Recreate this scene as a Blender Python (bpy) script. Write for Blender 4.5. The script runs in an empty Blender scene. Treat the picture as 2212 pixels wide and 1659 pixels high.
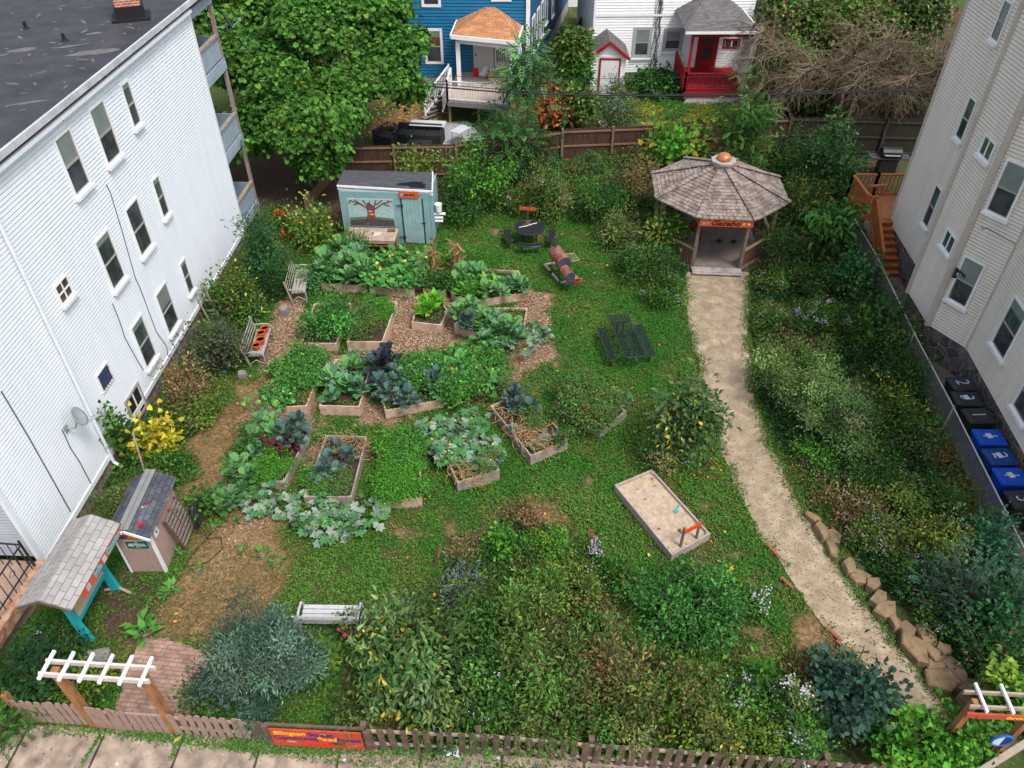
import bpy, math, random
import numpy as np
from mathutils import Vector, Matrix
R = math.radians
random.seed(7)
S = bpy.context.scene
col = S.collection
# ---------------------------------------------------------------- camera, sky, sun, exposure
H = 17.0; PITCH = R(41)
cd = bpy.data.cameras.new('camera'); cam = bpy.data.objects.new('camera', cd); col.objects.link(cam)
cam.location = (0, 0, H); cam.rotation_euler = (R(90) - PITCH, 0, 0)
cd.sensor_width = 36; cd.lens = 1680 / 2212 * 36; cd.clip_end = 500
S.camera = cam
W = bpy.data.worlds.new('World'); S.world = W; W.use_nodes = True
nt = W.node_tree; bg = nt.nodes['Background']
sky = nt.nodes.new('ShaderNodeTexSky'); sky.sky_type = 'NISHITA'; sky.sun_disc = False
SUN_EL, SUN_AZ = R(60), R(138)
sky.sun_elevation = SUN_EL; sky.sun_rotation = SUN_AZ
sky.air_density = 1.0; sky.dust_density = 3.0; sky.ozone_density = 1.0
hs_ = nt.nodes.new('ShaderNodeHueSaturation'); hs_.inputs['Saturation'].default_value = .5      # thin cloud: a paler sky
nt.links.new(sky.outputs[0], hs_.inputs['Color']); nt.links.new(hs_.outputs[0], bg.inputs[0]); bg.inputs[1].default_value = 0.15
sl = bpy.data.lights.new('sun', 'SUN'); sl.energy = 1.4; sl.angle = R(14); sl.color = (1, .96, .9)
so = bpy.data.objects.new('sun', sl); col.objects.link(so)
so.rotation_euler = (R(90) - SUN_EL, 0, -SUN_AZ + math.pi)
so.location = (0, 0, 40)
S.view_settings.view_transform = 'Standard'; S.view_settings.look = 'None'
S.view_settings.exposure = 0.84; S.view_settings.gamma = 1
S.render.engine = 'CYCLES'
S.cycles.max_bounces = 6; S.cycles.transparent_max_bounces = 6

# ---------------------------------------------------------------- placing: photo point (2212 wide) on the plane z
F_, CX, CY = 1680., 1106., 829.5
def ray(u, v):
    a = (u - CX) / F_; b = -(v - CY) / F_
    return Vector((a, math.cos(PITCH) + b * math.sin(PITCH), -math.sin(PITCH) + b * math.cos(PITCH)))
def at(u, v, z=0.):
    r = ray(u, v); t = (z - H) / r.z
    return Vector((r.x * t, r.y * t, z))
def aty(u, v, y):
    r = ray(u, v); t = y / r.y
    return Vector((r.x * t, y, H + r.z * t))

# ---------------------------------------------------------------- materials
MATS = {}
def M(name, c1, c2=None, scale=4, rough=.75, bump=0., bscale=None, metal=0., stretch=(1, 1, 1), detail=6, contrast=.5, spec=.3, c3=None):
    if name in MATS: return MATS[name]
    m = bpy.data.materials.new(name); m.use_nodes = True; MATS[name] = m
    n = m.node_tree; L = n.links; b = n.nodes['Principled BSDF']
    b.inputs['Roughness'].default_value = rough; b.inputs['Metallic'].default_value = metal
    b.inputs['Specular IOR Level'].default_value = spec
    tc = n.nodes.new('ShaderNodeTexCoord'); mp = n.nodes.new('ShaderNodeMapping')
    mp.inputs['Scale'].default_value = stretch; L.new(tc.outputs['Object'], mp.inputs[0])
    if c2 is None: c2 = tuple(x * .86 for x in c1)
    no = n.nodes.new('ShaderNodeTexNoise'); no.inputs['Scale'].default_value = scale; no.inputs['Detail'].default_value = detail
    no.inputs['Roughness'].default_value = .65
    L.new(mp.outputs[0], no.inputs['Vector'])
    cr = n.nodes.new('ShaderNodeValToRGB'); e = cr.color_ramp.elements
    w = .3 * (1.12 - contrast)
    e[0].position = .5 - w; e[1].position = .5 + w
    e[0].color = (*c1, 1); e[1].color = (*c2, 1)
    if c3 is not None:
        x = e.new(.5); x.color = (*c3, 1)
    L.new(no.outputs['Fac'], cr.inputs[0]); L.new(cr.outputs[0], b.inputs['Base Color'])
    if bump:
        n2 = n.nodes.new('ShaderNodeTexNoise'); n2.inputs['Scale'].default_value = bscale or scale * 4; n2.inputs['Detail'].default_value = 5
        L.new(mp.outputs[0], n2.inputs['Vector'])
        bp = n.nodes.new('ShaderNodeBump'); bp.inputs['Strength'].default_value = bump; bp.inputs['Distance'].default_value = .02
        L.new(n2.outputs['Fac'], bp.inputs['Height']); L.new(bp.outputs[0], b.inputs['Normal'])
    return m

def leafmat(name='leaf', rough=.62, trans=.25):
    if name in MATS: return MATS[name]
    m = bpy.data.materials.new(name); m.use_nodes = True; MATS[name] = m
    n = m.node_tree; L = n.links; b = n.nodes['Principled BSDF']; out = n.nodes['Material Output']
    a = n.nodes.new('ShaderNodeAttribute'); a.attribute_name = 'leafcol'
    b.inputs['Roughness'].default_value = rough; b.inputs['Specular IOR Level'].default_value = .16
    L.new(a.outputs['Color'], b.inputs['Base Color'])
    t = n.nodes.new('ShaderNodeBsdfTranslucent'); L.new(a.outputs['Color'], t.inputs[0])
    mx = n.nodes.new('ShaderNodeMixShader'); mx.inputs[0].default_value = trans
    L.new(b.outputs[0], mx.inputs[1]); L.new(t.outputs[0], mx.inputs[2]); L.new(mx.outputs[0], out.inputs[0])
    return m

def brickmat(name, c1, c2, mortar, bw, bh, ms=.01, rough=.85, bump=.5, axes='XZ', noise=.5, offset=.5, mort_smooth=.1):
    """bricks / shingles / blocks on an object's own X and Z (or X and Y) in metres"""
    if name in MATS: return MATS[name]
    m = bpy.data.materials.new(name); m.use_nodes = True; MATS[name] = m
    n = m.node_tree; L = n.links; b = n.nodes['Principled BSDF']; b.inputs['Roughness'].default_value = rough
    b.inputs['Specular IOR Level'].default_value = .25
    tc = n.nodes.new('ShaderNodeTexCoord'); sp = n.nodes.new('ShaderNodeSeparateXYZ'); cb = n.nodes.new('ShaderNodeCombineXYZ')
    L.new(tc.outputs['Object'], sp.inputs[0])
    if axes == 'BOX':     # X+Y run together so that both faces of a corner get courses
        ad = n.nodes.new('ShaderNodeMath'); ad.operation = 'ADD'; L.new(sp.outputs[0], ad.inputs[0]); L.new(sp.outputs[1], ad.inputs[1])
        L.new(ad.outputs[0], cb.inputs[0]); L.new(sp.outputs[2], cb.inputs[1])
    elif axes == 'UV':
        L.new(tc.outputs['UV'], sp.inputs[0]); L.new(sp.outputs[0], cb.inputs[0]); L.new(sp.outputs[1], cb.inputs[1])
    else:
        L.new(sp.outputs['XYZ'.index(axes[0])], cb.inputs[0]); L.new(sp.outputs['XYZ'.index(axes[1])], cb.inputs[1])
    br = n.nodes.new('ShaderNodeTexBrick'); L.new(cb.outputs[0], br.inputs['Vector'])
    br.inputs['Color1'].default_value = (*c1, 1); br.inputs['Color2'].default_value = (*c2, 1); br.inputs['Mortar'].default_value = (*mortar, 1)
    br.inputs['Scale'].default_value = 1; br.inputs['Brick Width'].default_value = bw; br.inputs['Row Height'].default_value = bh
    br.inputs['Mortar Size'].default_value = ms; br.inputs['Mortar Smooth'].default_value = mort_smooth; br.offset = offset
    no = n.nodes.new('ShaderNodeTexNoise'); no.inputs['Scale'].default_value = 3; no.inputs['Detail'].default_value = 8
    L.new(tc.outputs['Object'], no.inputs['Vector'])
    mr = n.nodes.new('ShaderNodeMapRange'); mr.inputs[1].default_value = .3; mr.inputs[2].default_value = .7
    mr.inputs[3].default_value = 1 - noise; mr.inputs[4].default_value = 1 + noise; L.new(no.outputs['Fac'], mr.inputs[0])
    mx = n.nodes.new('ShaderNodeMix'); mx.data_type = 'RGBA'; mx.blend_type = 'MULTIPLY'; mx.inputs[0].default_value = 1
    L.new(br.outputs['Color'], mx.inputs[6]); L.new(mr.outputs[0], mx.inputs[7]); L.new(mx.outputs[2], b.inputs['Base Color'])
    bp = n.nodes.new('ShaderNodeBump'); bp.invert = True; bp.inputs['Strength'].default_value = bump; bp.inputs['Distance'].default_value = .02
    L.new(br.outputs['Fac'], bp.inputs['Height']); L.new(bp.outputs[0], b.inputs['Normal'])
    return m

def glassmat(name, c=(.03, .035, .04), rough=.12):
    m = M(name, c, tuple(x * 1.8 + .005 for x in c), scale=1.5, rough=rough, spec=.6, contrast=.9)
    return m

# ---------------------------------------------------------------- object helpers
def tag(o, label=None, cat=None, group=None, kind=None):
    if label: o['label'] = label
    if cat: o['category'] = cat
    if group: o['group'] = group
    if kind: o['kind'] = kind
    return o
def empty(name, loc, rz=0., label=None, cat=None, group=None):
    o = bpy.data.objects.new(name, None); col.objects.link(o); o.location = loc; o.rotation_euler = (0, 0, rz)
    o.empty_display_size = .1
    return tag(o, label, cat, group)
def wmat(o):
    m = Matrix.Translation(o.location) @ o.rotation_euler.to_matrix().to_4x4()
    return wmat(o.parent) @ m if o.parent else m
def children(o): return [c for c in KIDS.get(o.name, [])]
KIDS = {}
def setparent(o, p):
    if p is not None:
        o.parent = p; KIDS.setdefault(p.name, []).append(o)
def copy_tree(o, loc=None, rz=None, label=None, group=None, parent=None, scale=None):
    c = o.copy(); col.objects.link(c)
    if parent is not None: setparent(c, parent)
    if loc is not None: c.location = loc
    if rz is not None: c.rotation_euler = (0, 0, rz)
    if scale is not None: c.scale = scale
    if label: c['label'] = label
    if group: c['group'] = group
    for k in children(o): copy_tree(k, parent=c)
    return c

class MB:
    """collects shapes and links them as ONE mesh object"""
    def __init__(s): s.v = []; s.f = []; s.m = []; s.uv = {}
    def add(s, vs, fs, mi=0):
        b = len(s.v); s.v += [tuple(x) for x in vs]; s.f += [tuple(i + b for i in f) for f in fs]; s.m += [mi] * len(fs); return s
    def box(s, c, d, rz=0, mi=0, rx=0, ry=0):
        m = Matrix.Translation(Vector(c)) @ Matrix.Rotation(rz, 4, 'Z') @ Matrix.Rotation(ry, 4, 'Y') @ Matrix.Rotation(rx, 4, 'X')
        hx, hy, hz = d[0] / 2, d[1] / 2, d[2] / 2
        vs = [m @ Vector((x * hx, y * hy, z * hz)) for z in (-1, 1) for x, y in ((-1, -1), (1, -1), (1, 1), (-1, 1))]
        return s.add(vs, [(3, 2, 1, 0), (4, 5, 6, 7), (0, 1, 5, 4), (1, 2, 6, 5), (2, 3, 7, 6), (3, 0, 4, 7)], mi)
    def bar(s, a, b, w, h, up=(0, 0, 1), mi=0):
        a, b = Vector(a), Vector(b); d = (b - a).normalized(); up = Vector(up)
        if abs(d.dot(up)) > .98: up = Vector((0, 1, 0))
        x = d.cross(up).normalized() * w / 2; z = x.normalized().cross(d) * h / 2
        vs = [a - x - z, a + x - z, a + x + z, a - x + z, b - x - z, b + x - z, b + x + z, b - x + z]
        return s.add(vs, [(0, 1, 2, 3), (7, 6, 5, 4), (4, 5, 1, 0), (5, 6, 2, 1), (6, 7, 3, 2), (7, 4, 0, 3)], mi)
    def tube(s, pts, r, n=6, mi=0, cap=True):
        pts = [Vector(p) for p in pts]; k = len(pts); rs = r if isinstance(r, (list, tuple)) else [r] * k
        vs = []; x = None
        for i, p in enumerate(pts):
            d = (pts[min(i + 1, k - 1)] - pts[max(i - 1, 0)]).normalized()
            if x is None: x = d.orthogonal().normalized()
            else:
                x = (x - d * x.dot(d)); x = x.normalized() if x.length > 1e-6 else d.orthogonal().normalized()
            y = d.cross(x)
            for j in range(n):
                a = 2 * math.pi * j / n; vs.append(p + (x * math.cos(a) + y * math.sin(a)) * rs[i])
        fs = [(i * n + j, i * n + (j + 1) % n, (i + 1) * n + (j + 1) % n, (i + 1) * n + j) for i in range(k - 1) for j in range(n)]
        if cap: fs += [tuple(range(n - 1, -1, -1)), tuple((k - 1) * n + j for j in range(n))]
        return s.add(vs, fs, mi)
    def prism(s, poly, z0, z1, mi=0):
        n = len(poly); vs = [(p[0], p[1], z0) for p in poly] + [(p[0], p[1], z1) for p in poly]
        return s.add(vs, [tuple(range(n - 1, -1, -1)), tuple(range(n, 2 * n))] + [(i, (i + 1) % n, n + (i + 1) % n, n + i) for i in range(n)], mi)
    def lathe(s, c, prof, n=16, mi=0):
        c = Vector(c); k = len(prof)
        vs = [c + Vector((r * math.cos(2 * math.pi * j / n), r * math.sin(2 * math.pi * j / n), z)) for r, z in prof for j in range(n)]
        fs = [(i * n + j, i * n + (j + 1) % n, (i + 1) * n + (j + 1) % n, (i + 1) * n + j) for i in range(k - 1) for j in range(n)]
        fs += [tuple(range(n - 1, -1, -1)), tuple((k - 1) * n + j for j in range(n))]
        return s.add(vs, fs, mi)
    def build(s, name, mats, parent=None, world=False, loc=None, rz=0, bevel=0, smooth=False, label=None, cat=None, group=None, kind=None):
        if not isinstance(mats, (list, tuple)): mats = [mats]
        vs = s.v
        if parent is not None and world:
            inv = wmat(parent).inverted(); vs = [tuple(inv @ Vector(v)) for v in vs]
        off = None
        if parent is None and loc is None:
            a = np.array(vs); off = Vector(((a[:, 0].min() + a[:, 0].max()) / 2, (a[:, 1].min() + a[:, 1].max()) / 2, a[:, 2].min()))
            vs = [tuple(Vector(v) - off) for v in vs]
        me = bpy.data.meshes.new(name); me.from_pydata(vs, [], s.f)
        for m in mats: me.materials.append(m)
        if len(mats) > 1: me.polygons.foreach_set('material_index', s.m)
        if smooth: me.polygons.foreach_set('use_smooth', [True] * len(s.f))
        me.update()
        o = bpy.data.objects.new(name, me); col.objects.link(o)
        if parent is not None: setparent(o, parent)
        if loc is not None: o.location = loc; o.rotation_euler = (0, 0, rz)
        elif off is not None: o.location = off
        if bevel:
            b = o.modifiers.new('bevel', 'BEVEL'); b.width = bevel; b.segments = 2; b.limit_method = 'ANGLE'
        return tag(o, label, cat, group, kind)

def text(name, s, size, mat, parent, loc, rot, extrude=.004, shear=0, world=False, bold=0, align='CENTER', sx=1):
    cu = bpy.data.curves.new('t', 'FONT'); cu.body = s; cu.size = size; cu.extrude = extrude; cu.align_x = align; cu.align_y = 'CENTER'
    cu.shear = shear; cu.offset = bold
    to = bpy.data.objects.new('t', cu); col.objects.link(to)
    dg = bpy.context.evaluated_depsgraph_get(); me = bpy.data.meshes.new_from_object(to.evaluated_get(dg))
    bpy.data.objects.remove(to)
    me.materials.clear(); me.materials.append(mat)
    me.name = name
    o = bpy.data.objects.new(name, me); col.objects.link(o)
    m = Matrix.Translation(Vector(loc)) @ rot.to_4x4() @ Matrix.Diagonal((sx, 1, 1, 1))
    if parent is not None:
        if world: m = wmat(parent).inverted() @ m
        setparent(o, parent)
    me.transform(m)
    return o
def frame_rot(x, y):
    x = Vector(x).normalized(); y = Vector(y); z = x.cross(y).normalized(); y = z.cross(x)
    return Matrix((x, y, z)).transposed()
# ---------------------------------------------------------------- foliage: leaf shapes laid out with numpy
# leaf template: rows (side, along, lift), faces all triangles
def T(v, f): return (np.array(v, float), np.array(f, int))
KITE = T([(0, 0, 0), (-.5, .5, .12), (0, 1, -.05), (.5, .5, .12)], [(0, 2, 1), (0, 3, 2)])
OVAL = T([(0, 0, 0), (-.38, .25, .1), (-.5, .55, .1), (0, 1, -.12), (.5, .55, .1), (.38, .25, .1), (0, .5, 0)],
         [(0, 6, 1), (1, 6, 2), (2, 6, 3), (3, 6, 4), (4, 6, 5), (5, 6, 0)])
CURL = T([(0, 0, 0), (-.5, .35, .22), (.5, .35, .22), (0, .4, .05), (-.4, .75, .12), (.4, .75, .12), (0, .78, -.05), (0, 1.02, -.38)],
         [(0, 3, 1), (0, 2, 3), (1, 3, 4), (3, 6, 4), (3, 2, 5), (3, 5, 6), (4, 6, 7), (6, 5, 7)])
BLADE = T([(-.5, 0, 0), (.5, 0, 0), (-.35, .6, 0), (.35, .6, 0), (0, 1, -.25)], [(0, 1, 3), (0, 3, 2), (2, 3, 4)])
_a = [(-.12, 0), (-.5, .02), (-.62, .3), (-.4, .42), (-.58, .72), (-.22, .75), (0, 1.05), (.22, .75), (.58, .72), (.4, .42), (.62, .3), (.5, .02), (.12, 0)]
LOBED = T([(0, .35, -.06)] + [(x, y, .1 * (i % 2) + .04) for i, (x, y) in enumerate(_a)], [(0, i + 2, i + 1) for i in range(12)])
_b = [(0, 0), (-.3, .1), (-.42, .28), (-.3, .38), (-.55, .52), (-.42, .68), (-.45, .85), (-.15, .95), (0, 1.05), (.15, .95), (.45, .85), (.42, .68), (.55, .52), (.3, .38), (.42, .28), (.3, .1)]
RUFF = T([(0, .5, -.05)] + [(x, y, .14 * ((i + 1) % 2) - .04 * (y > .8) * 3) for i, (x, y) in enumerate(_b)], [(0, i % 16 + 1 if i < 16 else 1, i) for i in range(1, 16)] + [(0, 1, 16)])
RUFF = (RUFF[0], np.array([(0, (i % 16) + 1, i) if i < 16 else (0, 1, 16) for i in range(1, 17)]))
HEART = T([(0, 0, 0), (-.5, -.05, .05), (-.52, .4, .04), (0, 1, -.08), (.52, .4, .04), (.5, -.05, .05)], [(0, 2, 1), (0, 3, 2), (0, 4, 3), (0, 5, 4)])
_v = []; _f = []
for i in range(5):                       # compound leaf: leaflets in pairs on a rachis
    y = .12 + i * .2; w = .5 * (1 - abs(i - 1.5) * .16)
    for sgn in (-1, 1):
        b = len(_v); _v += [(0, y, 0), (sgn * w * .5, y - .02, .05), (sgn * w, y + .16, -.08), (sgn * w * .45, y + .15, .05)]; _f += [(b, b + 1, b + 2), (b, b + 2, b + 3)]
b = len(_v); _v += [(0, .92, 0), (-.12, 1.05, 0), (0, 1.22, -.1), (.12, 1.05, 0)]; _f += [(b, b + 1, b + 2), (b, b + 2, b + 3)]
FROND = T(_v, _f)
FLOW = T([(0, 0, .1), (-.5, 0, 0), (-.2, .45, .05), (.35, .4, 0), (.5, -.05, .05), (.1, -.5, 0)], [(0, 2, 1), (0, 3, 2), (0, 4, 3), (0, 5, 4), (0, 1, 5)])

def unit(a): return a / np.maximum(np.linalg.norm(a, axis=1, keepdims=True), 1e-9)
def leaves(tpl, P, D, Nn, L, Wd, C):
    """place a template at P along D with normal N; returns verts, tris, face colours"""
    tv, tf = tpl; n = len(P)
    D = unit(D); Sd = unit(np.cross(D, Nn)); Nn = np.cross(Sd, D)
    L = np.broadcast_to(L, (n,))[:, None, None]; Wd = np.broadcast_to(Wd, (n,))[:, None, None]
    V = P[:, None, :] + Sd[:, None, :] * tv[None, :, 0:1] * Wd + D[:, None, :] * tv[None, :, 1:2] * L + Nn[:, None, :] * tv[None, :, 2:3] * L
    Fc = tf[None] + (np.arange(n) * len(tv))[:, None, None]
    return V.reshape(-1, 3), Fc.reshape(-1, 3), np.repeat(C, len(tf), axis=0)
def join(parts):
    V = []; Fc = []; C = []; o = 0
    for v, f, c in parts:
        V.append(v); Fc.append(f + o); C.append(c); o += len(v)
    return np.concatenate(V), np.concatenate(Fc), np.concatenate(C)
def npmesh(name, parts, mat=None):
    V, Fc, C = join(parts)
    g_ = ((C[:, 1] > C[:, 0] * 1.12) & (C[:, 1] > C[:, 2] * 1.95))[:, None]; C = np.where(g_, C * np.array([.9, 1.12, .78]), C)
    me = bpy.data.meshes.new(name); me.vertices.add(len(V)); me.vertices.foreach_set('co', V.astype(np.float32).ravel())
    me.loops.add(len(Fc) * 3); me.loops.foreach_set('vertex_index', Fc.astype(np.int32).ravel())
    me.polygons.add(len(Fc)); me.polygons.foreach_set('loop_start', np.arange(0, len(Fc) * 3, 3, dtype=np.int32))
    me.update(calc_edges=True)
    at_ = me.attributes.new('leafcol', 'FLOAT_COLOR', 'FACE')
    at_.data.foreach_set('color', np.concatenate([np.clip(C, 0, 1), np.ones((len(C), 1))], 1).astype(np.float32).ravel())
    me.materials.append(mat or leafmat())
    return me
def nobj(name, me, loc=(0, 0, 0), rz=0, parent=None, scale=1, label=None, cat=None, group=None, kind=None):
    o = bpy.data.objects.new(name, me); col.objects.link(o); o.location = loc; o.rotation_euler = (0, 0, rz); o.scale = (scale,) * 3
    if parent is not None: setparent(o, parent)
    return tag(o, label, cat, group, kind)
def pick(rng, pal, n, jit=.18):
    pal = np.array(pal); c = pal[rng.integers(0, len(pal), n)]
    return c * (1 + rng.normal(0, jit, (n, 1))) * (1 + rng.normal(0, .06, (n, 3)))
def sph(rng, n, zmin=-.3):
    z = rng.uniform(zmin, 1, n); a = rng.uniform(0, 2 * np.pi, n); r = np.sqrt(1 - z * z)
    return np.stack([r * np.cos(a), r * np.sin(a), z], 1)
def crown(seed, lobes, nc, nl, L, Wd, pal, tpl=KITE, cr=.16, flat=.6, up=.5, droop=0., inner=.7, zmin=-.35, jit=.2, wild=.55, accent=None, acc_p=0.):
    """leaf clumps over the shells of ellipsoid lobes"""
    rng = np.random.default_rng(seed); lb = np.array(lobes, float)
    w = (lb[:, 3] * lb[:, 4] + lb[:, 4] * lb[:, 5] + lb[:, 3] * lb[:, 5]); w /= w.sum()
    li = rng.choice(len(lb), nc, p=w); d = sph(rng, nc, zmin)
    r = rng.uniform(inner, 1.08, nc)
    az = np.arctan2(d[:, 1], d[:, 0]); ph = rng.uniform(0, 6.28, 6)
    r *= 1 + .15 * np.sin(3 * az + ph[0] + li * 2.1) + .12 * np.sin(7 * d[:, 2] + 2 * az + ph[1] + li)
    hol = np.sin(4 * az + ph[2] + li * 1.7) * np.sin(5 * d[:, 2] + ph[3] + li); r = np.where(hol < -.45, r * .68, r)
    sht = rng.random(nc) < .14; r = np.where(sht, r * rng.uniform(1.05, 1.33, nc), r)[:, None]
    cc = lb[li, :3] + d * lb[li, 3:6] * r
    nrm = unit(d / lb[li, 3:6] * lb[li, 3:6].mean(1, keepdims=True) + rng.normal(0, .25, (nc, 3)))
    ccol = pick(rng, pal, nc, .24)
    n = nc * nl; ci = np.repeat(np.arange(nc), nl)
    off = rng.normal(0, cr, (n, 3)) * np.where(sht[ci], .65, 1.)[:, None]; N0 = nrm[ci]
    off -= N0 * (np.sum(off * N0, 1, keepdims=True)) * (1 - flat)
    P = cc[ci] + off
    Nn = unit(N0 * .6 + np.array([0, 0, up]) + rng.normal(0, wild, (n, 3)))
    D = unit(off + rng.normal(0, cr, (n, 3)) * .8); D = D - Nn * np.sum(D * Nn, 1, keepdims=True) * .8; D[:, 2] -= droop
    C = ccol[ci] * (1 + rng.normal(0, jit, (n, 1)))
    if accent is not None:
        k = rng.random(nc) < acc_p; kk = k[ci] & (rng.random(n) < .75); C[kk] = pick(rng, accent, kk.sum(), .15)
    s = rng.uniform(.65, 1.25, n)
    return leaves(tpl, P, D, Nn, L * s, Wd * s, np.clip(C, .004, 1))
def scatter_top(seed, lobes, n, size, pal, tpl=FLOW, zmin=.1, lift=.03, clump=1, cr=.05):
    rng = np.random.default_rng(seed); lb = np.array(lobes, float); li = rng.integers(0, len(lb), n); d = sph(rng, n, zmin)
    P = lb[li, :3] + d * lb[li, 3:6] * 1.06; P[:, 2] += lift
    ci = np.repeat(np.arange(n), clump); m = len(ci); P = P[ci] + rng.normal(0, cr, (m, 3)) * (clump > 1)
    Nn = unit(d[ci] * .3 + np.array([0, -.2, 1]) + rng.normal(0, .3, (m, 3)))
    D = np.cross(Nn, unit(rng.normal(0, 1, (m, 3))))
    s = rng.uniform(.6, 1.2, m) * size
    return leaves(tpl, P, D, Nn, s, s, pick(rng, pal, m, .1))
def stems(seed, n, r, h, col_, spread=.6, w=.012, wig=.06, base=.08):
    """thin stems as crossed strips from the ground to h"""
    rng = np.random.default_rng(seed); a = rng.uniform(0, 2 * np.pi, n); rr = np.sqrt(rng.uniform(0, 1, n)) * r
    top = np.stack([rr * np.cos(a), rr * np.sin(a), h * rng.uniform(.6, 1, n)], 1); b = np.stack([rng.normal(0, base, n), rng.normal(0, base, n), np.zeros(n)], 1)
    D = top - b; L = np.linalg.norm(D, axis=1); C = np.tile(np.array(col_), (n, 1)) * (1 + rng.normal(0, .15, (n, 1)))
    return leaves(BLADE, b, D, unit(rng.normal(0, 1, (n, 3))), L, w * 2, C)
def tufts(seed, P, nb, L, Wd, pal, spread=.5, tpl=BLADE):
    rng = np.random.default_rng(seed); n = len(P) * nb; ci = np.repeat(np.arange(len(P)), nb)
    D = rng.normal(0, spread, (n, 3)); D[:, 2] = 1; D = unit(D)
    Nn = unit(np.stack([-D[:, 0], -D[:, 1], np.full(n, .4)], 1) + rng.normal(0, .3, (n, 3)))
    return leaves(tpl, P[ci] + rng.normal(0, .02, (n, 3)) * np.array([1, 1, 0]), D, Nn, L * rng.uniform(.5, 1.3, n), Wd, pick(rng, pal, n, .2))
def vnoise(x, y, s, seed=0):
    """smooth value noise 0..1"""
    rng = np.random.default_rng(seed); g = rng.random((128, 128)); x = np.asarray(x) / s + 50; y = np.asarray(y) / s + 50
    xi = np.floor(x).astype(int); yi = np.floor(y).astype(int); fx = x - xi; fy = y - yi; fx = fx * fx * (3 - 2 * fx); fy = fy * fy * (3 - 2 * fy)
    q = lambda i, j: g[i % 128, j % 128]
    return (q(xi, yi) * (1 - fx) + q(xi + 1, yi) * fx) * (1 - fy) + (q(xi, yi + 1) * (1 - fx) + q(xi + 1, yi + 1) * fx) * fy
def fnoise(x, y, s, seed=0): return .55 * vnoise(x, y, s, seed) + .3 * vnoise(x, y, s * .45, seed + 1) + .15 * vnoise(x, y, s * .2, seed + 2)
def inpoly(x, y, poly):
    r = np.zeros(len(x), bool); n = len(poly)
    for i in range(n):
        x1, y1 = poly[i][:2]; x2, y2 = poly[(i + 1) % n][:2]
        if y1 == y2: continue
        c = ((y1 > y) != (y2 > y)) & (x < (x2 - x1) * (y - y1) / (y2 - y1) + x1); r ^= c
    return r
def polydist(x, y, poly):
    """signed distance to a polygon's outline, positive inside"""
    d = np.full(len(x), 1e9); n = len(poly)
    for i in range(n):
        a = np.array(poly[i][:2]); b = np.array(poly[(i + 1) % n][:2]); e = b - a; t = np.clip(((x - a[0]) * e[0] + (y - a[1]) * e[1]) / (e @ e), 0, 1)
        d = np.minimum(d, np.hypot(x - a[0] - t * e[0], y - a[1] - t * e[1]))
    return np.where(inpoly(x, y, poly), d, -d)
def pxpoly(pts, z=0): return [tuple(at(u, v, z))[:2] for u, v in pts]

def bush(seed, rx, ry, h, nc, nl, L, Wd, pal, tpl=KITE, cr=.14, up=.5, droop=0., jit=.22, wild=.6, accent=None, acc_p=0., nb=None, z0=.0, arch=.35):
    """a shrub as arching shoots: leaf clumps sit along the outer part of each shoot; returns leaves and the shoots"""
    rng = np.random.default_rng(seed); nb = nb or int(np.clip(20 + 16 * rx, 24, 60))
    a = rng.uniform(0, 2 * np.pi, nb); el = np.arcsin(np.clip(rng.beta(1.5, 1.3, nb), .05, 1)); reach = rng.uniform(.62, 1.12, nb) * np.where(rng.random(nb) < .12, 1.25, 1.)
    tip = np.stack([rx * np.cos(a) * np.cos(el) * reach, ry * np.sin(a) * np.cos(el) * reach, h * (.22 + .8 * np.sin(el)) * np.minimum(reach, 1.15)], 1)
    foot = np.stack([rng.normal(0, .08 * rx, nb), rng.normal(0, .08 * rx, nb), np.full(nb, z0)], 1)
    w = .4 + rng.random(nb); bi = rng.choice(nb, nc, p=w / w.sum()); t = .32 + .7 * rng.random(nc) ** .6
    def along(i, t): q = foot[i] + (tip[i] - foot[i]) * t[:, None]; q[:, 2] += np.sin(np.minimum(t, 1) * 3.14) * arch * np.linalg.norm(tip[i][:, :2], axis=1) * .6; return q
    sg = .15 * (rx + ry) / 2 * (1.25 - .75 * t); cc = along(bi, t) + rng.normal(0, 1, (nc, 3)) * sg[:, None] * np.array([1, 1, .7]); cc[:, 2] = np.maximum(cc[:, 2], .05)
    bc = pick(rng, pal, nb, .22); cl = bc[bi] * (1 + rng.normal(0, .14, (nc, 1)))
    n = nc * nl; ci = np.repeat(np.arange(nc), nl); off = rng.normal(0, cr, (n, 3)); P = cc[ci] + off; P[:, 2] = np.maximum(P[:, 2], .03)
    outw = unit(cc * np.array([1, 1, .8]) - np.array([0, 0, h * .3])); Nn = unit(outw[ci] * .45 + np.array([0, 0, up + .2]) + rng.normal(0, wild, (n, 3)))
    D = unit(unit(off) * .8 + outw[ci] * .35 + rng.normal(0, .55, (n, 3))); D[:, 2] -= droop; C = cl[ci] * (1 + rng.normal(0, jit, (n, 1)))
    if accent is not None: k = rng.random(nc) < acc_p; kk = k[ci] & (rng.random(n) < .75); C[kk] = pick(rng, accent, kk.sum(), .15)
    s = rng.uniform(.6, 1.3, n); parts = leaves(tpl, P, D, Nn, L * s, Wd * s, np.clip(C, .003, 1))
    tt = np.linspace(0, 1, 5); paths = [along(np.full(5, i), tt) for i in range(nb)]
    return parts, paths, tip
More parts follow.
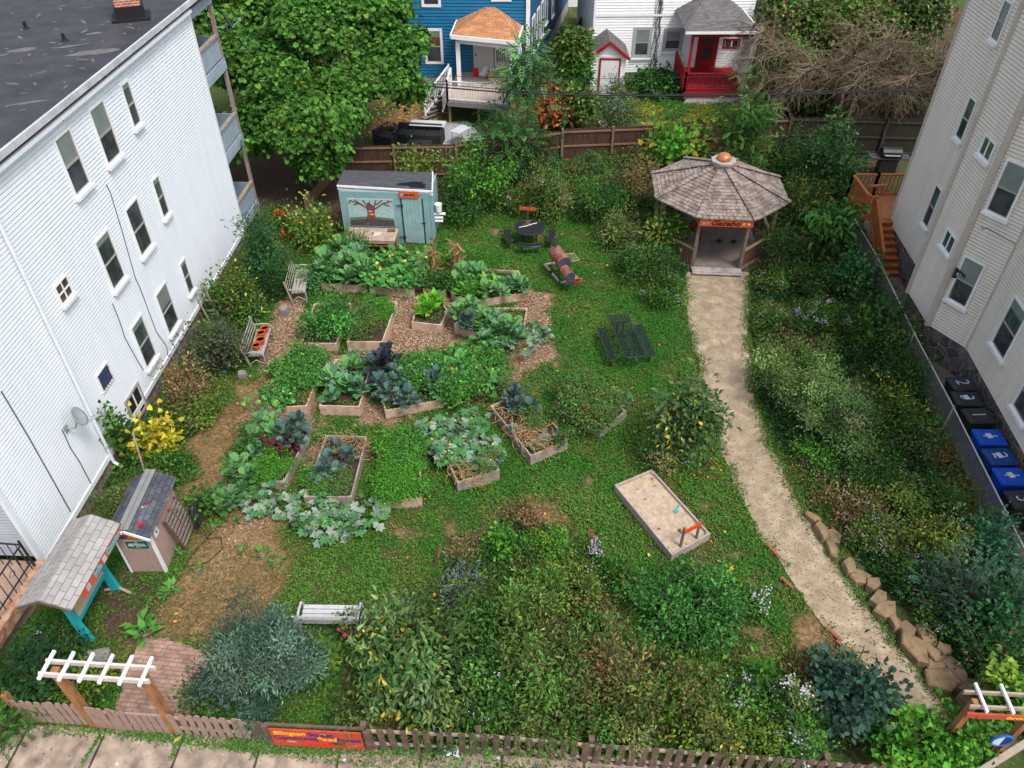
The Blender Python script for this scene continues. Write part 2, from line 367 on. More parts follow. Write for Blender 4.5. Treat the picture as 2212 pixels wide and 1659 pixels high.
# ---------------------------------------------------------------- colours in common use
white = M('white_paint', (.74, .77, .8), (.66, .69, .71), scale=6, rough=.5)
trimw = M('white_trim', (.82, .82, .82), (.7, .7, .7), scale=3, rough=.5)
greyw = M('grey_weathered_wood', (.42, .37, .34), (.25, .215, .195), scale=3, rough=.85, bump=.4, stretch=(1, 1, 1), contrast=.7)
brownw = M('brown_weathered_wood', (.16, .10, .07), (.085, .055, .04), scale=5, rough=.85, bump=.4)
picketw = M('picket_wood', (.165, .11, .078), (.085, .058, .044), scale=6, rough=.85, bump=.4, contrast=.7)
picketw2 = M('tan_picket_wood', (.36, .24, .19), (.25, .16, .13), scale=5, rough=.85, bump=.4)
railw = M('pale_rail_wood', (.42, .33, .27), (.28, .21, .17), scale=4, rough=.85)
bedw = M('bed_board_wood', (.56, .40, .30), (.38, .26, .19), scale=3.5, rough=.85, bump=.4, contrast=.75)
soil = M('dark_soil', (.075, .045, .03), (.028, .018, .012), scale=14, rough=1, bump=1., bscale=40)
dark = M('dark_void', (.015, .015, .016), rough=.8)
redp = M('red_paint', (.36, .015, .02), (.27, .01, .015), scale=3, rough=.5)
orangep = M('orange_sign_paint', (.62, .11, .025), (.45, .07, .02), scale=7, rough=.6, contrast=.8)
blackm = M('black_metal', (.016, .017, .018), (.03, .031, .032), scale=5, rough=.45)
stonem = M('grey_stone', (.26, .24, .22), (.14, .13, .12), scale=5, rough=.9, bump=.8)

# ---------------------------------------------------------------- ground
bed_defs = {}
PATH_L = [(1478, 588), (1481, 640), (1484, 700), (1500, 760), (1512, 800), (1535, 880), (1560, 980), (1600, 1070), (1650, 1165), (1700, 1245), (1760, 1330), (1850, 1425), (1950, 1545), (2000, 1640)]
PATH_R = [(1618, 588), (1616, 650), (1617, 720), (1622, 800), (1632, 870), (1660, 960), (1700, 1040), (1742, 1110), (1800, 1200), (1862, 1300), (1930, 1390), (2000, 1470), (2045, 1540), (2110, 1640)]
chipz = [pxpoly([(590, 620), (700, 565), (905, 550), (1130, 590), (1200, 690), (1190, 800), (1100, 850), (960, 900), (800, 950), (560, 1150), (470, 1290), (470, 1050), (560, 850), (575, 700)])]
chipcore = [pxpoly(p) for p in ([(840, 630), (905, 620), (990, 650), (985, 740), (860, 765), (770, 790), (800, 700)], [(600, 655), (650, 640), (645, 760), (560, 810), (560, 740)],
            [(1120, 610), (1185, 640), (1200, 760), (1120, 810)], [(900, 540), (950, 560), (930, 610), (895, 600)], [(560, 840), (600, 900), (560, 930), (520, 900)], [(790, 860), (830, 900), (800, 930), (775, 900)])]
dryz = [pxpoly([(380, 960), (480, 860), (560, 800), (590, 700), (640, 640), (600, 1000), (600, 1150), (620, 1260), (480, 1400), (320, 1390), (350, 1250), (410, 1130), (360, 1010)]),
        pxpoly([(1080, 1120), (1200, 1080), (1230, 1180), (1100, 1160)]), pxpoly([(1580, 1420), (1780, 1360), (1900, 1500), (1700, 1500)]),
        pxpoly([(820, 190), (930, 220), (960, 280), (840, 320), (800, 290)]), pxpoly([(1030, 780), (1160, 760), (1160, 830), (1060, 880)])]
straw = [pxpoly([(385, 985), (430, 960), (470, 985), (500, 1010), (450, 1040), (390, 1040)])]
soilz = [pxpoly([(280, 1220), (350, 1240), (330, 1370), (230, 1390), (200, 1300)]), pxpoly([(2020, 880), (2100, 900), (2160, 1180), (2080, 1190), (2030, 1000)]),
         pxpoly([(480, 300), (730, 330), (720, 470), (640, 470), (520, 430)]), pxpoly([(600, 330), (980, 380), (960, 480), (620, 470)]), pxpoly([(1640, 230), (1990, 260), (1900, 470), (1700, 330)]), pxpoly([(1690, -40), (2110, -60), (2050, 330), (1680, 290)])]
def zone(x, y, polys, soft):
    d = np.full(len(x), -1e9)
    for p in polys: d = np.maximum(d, polydist(x, y, p))
    return np.clip(.5 + d / soft, 0, 1)
gx = np.concatenate([np.arange(-60, -14, 1.5), np.arange(-14, 20, .16), np.arange(20, 34, .5), np.arange(34, 62, 2)])
gy = np.concatenate([np.arange(-12, 5, 1.5), np.arange(5, 40, .16), np.arange(40, 56, .4), np.arange(56, 130, 2.5)])
X, Y = np.meshgrid(gx, gy); xs = X.ravel(); ys = Y.ravel()
near = (xs > -14) & (xs < 34) & (ys > 5) & (ys < 75)
def masks(x, y):
    n = fnoise(x, y, 1.1, 3); n2 = fnoise(x, y, .55, 9)
    chip = np.clip(zone(x, y, chipz, 1.6) * .5 + zone(x, y, chipcore, .5) * .7 + (n2 - .5) * 1.3 + (n - .5) * .5, 0, 1)
    dry = np.clip(zone(x, y, dryz, 1.4) * .95 + (n2 - .5) * .9 + (fnoise(x, y, 2.4, 21) - .5) * 1.5, 0, 1)
    so = np.clip(zone(x, y, soilz, .8) + (n2 - .5) * .6, 0, 1)
    st = np.clip(zone(x, y, straw, .5) * 1.2 + (n2 - .5) * .5 - .1, 0, 1)
    return chip, dry, so, st
mk = [np.zeros(len(xs)) for _ in range(4)]
r_ = masks(xs[near], ys[near])
for a, b_ in zip(mk, r_): a[near] = b_
nx, ny = len(gx), len(gy); me = bpy.data.meshes.new('ground')
zz = np.zeros(len(xs)); zz[near] = (fnoise(xs[near], ys[near], 1.6, 5) - .5) * .05 - .03
idx = np.arange(nx * ny).reshape(ny, nx)
fq = np.stack([idx[:-1, :-1], idx[:-1, 1:], idx[1:, 1:], idx[1:, :-1]], -1).reshape(-1, 4)
me.vertices.add(len(xs)); me.vertices.foreach_set('co', np.stack([xs, ys, zz], 1).astype(np.float32).ravel())
me.loops.add(fq.size); me.loops.foreach_set('vertex_index', fq.astype(np.int32).ravel())
me.polygons.add(len(fq)); me.polygons.foreach_set('loop_start', np.arange(0, fq.size, 4, dtype=np.int32)); me.update(calc_edges=True)
a_ = me.attributes.new('zones', 'FLOAT_COLOR', 'POINT')
a_.data.foreach_set('color', np.stack([mk[0], mk[1], mk[2], mk[3]], 1).astype(np.float32).ravel())
gm = bpy.data.materials.new('ground_cover_soil'); gm.use_nodes = True; n = gm.node_tree; L = n.links; b = n.nodes['Principled BSDF']
b.inputs['Roughness'].default_value = .95; b.inputs['Specular IOR Level'].default_value = .1
at1 = n.nodes.new('ShaderNodeAttribute'); at1.attribute_name = 'zones'; sp = n.nodes.new('ShaderNodeSeparateColor'); L.new(at1.outputs['Color'], sp.inputs[0])
tc = n.nodes.new('ShaderNodeTexCoord')
def noise(scale, detail=6, stretch=None):
    x = n.nodes.new('ShaderNodeTexNoise'); x.inputs['Scale'].default_value = scale; x.inputs['Detail'].default_value = detail; x.inputs['Roughness'].default_value = .7
    L.new(tc.outputs['Object'], x.inputs['Vector']); return x.outputs['Fac']
def ramp(src, stops):
    c = n.nodes.new('ShaderNodeValToRGB'); e = c.color_ramp.elements
    while len(e) < len(stops): e.new(.5)
    for k, (p, cc) in zip(e, stops): k.position = p; k.color = (*cc, 1)
    L.new(src, c.inputs[0]); return c.outputs[0]
def mix(f, a, b2):
    m = n.nodes.new('ShaderNodeMix'); m.data_type = 'RGBA'; L.new(f, m.inputs[0]); L.new(a, m.inputs[6]); L.new(b2, m.inputs[7]); return m.outputs[2]
def thresh(m_, scale, k=2.2):
    a = n.nodes.new('ShaderNodeMath'); a.operation = 'ADD'; L.new(m_, a.inputs[0]); L.new(noise(scale), a.inputs[1])
    s = n.nodes.new('ShaderNodeMapRange'); s.inputs[1].default_value = .85; s.inputs[2].default_value = 1.15; L.new(a.outputs[0], s.inputs[0]); return s.outputs[0]
green = ramp(noise(7), [(.3, (.035, .05, .015)), (.5, (.055, .085, .022)), (.68, (.11, .10, .045))])
chips = ramp(noise(20, 8), [(.36, (.07, .042, .026)), (.5, (.22, .135, .085)), (.64, (.46, .32, .22))])
dryc = ramp(noise(12, 10), [(.3, (.07, .055, .022)), (.48, (.19, .12, .055)), (.66, (.36, .24, .13))])
soilc = ramp(noise(12), [(.3, (.035, .025, .016)), (.55, (.085, .055, .038)), (.75, (.17, .12, .085))])
strawc = ramp(noise(30), [(.35, (.26, .18, .09)), (.6, (.62, .48, .30))])
c0 = mix(thresh(sp.outputs[1], 9), green, dryc); c0 = mix(thresh(sp.outputs[0], 11), c0, chips)
c0 = mix(thresh(sp.outputs[2], 8), c0, soilc)
L.new(c0, b.inputs['Base Color'])
bp = n.nodes.new('ShaderNodeBump'); bp.inputs['Strength'].default_value = .9; bp.inputs['Distance'].default_value = .03; L.new(noise(35, 4), bp.inputs['Height']); L.new(bp.outputs[0], b.inputs['Normal'])
me.materials.append(gm)
nobj('ground', me, kind='structure')

# gravel path with a ragged edge
rng = np.random.default_rng(4)
def resample(pts, step=.12):
    P = [at(u, v) for u, v in pts]; out = []
    for i in range(len(P) - 1):
        k = max(1, int((P[i + 1] - P[i]).length / step)); out += [P[i].lerp(P[i + 1], j / k) for j in range(k)]
    return out + [P[-1]]
def ribbon(name, A, B, n, z, mat, amp, kind='structure', across=14, label=None, cat=None):
    A = np.array([(p.x, p.y) for p in A]); B = np.array([(p.x, p.y) for p in B])
    t = np.linspace(0, 1, n); ta = np.linspace(0, 1, len(A)); tb = np.linspace(0, 1, len(B))
    A = np.stack([np.interp(t, ta, A[:, i]) for i in (0, 1)], 1); B = np.stack([np.interp(t, tb, B[:, i]) for i in (0, 1)], 1)
    wob = lambda s: (fnoise(t * n * .06, t * 0 + s, .9, 31 + s) - .5) * amp
    d = unit(B - A); A = A + d * wob(1)[:, None]; B = B + d * wob(7)[:, None]
    vs = []; fs = []
    for i in range(n):
        for j in range(across + 1):
            q = A[i] + (B[i] - A[i]) * j / across; vs.append((q[0], q[1], z + (.012 * math.sin(q[0] * 3.1) * math.sin(q[1] * 2.3) + .012) * (0 < j < across)))
    for i in range(n - 1):
        for j in range(across): k = i * (across + 1) + j; fs.append((k, k + 1, k + across + 2, k + across + 1))
    m = MB(); m.add(vs, fs); o = m.build(name, mat, loc=(0, 0, 0), kind=kind, smooth=True)
    f = o.data.polygons[0]
    if f.normal.z < 0: o.data.flip_normals()
    return list(map(tuple, A)) + list(map(tuple, B[::-1]))
pathm = M('tan_gravel', (.25, .185, .12), (.45, .365, .26), scale=2.4, rough=.95, bump=1., bscale=45, contrast=.55, detail=15, c3=(.33, .255, .175))
path_poly = ribbon('path', resample(PATH_L), resample(PATH_R), 420, .006, pathm, .34)

# pavement of old concrete slabs along the picket fence, with grass in its joints
slab = brickmat('concrete_slabs', (.34, .265, .205), (.25, .195, .155), (.05, .055, .03), 1.75, 1.5, ms=.03, axes='XY', noise=.5, bump=.6, offset=.35)
m = MB(); A0 = at(-260, 1540); A1 = at(2500, 1720)
ed = Vector((A1.x - A0.x, A1.y - A0.y, 0)).normalized(); pave_rz = math.atan2(ed.y, ed.x)
m.add([(-4, -9, 0), (34, -9, 0), (34, 0, 0), (-4, 0, 0)], [(0, 1, 2, 3)])
m.build('pavement', slab, loc=(A0.x, A0.y, .004), rz=pave_rz, kind='structure')
# brick patio by the gate
m = MB(); pp = [at(u, v) for u, v in [(300, 1385), (350, 1380), (430, 1402), (468, 1440), (440, 1500), (395, 1585), (235, 1575), (262, 1500), (258, 1450)]]
cen = sum(pp, Vector()) / len(pp); rim = []
for i in range(len(pp)):
    for k in range(6):
        q = pp[i].lerp(pp[(i + 1) % len(pp)], k / 6) - cen; rim.append(q * (1 + rng.uniform(-.05, .04)))
m.add([(0, 0, 0)] + rim, [(0, i + 1, (i + 1) % len(rim) + 1) for i in range(len(rim))])
patio = brickmat('brick_paving', (.37, .235, .185), (.28, .165, .13), (.17, .115, .085), .21, .105, ms=.008, axes='XY', noise=.4, bump=.5)
m.build('brick_patio', patio, loc=(cen.x, cen.y, .01), rz=R(-6), kind='structure')
# concrete floor of the side passage by the bins, gravel patio far back, paths
alley = M('passage_concrete', (.21, .175, .145), (.115, .095, .078), scale=1.6, rough=.95, bump=.5, detail=9)
m = MB(); m.prism([(12.95, 11), (17.5, 11), (17.5, 30.5), (14.1, 30.5)], .002, .012); m.build('side_passage', alley, loc=(0, 0, 0), kind='structure')
pg = M('pale_gravel', (.42, .42, .43), (.20, .20, .21), scale=9, rough=.95, bump=.8, bscale=60)
m = MB(); m.prism([tuple(at(u, v))[:2] for u, v in [(862, 335), (868, 268), (1010, 262), (1045, 300), (1030, 340)]], 0, .012); m.build('gravel_patio', pg, loc=(0, 0, 0), kind='structure')
m = MB(); m.prism([tuple(at(u, v))[:2] for u, v in [(1648, 250), (1640, 100), (1650, -60), (1700, -60), (1690, 100), (1672, 250)]], 0, .012); m.build('dirt_path', M('tan_dirt', (.26, .19, .12), (.15, .11, .07), scale=2, rough=1, bump=.5), loc=(0, 0, 0), kind='structure')

# ---------------------------------------------------------------- house building blocks
class Wall:
    """a vertical wall plane: s runs along it, o outward, z up"""
    def __init__(w, P0, P1, flip=False):
        w.P = Vector((P0[0], P0[1], 0)); w.d = Vector((P1[0] - P0[0], P1[1] - P0[1], 0)); w.L = w.d.length; w.d.normalize()
        w.n = Vector((w.d.y, -w.d.x, 0)) * (-1 if flip else 1)
    def p(w, s, o, z): q = w.P + w.d * s + w.n * o; return Vector((q.x, q.y, z))
    def hit(w, u, v):
        r = ray(u, v); t = w.P.dot(w.n) / r.dot(w.n); X = r * t; return ((X - w.P).dot(w.d), H + X.z)
    def rect(w, pts):
        q = [w.hit(*p) for p in pts]; return (min(a[0] for a in q), max(a[0] for a in q), min(a[1] for a in q), max(a[1] for a in q))
    def quad(w, m, s0, s1, z0, z1, o0, o1=None, mi=0):
        """block from o0 to o1 outward"""
        if o1 is None:
            m.add([w.p(s0, o0, z0), w.p(s1, o0, z0), w.p(s1, o0, z1), w.p(s0, o0, z1)], [(0, 1, 2, 3)], mi); return
        v = [w.p(s, o, z) for o in (o0, o1) for s, z in ((s0, z0), (s1, z0), (s1, z1), (s0, z1))]
        m.add(v, [(3, 2, 1, 0), (4, 5, 6, 7), (0, 1, 5, 4), (1, 2, 6, 5), (2, 3, 7, 6), (3, 0, 4, 7)], mi)
def siding(w, s0, s1, z0, z1, course, d=.02, o=0.):
    m = MB(); z = z0
    while z < z1 - .01:
        zt = min(z + course, z1)
        g = course * .24
        m.add([w.p(s0, o + d, z), w.p(s1, o + d, z), w.p(s1, o + d * .35, zt - g), w.p(s0, o + d * .35, zt - g)], [(0, 1, 2, 3)])
        m.add([w.p(s0, o + d * .35, zt - g), w.p(s1, o + d * .35, zt - g), w.p(s1, o - g * .8, zt - g * .8), w.p(s0, o - g * .8, zt - g * .8), w.p(s1, o - g * .8, zt), w.p(s0, o - g * .8, zt)], [(0, 1, 2, 3), (3, 2, 4, 5)])
        m.add([w.p(s0, o - g, z), w.p(s1, o - g, z), w.p(s1, o + d, z), w.p(s0, o + d, z)], [(0, 1, 2, 3)]); z = zt
    w.quad(m, s0, s1, z0, z1, o - .12, o - .05)
    return m
glass = glassmat('window_glass'); glass2 = glassmat('green_window_glass', (.035, .06, .055)); blind = M('pale_blind', (.22, .25, .23), (.15, .18, .165), scale=2, rough=.5)
sashm = M('sash_paint', (.38, .36, .35), (.28, .24, .22), scale=3)
def window(w, s0, s1, z0, z1, root, upper=None, lower=None, fr=.06, split='h', sill=True, bars=0, frm=None, sash=None, slope=0.):
    frm = frm or trimw; sash = sash or sashm; upper = upper or glass2; lower = lower or glass
    m = MB()
    w.quad(m, s0, s0 + fr, z0, z1, .0, .06); w.quad(m, s1 - fr, s1, z0, z1, .0, .06)
    w.quad(m, s0 + fr, s1 - fr, z1 - fr, z1, .0, .06); w.quad(m, s0 + fr, s1 - fr, z0, z0 + fr, .0, .056)
    f = m.build('window', frm, root, world=True)
    a, b, c, d = s0 + fr, s1 - fr, z0 + fr, z1 - fr; k = .028
    m = MB(); zm = (c + d) / 2
    if split == 'h':
        w.quad(m, a, b, zm - k, zm + k, .033, .052)
        for (q0, q1) in ((c, zm - k), (zm + k, d)):
            w.quad(m, a, a + k, q0, q1, .0, .046); w.quad(m, b - k, b, q0, q1, .0, .046)
        w.quad(m, a + k, b - k, c, c + k, .0, .046); w.quad(m, a + k, b - k, d - k, d, .0, .046)
    elif split == 'v':
        sm = (a + b) / 2; w.quad(m, sm - k, sm + k, c, d, .033, .052); w.quad(m, a, a + k, c, d, 0, .046); w.quad(m, b - k, b, c, d, 0, .046)
    elif split == 'x':
        sm = (a + b) / 2; w.quad(m, sm - .02, sm + .02, c, d, .033, .052); w.quad(m, a, sm - .02, zm - .02, zm + .02, .033, .052); w.quad(m, sm + .02, b, zm - .02, zm + .02, .033, .052)
    if m.v: m.build('sash', trimw if split != 'h' else sash, f, world=True)
    m = MB(); w.quad(m, a, b, zm if split == 'h' else c, d, .032); m.build('pane', upper, f, world=True)
    if split == 'h' and random.random() < .6: m = MB(); w.quad(m, a + .01, b - .01, d - (d - c) * random.choice((.12, .2, .3, .42)), d, .034); m.build('roller_blind', blind, f, world=True)
    if split == 'h': m = MB(); w.quad(m, a, b, c, zm, .032); m.build('pane', lower, f, world=True)
    if bars:
        m = MB()
        for i in range(bars):
            s = a + (b - a) * (i + .5) / bars; m.bar(w.p(s, .07, c), w.p(s, .07, d), .015, .015)
        m.bar(w.p(a, .07, c + .1), w.p(b, .07, c + .1), .015, .015); m.bar(w.p(a, .07, d - .1), w.p(b, .07, d - .1), .015, .015)
        m.build('bars', M('rusty_iron', (.12, .05, .03), (.06, .03, .02), scale=20), f, world=True)
    if sill:
        m = MB(); w.quad(m, s0 - .05, s1 + .05, z0 - .09, z0, 0, .13); m.build('sill', trimw, f, world=True)
    return f
def cable(pts, r, name='cable', parent=None, mat=None, world=True, **k):
    m = MB(); m.tube(pts, r, 5); return m.build(name, mat or M('black_cable', (.02, .02, .022)), parent, world=world, **k)

# ---------------------------------------------------------------- left building
LW = Wall(at(171, 1087, .6), at(470, 588, .6))
lb = empty('apartment_building', LW.p(6, -4, 0), 0, 'three storey white clapboard apartment building with flat black roof on the left', 'building')
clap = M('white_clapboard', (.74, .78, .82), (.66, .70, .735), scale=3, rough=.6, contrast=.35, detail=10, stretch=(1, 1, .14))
siding(LW, -1.97, 14.75, .6, 9.2, .108).build('side_wall', clap, lb, world=True)
FW = Wall(LW.p(-1.97, 0, 0), LW.p(-1.97, -10, 0), flip=True)
if FW.n.y > 0: FW.n = -FW.n
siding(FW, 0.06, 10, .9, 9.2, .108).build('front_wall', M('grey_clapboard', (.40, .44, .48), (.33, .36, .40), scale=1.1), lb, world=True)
m = MB(); LW.quad(m, -2.03, -1.9, .55, 9.25, -.06, .045); LW.quad(m, 14.7, 14.86, .6, 9.25, -.1, .045); LW.quad(m, -1.9, 14.7, .46, .62, -.1, .05); m.build('corner_trim', white, lb, world=True)
rub = M('rubble_foundation', (.28, .22, .17), (.09, .07, .06), scale=6, rough=.95, bump=1, bscale=9, contrast=.8)
m = MB(); LW.quad(m, -1.95, 14.8, -.1, .46, -.3, -.02); m.build('foundation', rub, lb, world=True)
roofm = M('black_membrane', (.026, .027, .033), (.05, .051, .06), scale=1.3, rough=.7, detail=12, contrast=.6)
# silver patches and puddle marks on the roof
rr = random.Random(3); m = MB(); LW.quad(m, -2.5, 17.4, 9.35, 9.45, -16, .18)
def blob(c, a, b, th, z, k=10):
    pts = [(c.x + math.cos(th) * x - math.sin(th) * y, c.y + math.sin(th) * x + math.cos(th) * y, z) for x, y in ((a * math.cos(t) * rr.uniform(.7, 1.15), b * math.sin(t) * rr.uniform(.7, 1.15)) for t in (2 * math.pi * i / k for i in range(k)))]
    m.add(pts, [tuple(range(k))], 1)
for i in range(150):
    q = at(rr.uniform(-40, 395), rr.uniform(-40, 250), 9.454)
    if (q - LW.P).dot(LW.n) > -.2: continue
    s = rr.uniform(.03, .12); blob(q, s * rr.uniform(1, 2.5), s * .6, rr.uniform(0, 3), 9.453 + i * .00002, 7)
for u, v, a, b_ in ((205, 113, .75, .25), (48, 108, .45, .2), (205, 72, .3, .12), (150, 100, .6, .1), (60, 222, .5, .1)): blob(at(u, v, 9.455), a, b_, R(25), 9.4565 + a * .001)
rf = m.build('roof', [roofm, M('silver_coating', (.15, .145, .145), (.08, .075, .072), scale=4, rough=.8)], lb, world=True)
m = MB(); LW.quad(m, -2.5, 17.4, 9.33, 9.5, .181, .25); m.build('roof_edge', M('metal_edge', (.55, .58, .6), (.35, .37, .38), scale=2, rough=.5), rf, world=True)
m = MB(); LW.quad(m, -2.5, 17.4, 9.16, 9.32, .0, .12); m.build('eave_board', M('dark_red_board', (.045, .03, .03), (.12, .05, .05), scale=6), rf, world=True)  # dark red board below the roof edge
m = MB(); LW.quad(m, -2.5, 14.7, 9.1, 9.2, .02, .2); m.build('gutter', white, lb, world=True)
c = at(277, 44, 9.45); m = MB(); m.box((c.x, c.y + .3, 10.55), (.75, .65, 1.6), rz=R(20)); m.build('chimney', brickmat('chimney_brick', (.40, .09, .04), (.30, .06, .03), (.5, .4, .33), .21, .075, ms=.012, axes='BOX', noise=.2), rf, world=True)
m = MB(); m.box((c.x, c.y + .3, 9.65), (.85, .75, .42), rz=R(20)); m.box((c.x, c.y + .3, 9.49), (1.15, 1.05, .07), rz=R(20)); m.build('chimney_flashing', M('tar', (.012, .012, .013)), rf, world=True)
for u, v in ((140, 88), (57, 62)):
    c = at(u, v, 9.45); m = MB(); m.lathe(c, [(.12, 0), (.1, .02), (.06, .05), (.05, .2), (.04, .22)], 10); m.build('roof_vent', dark, rf, world=True)
for (s0, s1, z0, z1, up, lo) in [(4.93, 5.8, 7.17, 8.78, blind, glass), (6.87, 7.78, 7.13, 8.77, blind, glass), (8.88, 9.44, 7.38, 8.72, glass2, glass), (8.87, 9.42, 4.33, 5.71, glass2, glass),
                         (6.88, 7.78, 4.1, 5.76, glass, glass), (4.91, 5.78, 4.18, 5.82, glass, glass), (5.0, 5.83, 1.14, 2.79, glass2, glass), (6.85, 7.77, 1.07, 2.72, glass2, glass), (8.9, 9.43, 1.3, 2.6, glass2, glass)]:
    window(LW, s0, s1, z0, z1, lb, up, lo)
window(LW, 2.67, 3.3, 5.27, 5.85, lb, glassmat('brown_pane', (.05, .03, .025)), split='x', fr=.04)
window(LW, 2.69, 3.39, 2.2, 2.85, lb, M('blue_sheet', (.01, .09, .22), (.01, .06, .16), scale=4), split='', fr=.05, sill=False, bars=5)
window(LW, 3.38, 4.35, .25, 1.25, lb, dark, split='v', fr=.08, sill=False, frm=greyw)
m = MB(); m.tube([LW.p(1.84, .09, 9.1), LW.p(1.82, .09, 4), LW.p(1.79, .09, .35), LW.p(1.79, .3, .12)], .05, 8); m.build('downspout', white, lb, world=True)
for s_, pts in enumerate([[(5.35, 6.2), (5.3, 5.6), (5.6, 4.9), (5.55, 3.6), (5.9, 3.0), (5.85, 1.4), (6.3, .9)]]): pass
def wallcable(pp_, r=.012): cable([LW.p(*LW.hit(u, v)[:1], .03, LW.hit(u, v)[1]) for u, v in pp_], r, 'wall_cable', lb, M('grey_cable', (.10, .10, .11)))
wallcable([(227, 398), (236, 415), (262, 500), (290, 600), (300, 620), (335, 715), (358, 748), (362, 775)])
wallcable([(241, 656), (255, 690), (268, 730), (290, 770), (308, 800)])
wallcable([(0, 845), (60, 945), (122, 1055), (150, 1105)], .016)
wallcable([(128, 390 - 130), (133, 256), (135, 262)], .01)
# back porches, three levels
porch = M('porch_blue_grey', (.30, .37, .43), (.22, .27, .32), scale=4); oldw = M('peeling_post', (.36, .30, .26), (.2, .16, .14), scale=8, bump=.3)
bp_ = []
m = MB()
for o_, s_ in ((-.12, 17.1), (-3.2, 17.1)): m.bar(LW.p(s_, o_, -.1), LW.p(s_, o_, 9.3), .13, .13)
m.build('porch_posts', oldw, lb, world=True)
for zf in (.75, 3.75, 6.75):
    m = MB(); LW.quad(m, 14.86, 17.2, zf - .12, zf, -3.2, -.05); LW.quad(m, 14.86, 17.2, zf - .4, zf - .12, -.1, -.04); m.build('porch_floor', porch, lb, world=True)
    m = MB(); LW.quad(m, 14.9, 17.0, zf + .08, zf + .85, -.12, -.08)
    m.bar(LW.p(17.1, -.15, zf + .1), LW.p(17.1, -3.1, zf + .1), .05, .05)
    LW.quad(m, 17.03, 17.07, zf + .08, zf + .85, -3.1, -.2); m.build('porch_railing', porch, lb, world=True)
    m = MB(); LW.quad(m, 14.9, 17.03, zf + .86, zf + .94, -.17, -.02); m.build('porch_rail_cap', oldw, lb, world=True)
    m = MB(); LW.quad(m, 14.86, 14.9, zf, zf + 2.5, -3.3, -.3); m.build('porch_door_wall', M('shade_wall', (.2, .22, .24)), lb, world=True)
m = MB(); LW.quad(m, 14.86, 17.2, 8.75, 9.3, -.14, -.04); m.build('porch_fascia', porch, lb, world=True)
m = MB(); FW.quad(m, 1.2, 3.4, .9, 3.3, .03, .06); m.build('door', trimw, lb, world=True)
m = MB(); FW.quad(m, 1.1, 1.2, .9, 3.4, .02, .09); FW.quad(m, 1.2, 3.4, 3.3, 3.4, .02, .09); m.build('door_frame', M('rust_wood', (.3, .14, .09)), lb, world=True)
# stoop with iron railing in front of it
st = empty('front_stoop', FW.p(2, 1, 0), 0, 'tan concrete stoop with rusty edge and curled black iron railing at bottom left corner', 'stoop')
E0, E1 = at(83, 1228, .85), at(-40, 1420, .85); SW = Wall(E0, E1)
if SW.n.x < 0: SW.n = -SW.n
stm = M('stoop_concrete', (.36, .25, .19), (.27, .185, .14), scale=3)
m = MB(); SW.quad(m, -.2, 3.5, 0, .84, -4, -.1); m.build('platform', stm, st, world=True)
m = MB(); SW.quad(m, -.2, 3.5, .6, .95, -.1, .12); m.build('edge_beam', M('rusty_edge', (.42, .28, .19), (.22, .09, .04), scale=5, contrast=.7), st, world=True)
m = MB()
for z_ in (1.15, 1.8): m.bar(SW.p(0, -.05, z_), SW.p(3.2, -.05, z_), .03, .03)
for i in range(14): m.bar(SW.p(.1 + i * .23, -.05, .95), SW.p(.1 + i * .23, -.05, 1.8), .016, .016)
m.bar(SW.p(0, -.05, .9), SW.p(0, -.05, 1.95), .04, .04); m.bar(SW.p(0, -.05, 1.8), SW.p(0, -1.2, 1.8), .03, .03)
for i in range(5): m.bar(SW.p(0, -.2 - i * .22, .95), SW.p(0, -.2 - i * .22, 1.8), .016, .016)
for i in range(3):
    cx_ = .6 + i * .9; m.tube([SW.p(cx_ + .12 * math.cos(t) * (1 - t / 9), -.05, 1.45 + .12 * math.sin(t) * (1 - t / 9)) for t in [k * .5 for k in range(13)]], .008, 4)
m.build('railing', blackm, st, world=True)
# satellite dish
def dish(loc, nrm, arm, r, label, cm):
    d = empty('satellite_dish', loc, 0, label, 'satellite dish'); nrm = Vector(nrm).normalized(); X_ = nrm.orthogonal().normalized(); Y_ = nrm.cross(X_)
    loc = Vector(loc); vs = [loc + nrm * 0]; fs = []
    for i in range(1, 5):
        for j in range(20): t = j * math.pi / 10; q = r * i / 4; vs.append(loc + X_ * q * math.cos(t) + Y_ * q * math.sin(t) * 1.12 + nrm * (.22 * q * q / r))
    for j in range(20): fs.append((0, 1 + j, 1 + (j + 1) % 20))
    for i in range(3):
        for j in range(20): a = 1 + i * 20; fs.append((a + j, a + 20 + j, a + 20 + (j + 1) % 20, a + (j + 1) % 20))
    m = MB(); m.add(vs, fs); o = m.build('reflector', cm, d, world=True, smooth=True); o.modifiers.new('t', 'SOLIDIFY').thickness = .012
    m = MB(); m.tube([loc - nrm * .12 - Vector((0, 0, .05)), loc + Vector((0, 0, -r * 1.05)), loc + Vector(arm)], .018, 6); m.box(loc + Vector(arm), (.07, .07, .12)); m.build('feed_arm', M('dish_grey', (.3, .31, .32)), d, world=True)
    return d, loc
s_, z_ = LW.hit(134, 900); d_, l_ = dish(LW.p(s_, .42, z_), (1, .35, .5), (.55, .25, -.1), .28, 'grey satellite dish on an arm fixed to the white clapboard wall', M('dish_paint', (.30, .33, .35)))
m = MB(); m.tube([LW.p(s_ - .1, 0, z_ - .35), LW.p(s_ - .05, .25, z_ - .35), l_ - Vector((.05, 0, .1))], .025, 6); m.box(LW.p(s_ - .1, .02, z_ - .35), (.05, .15, .2)); m.build('wall_bracket', M('dish_grey', (.3, .31, .32)), d_, world=True)
cable([LW.p(LW.hit(u, v)[0], .03, LW.hit(u, v)[1]) for u, v in ((132, 928), (150, 968), (170, 998), (193, 1042), (212, 1060))], .014, 'cable', d_, M('grey_cable', (.10, .10, .11)))
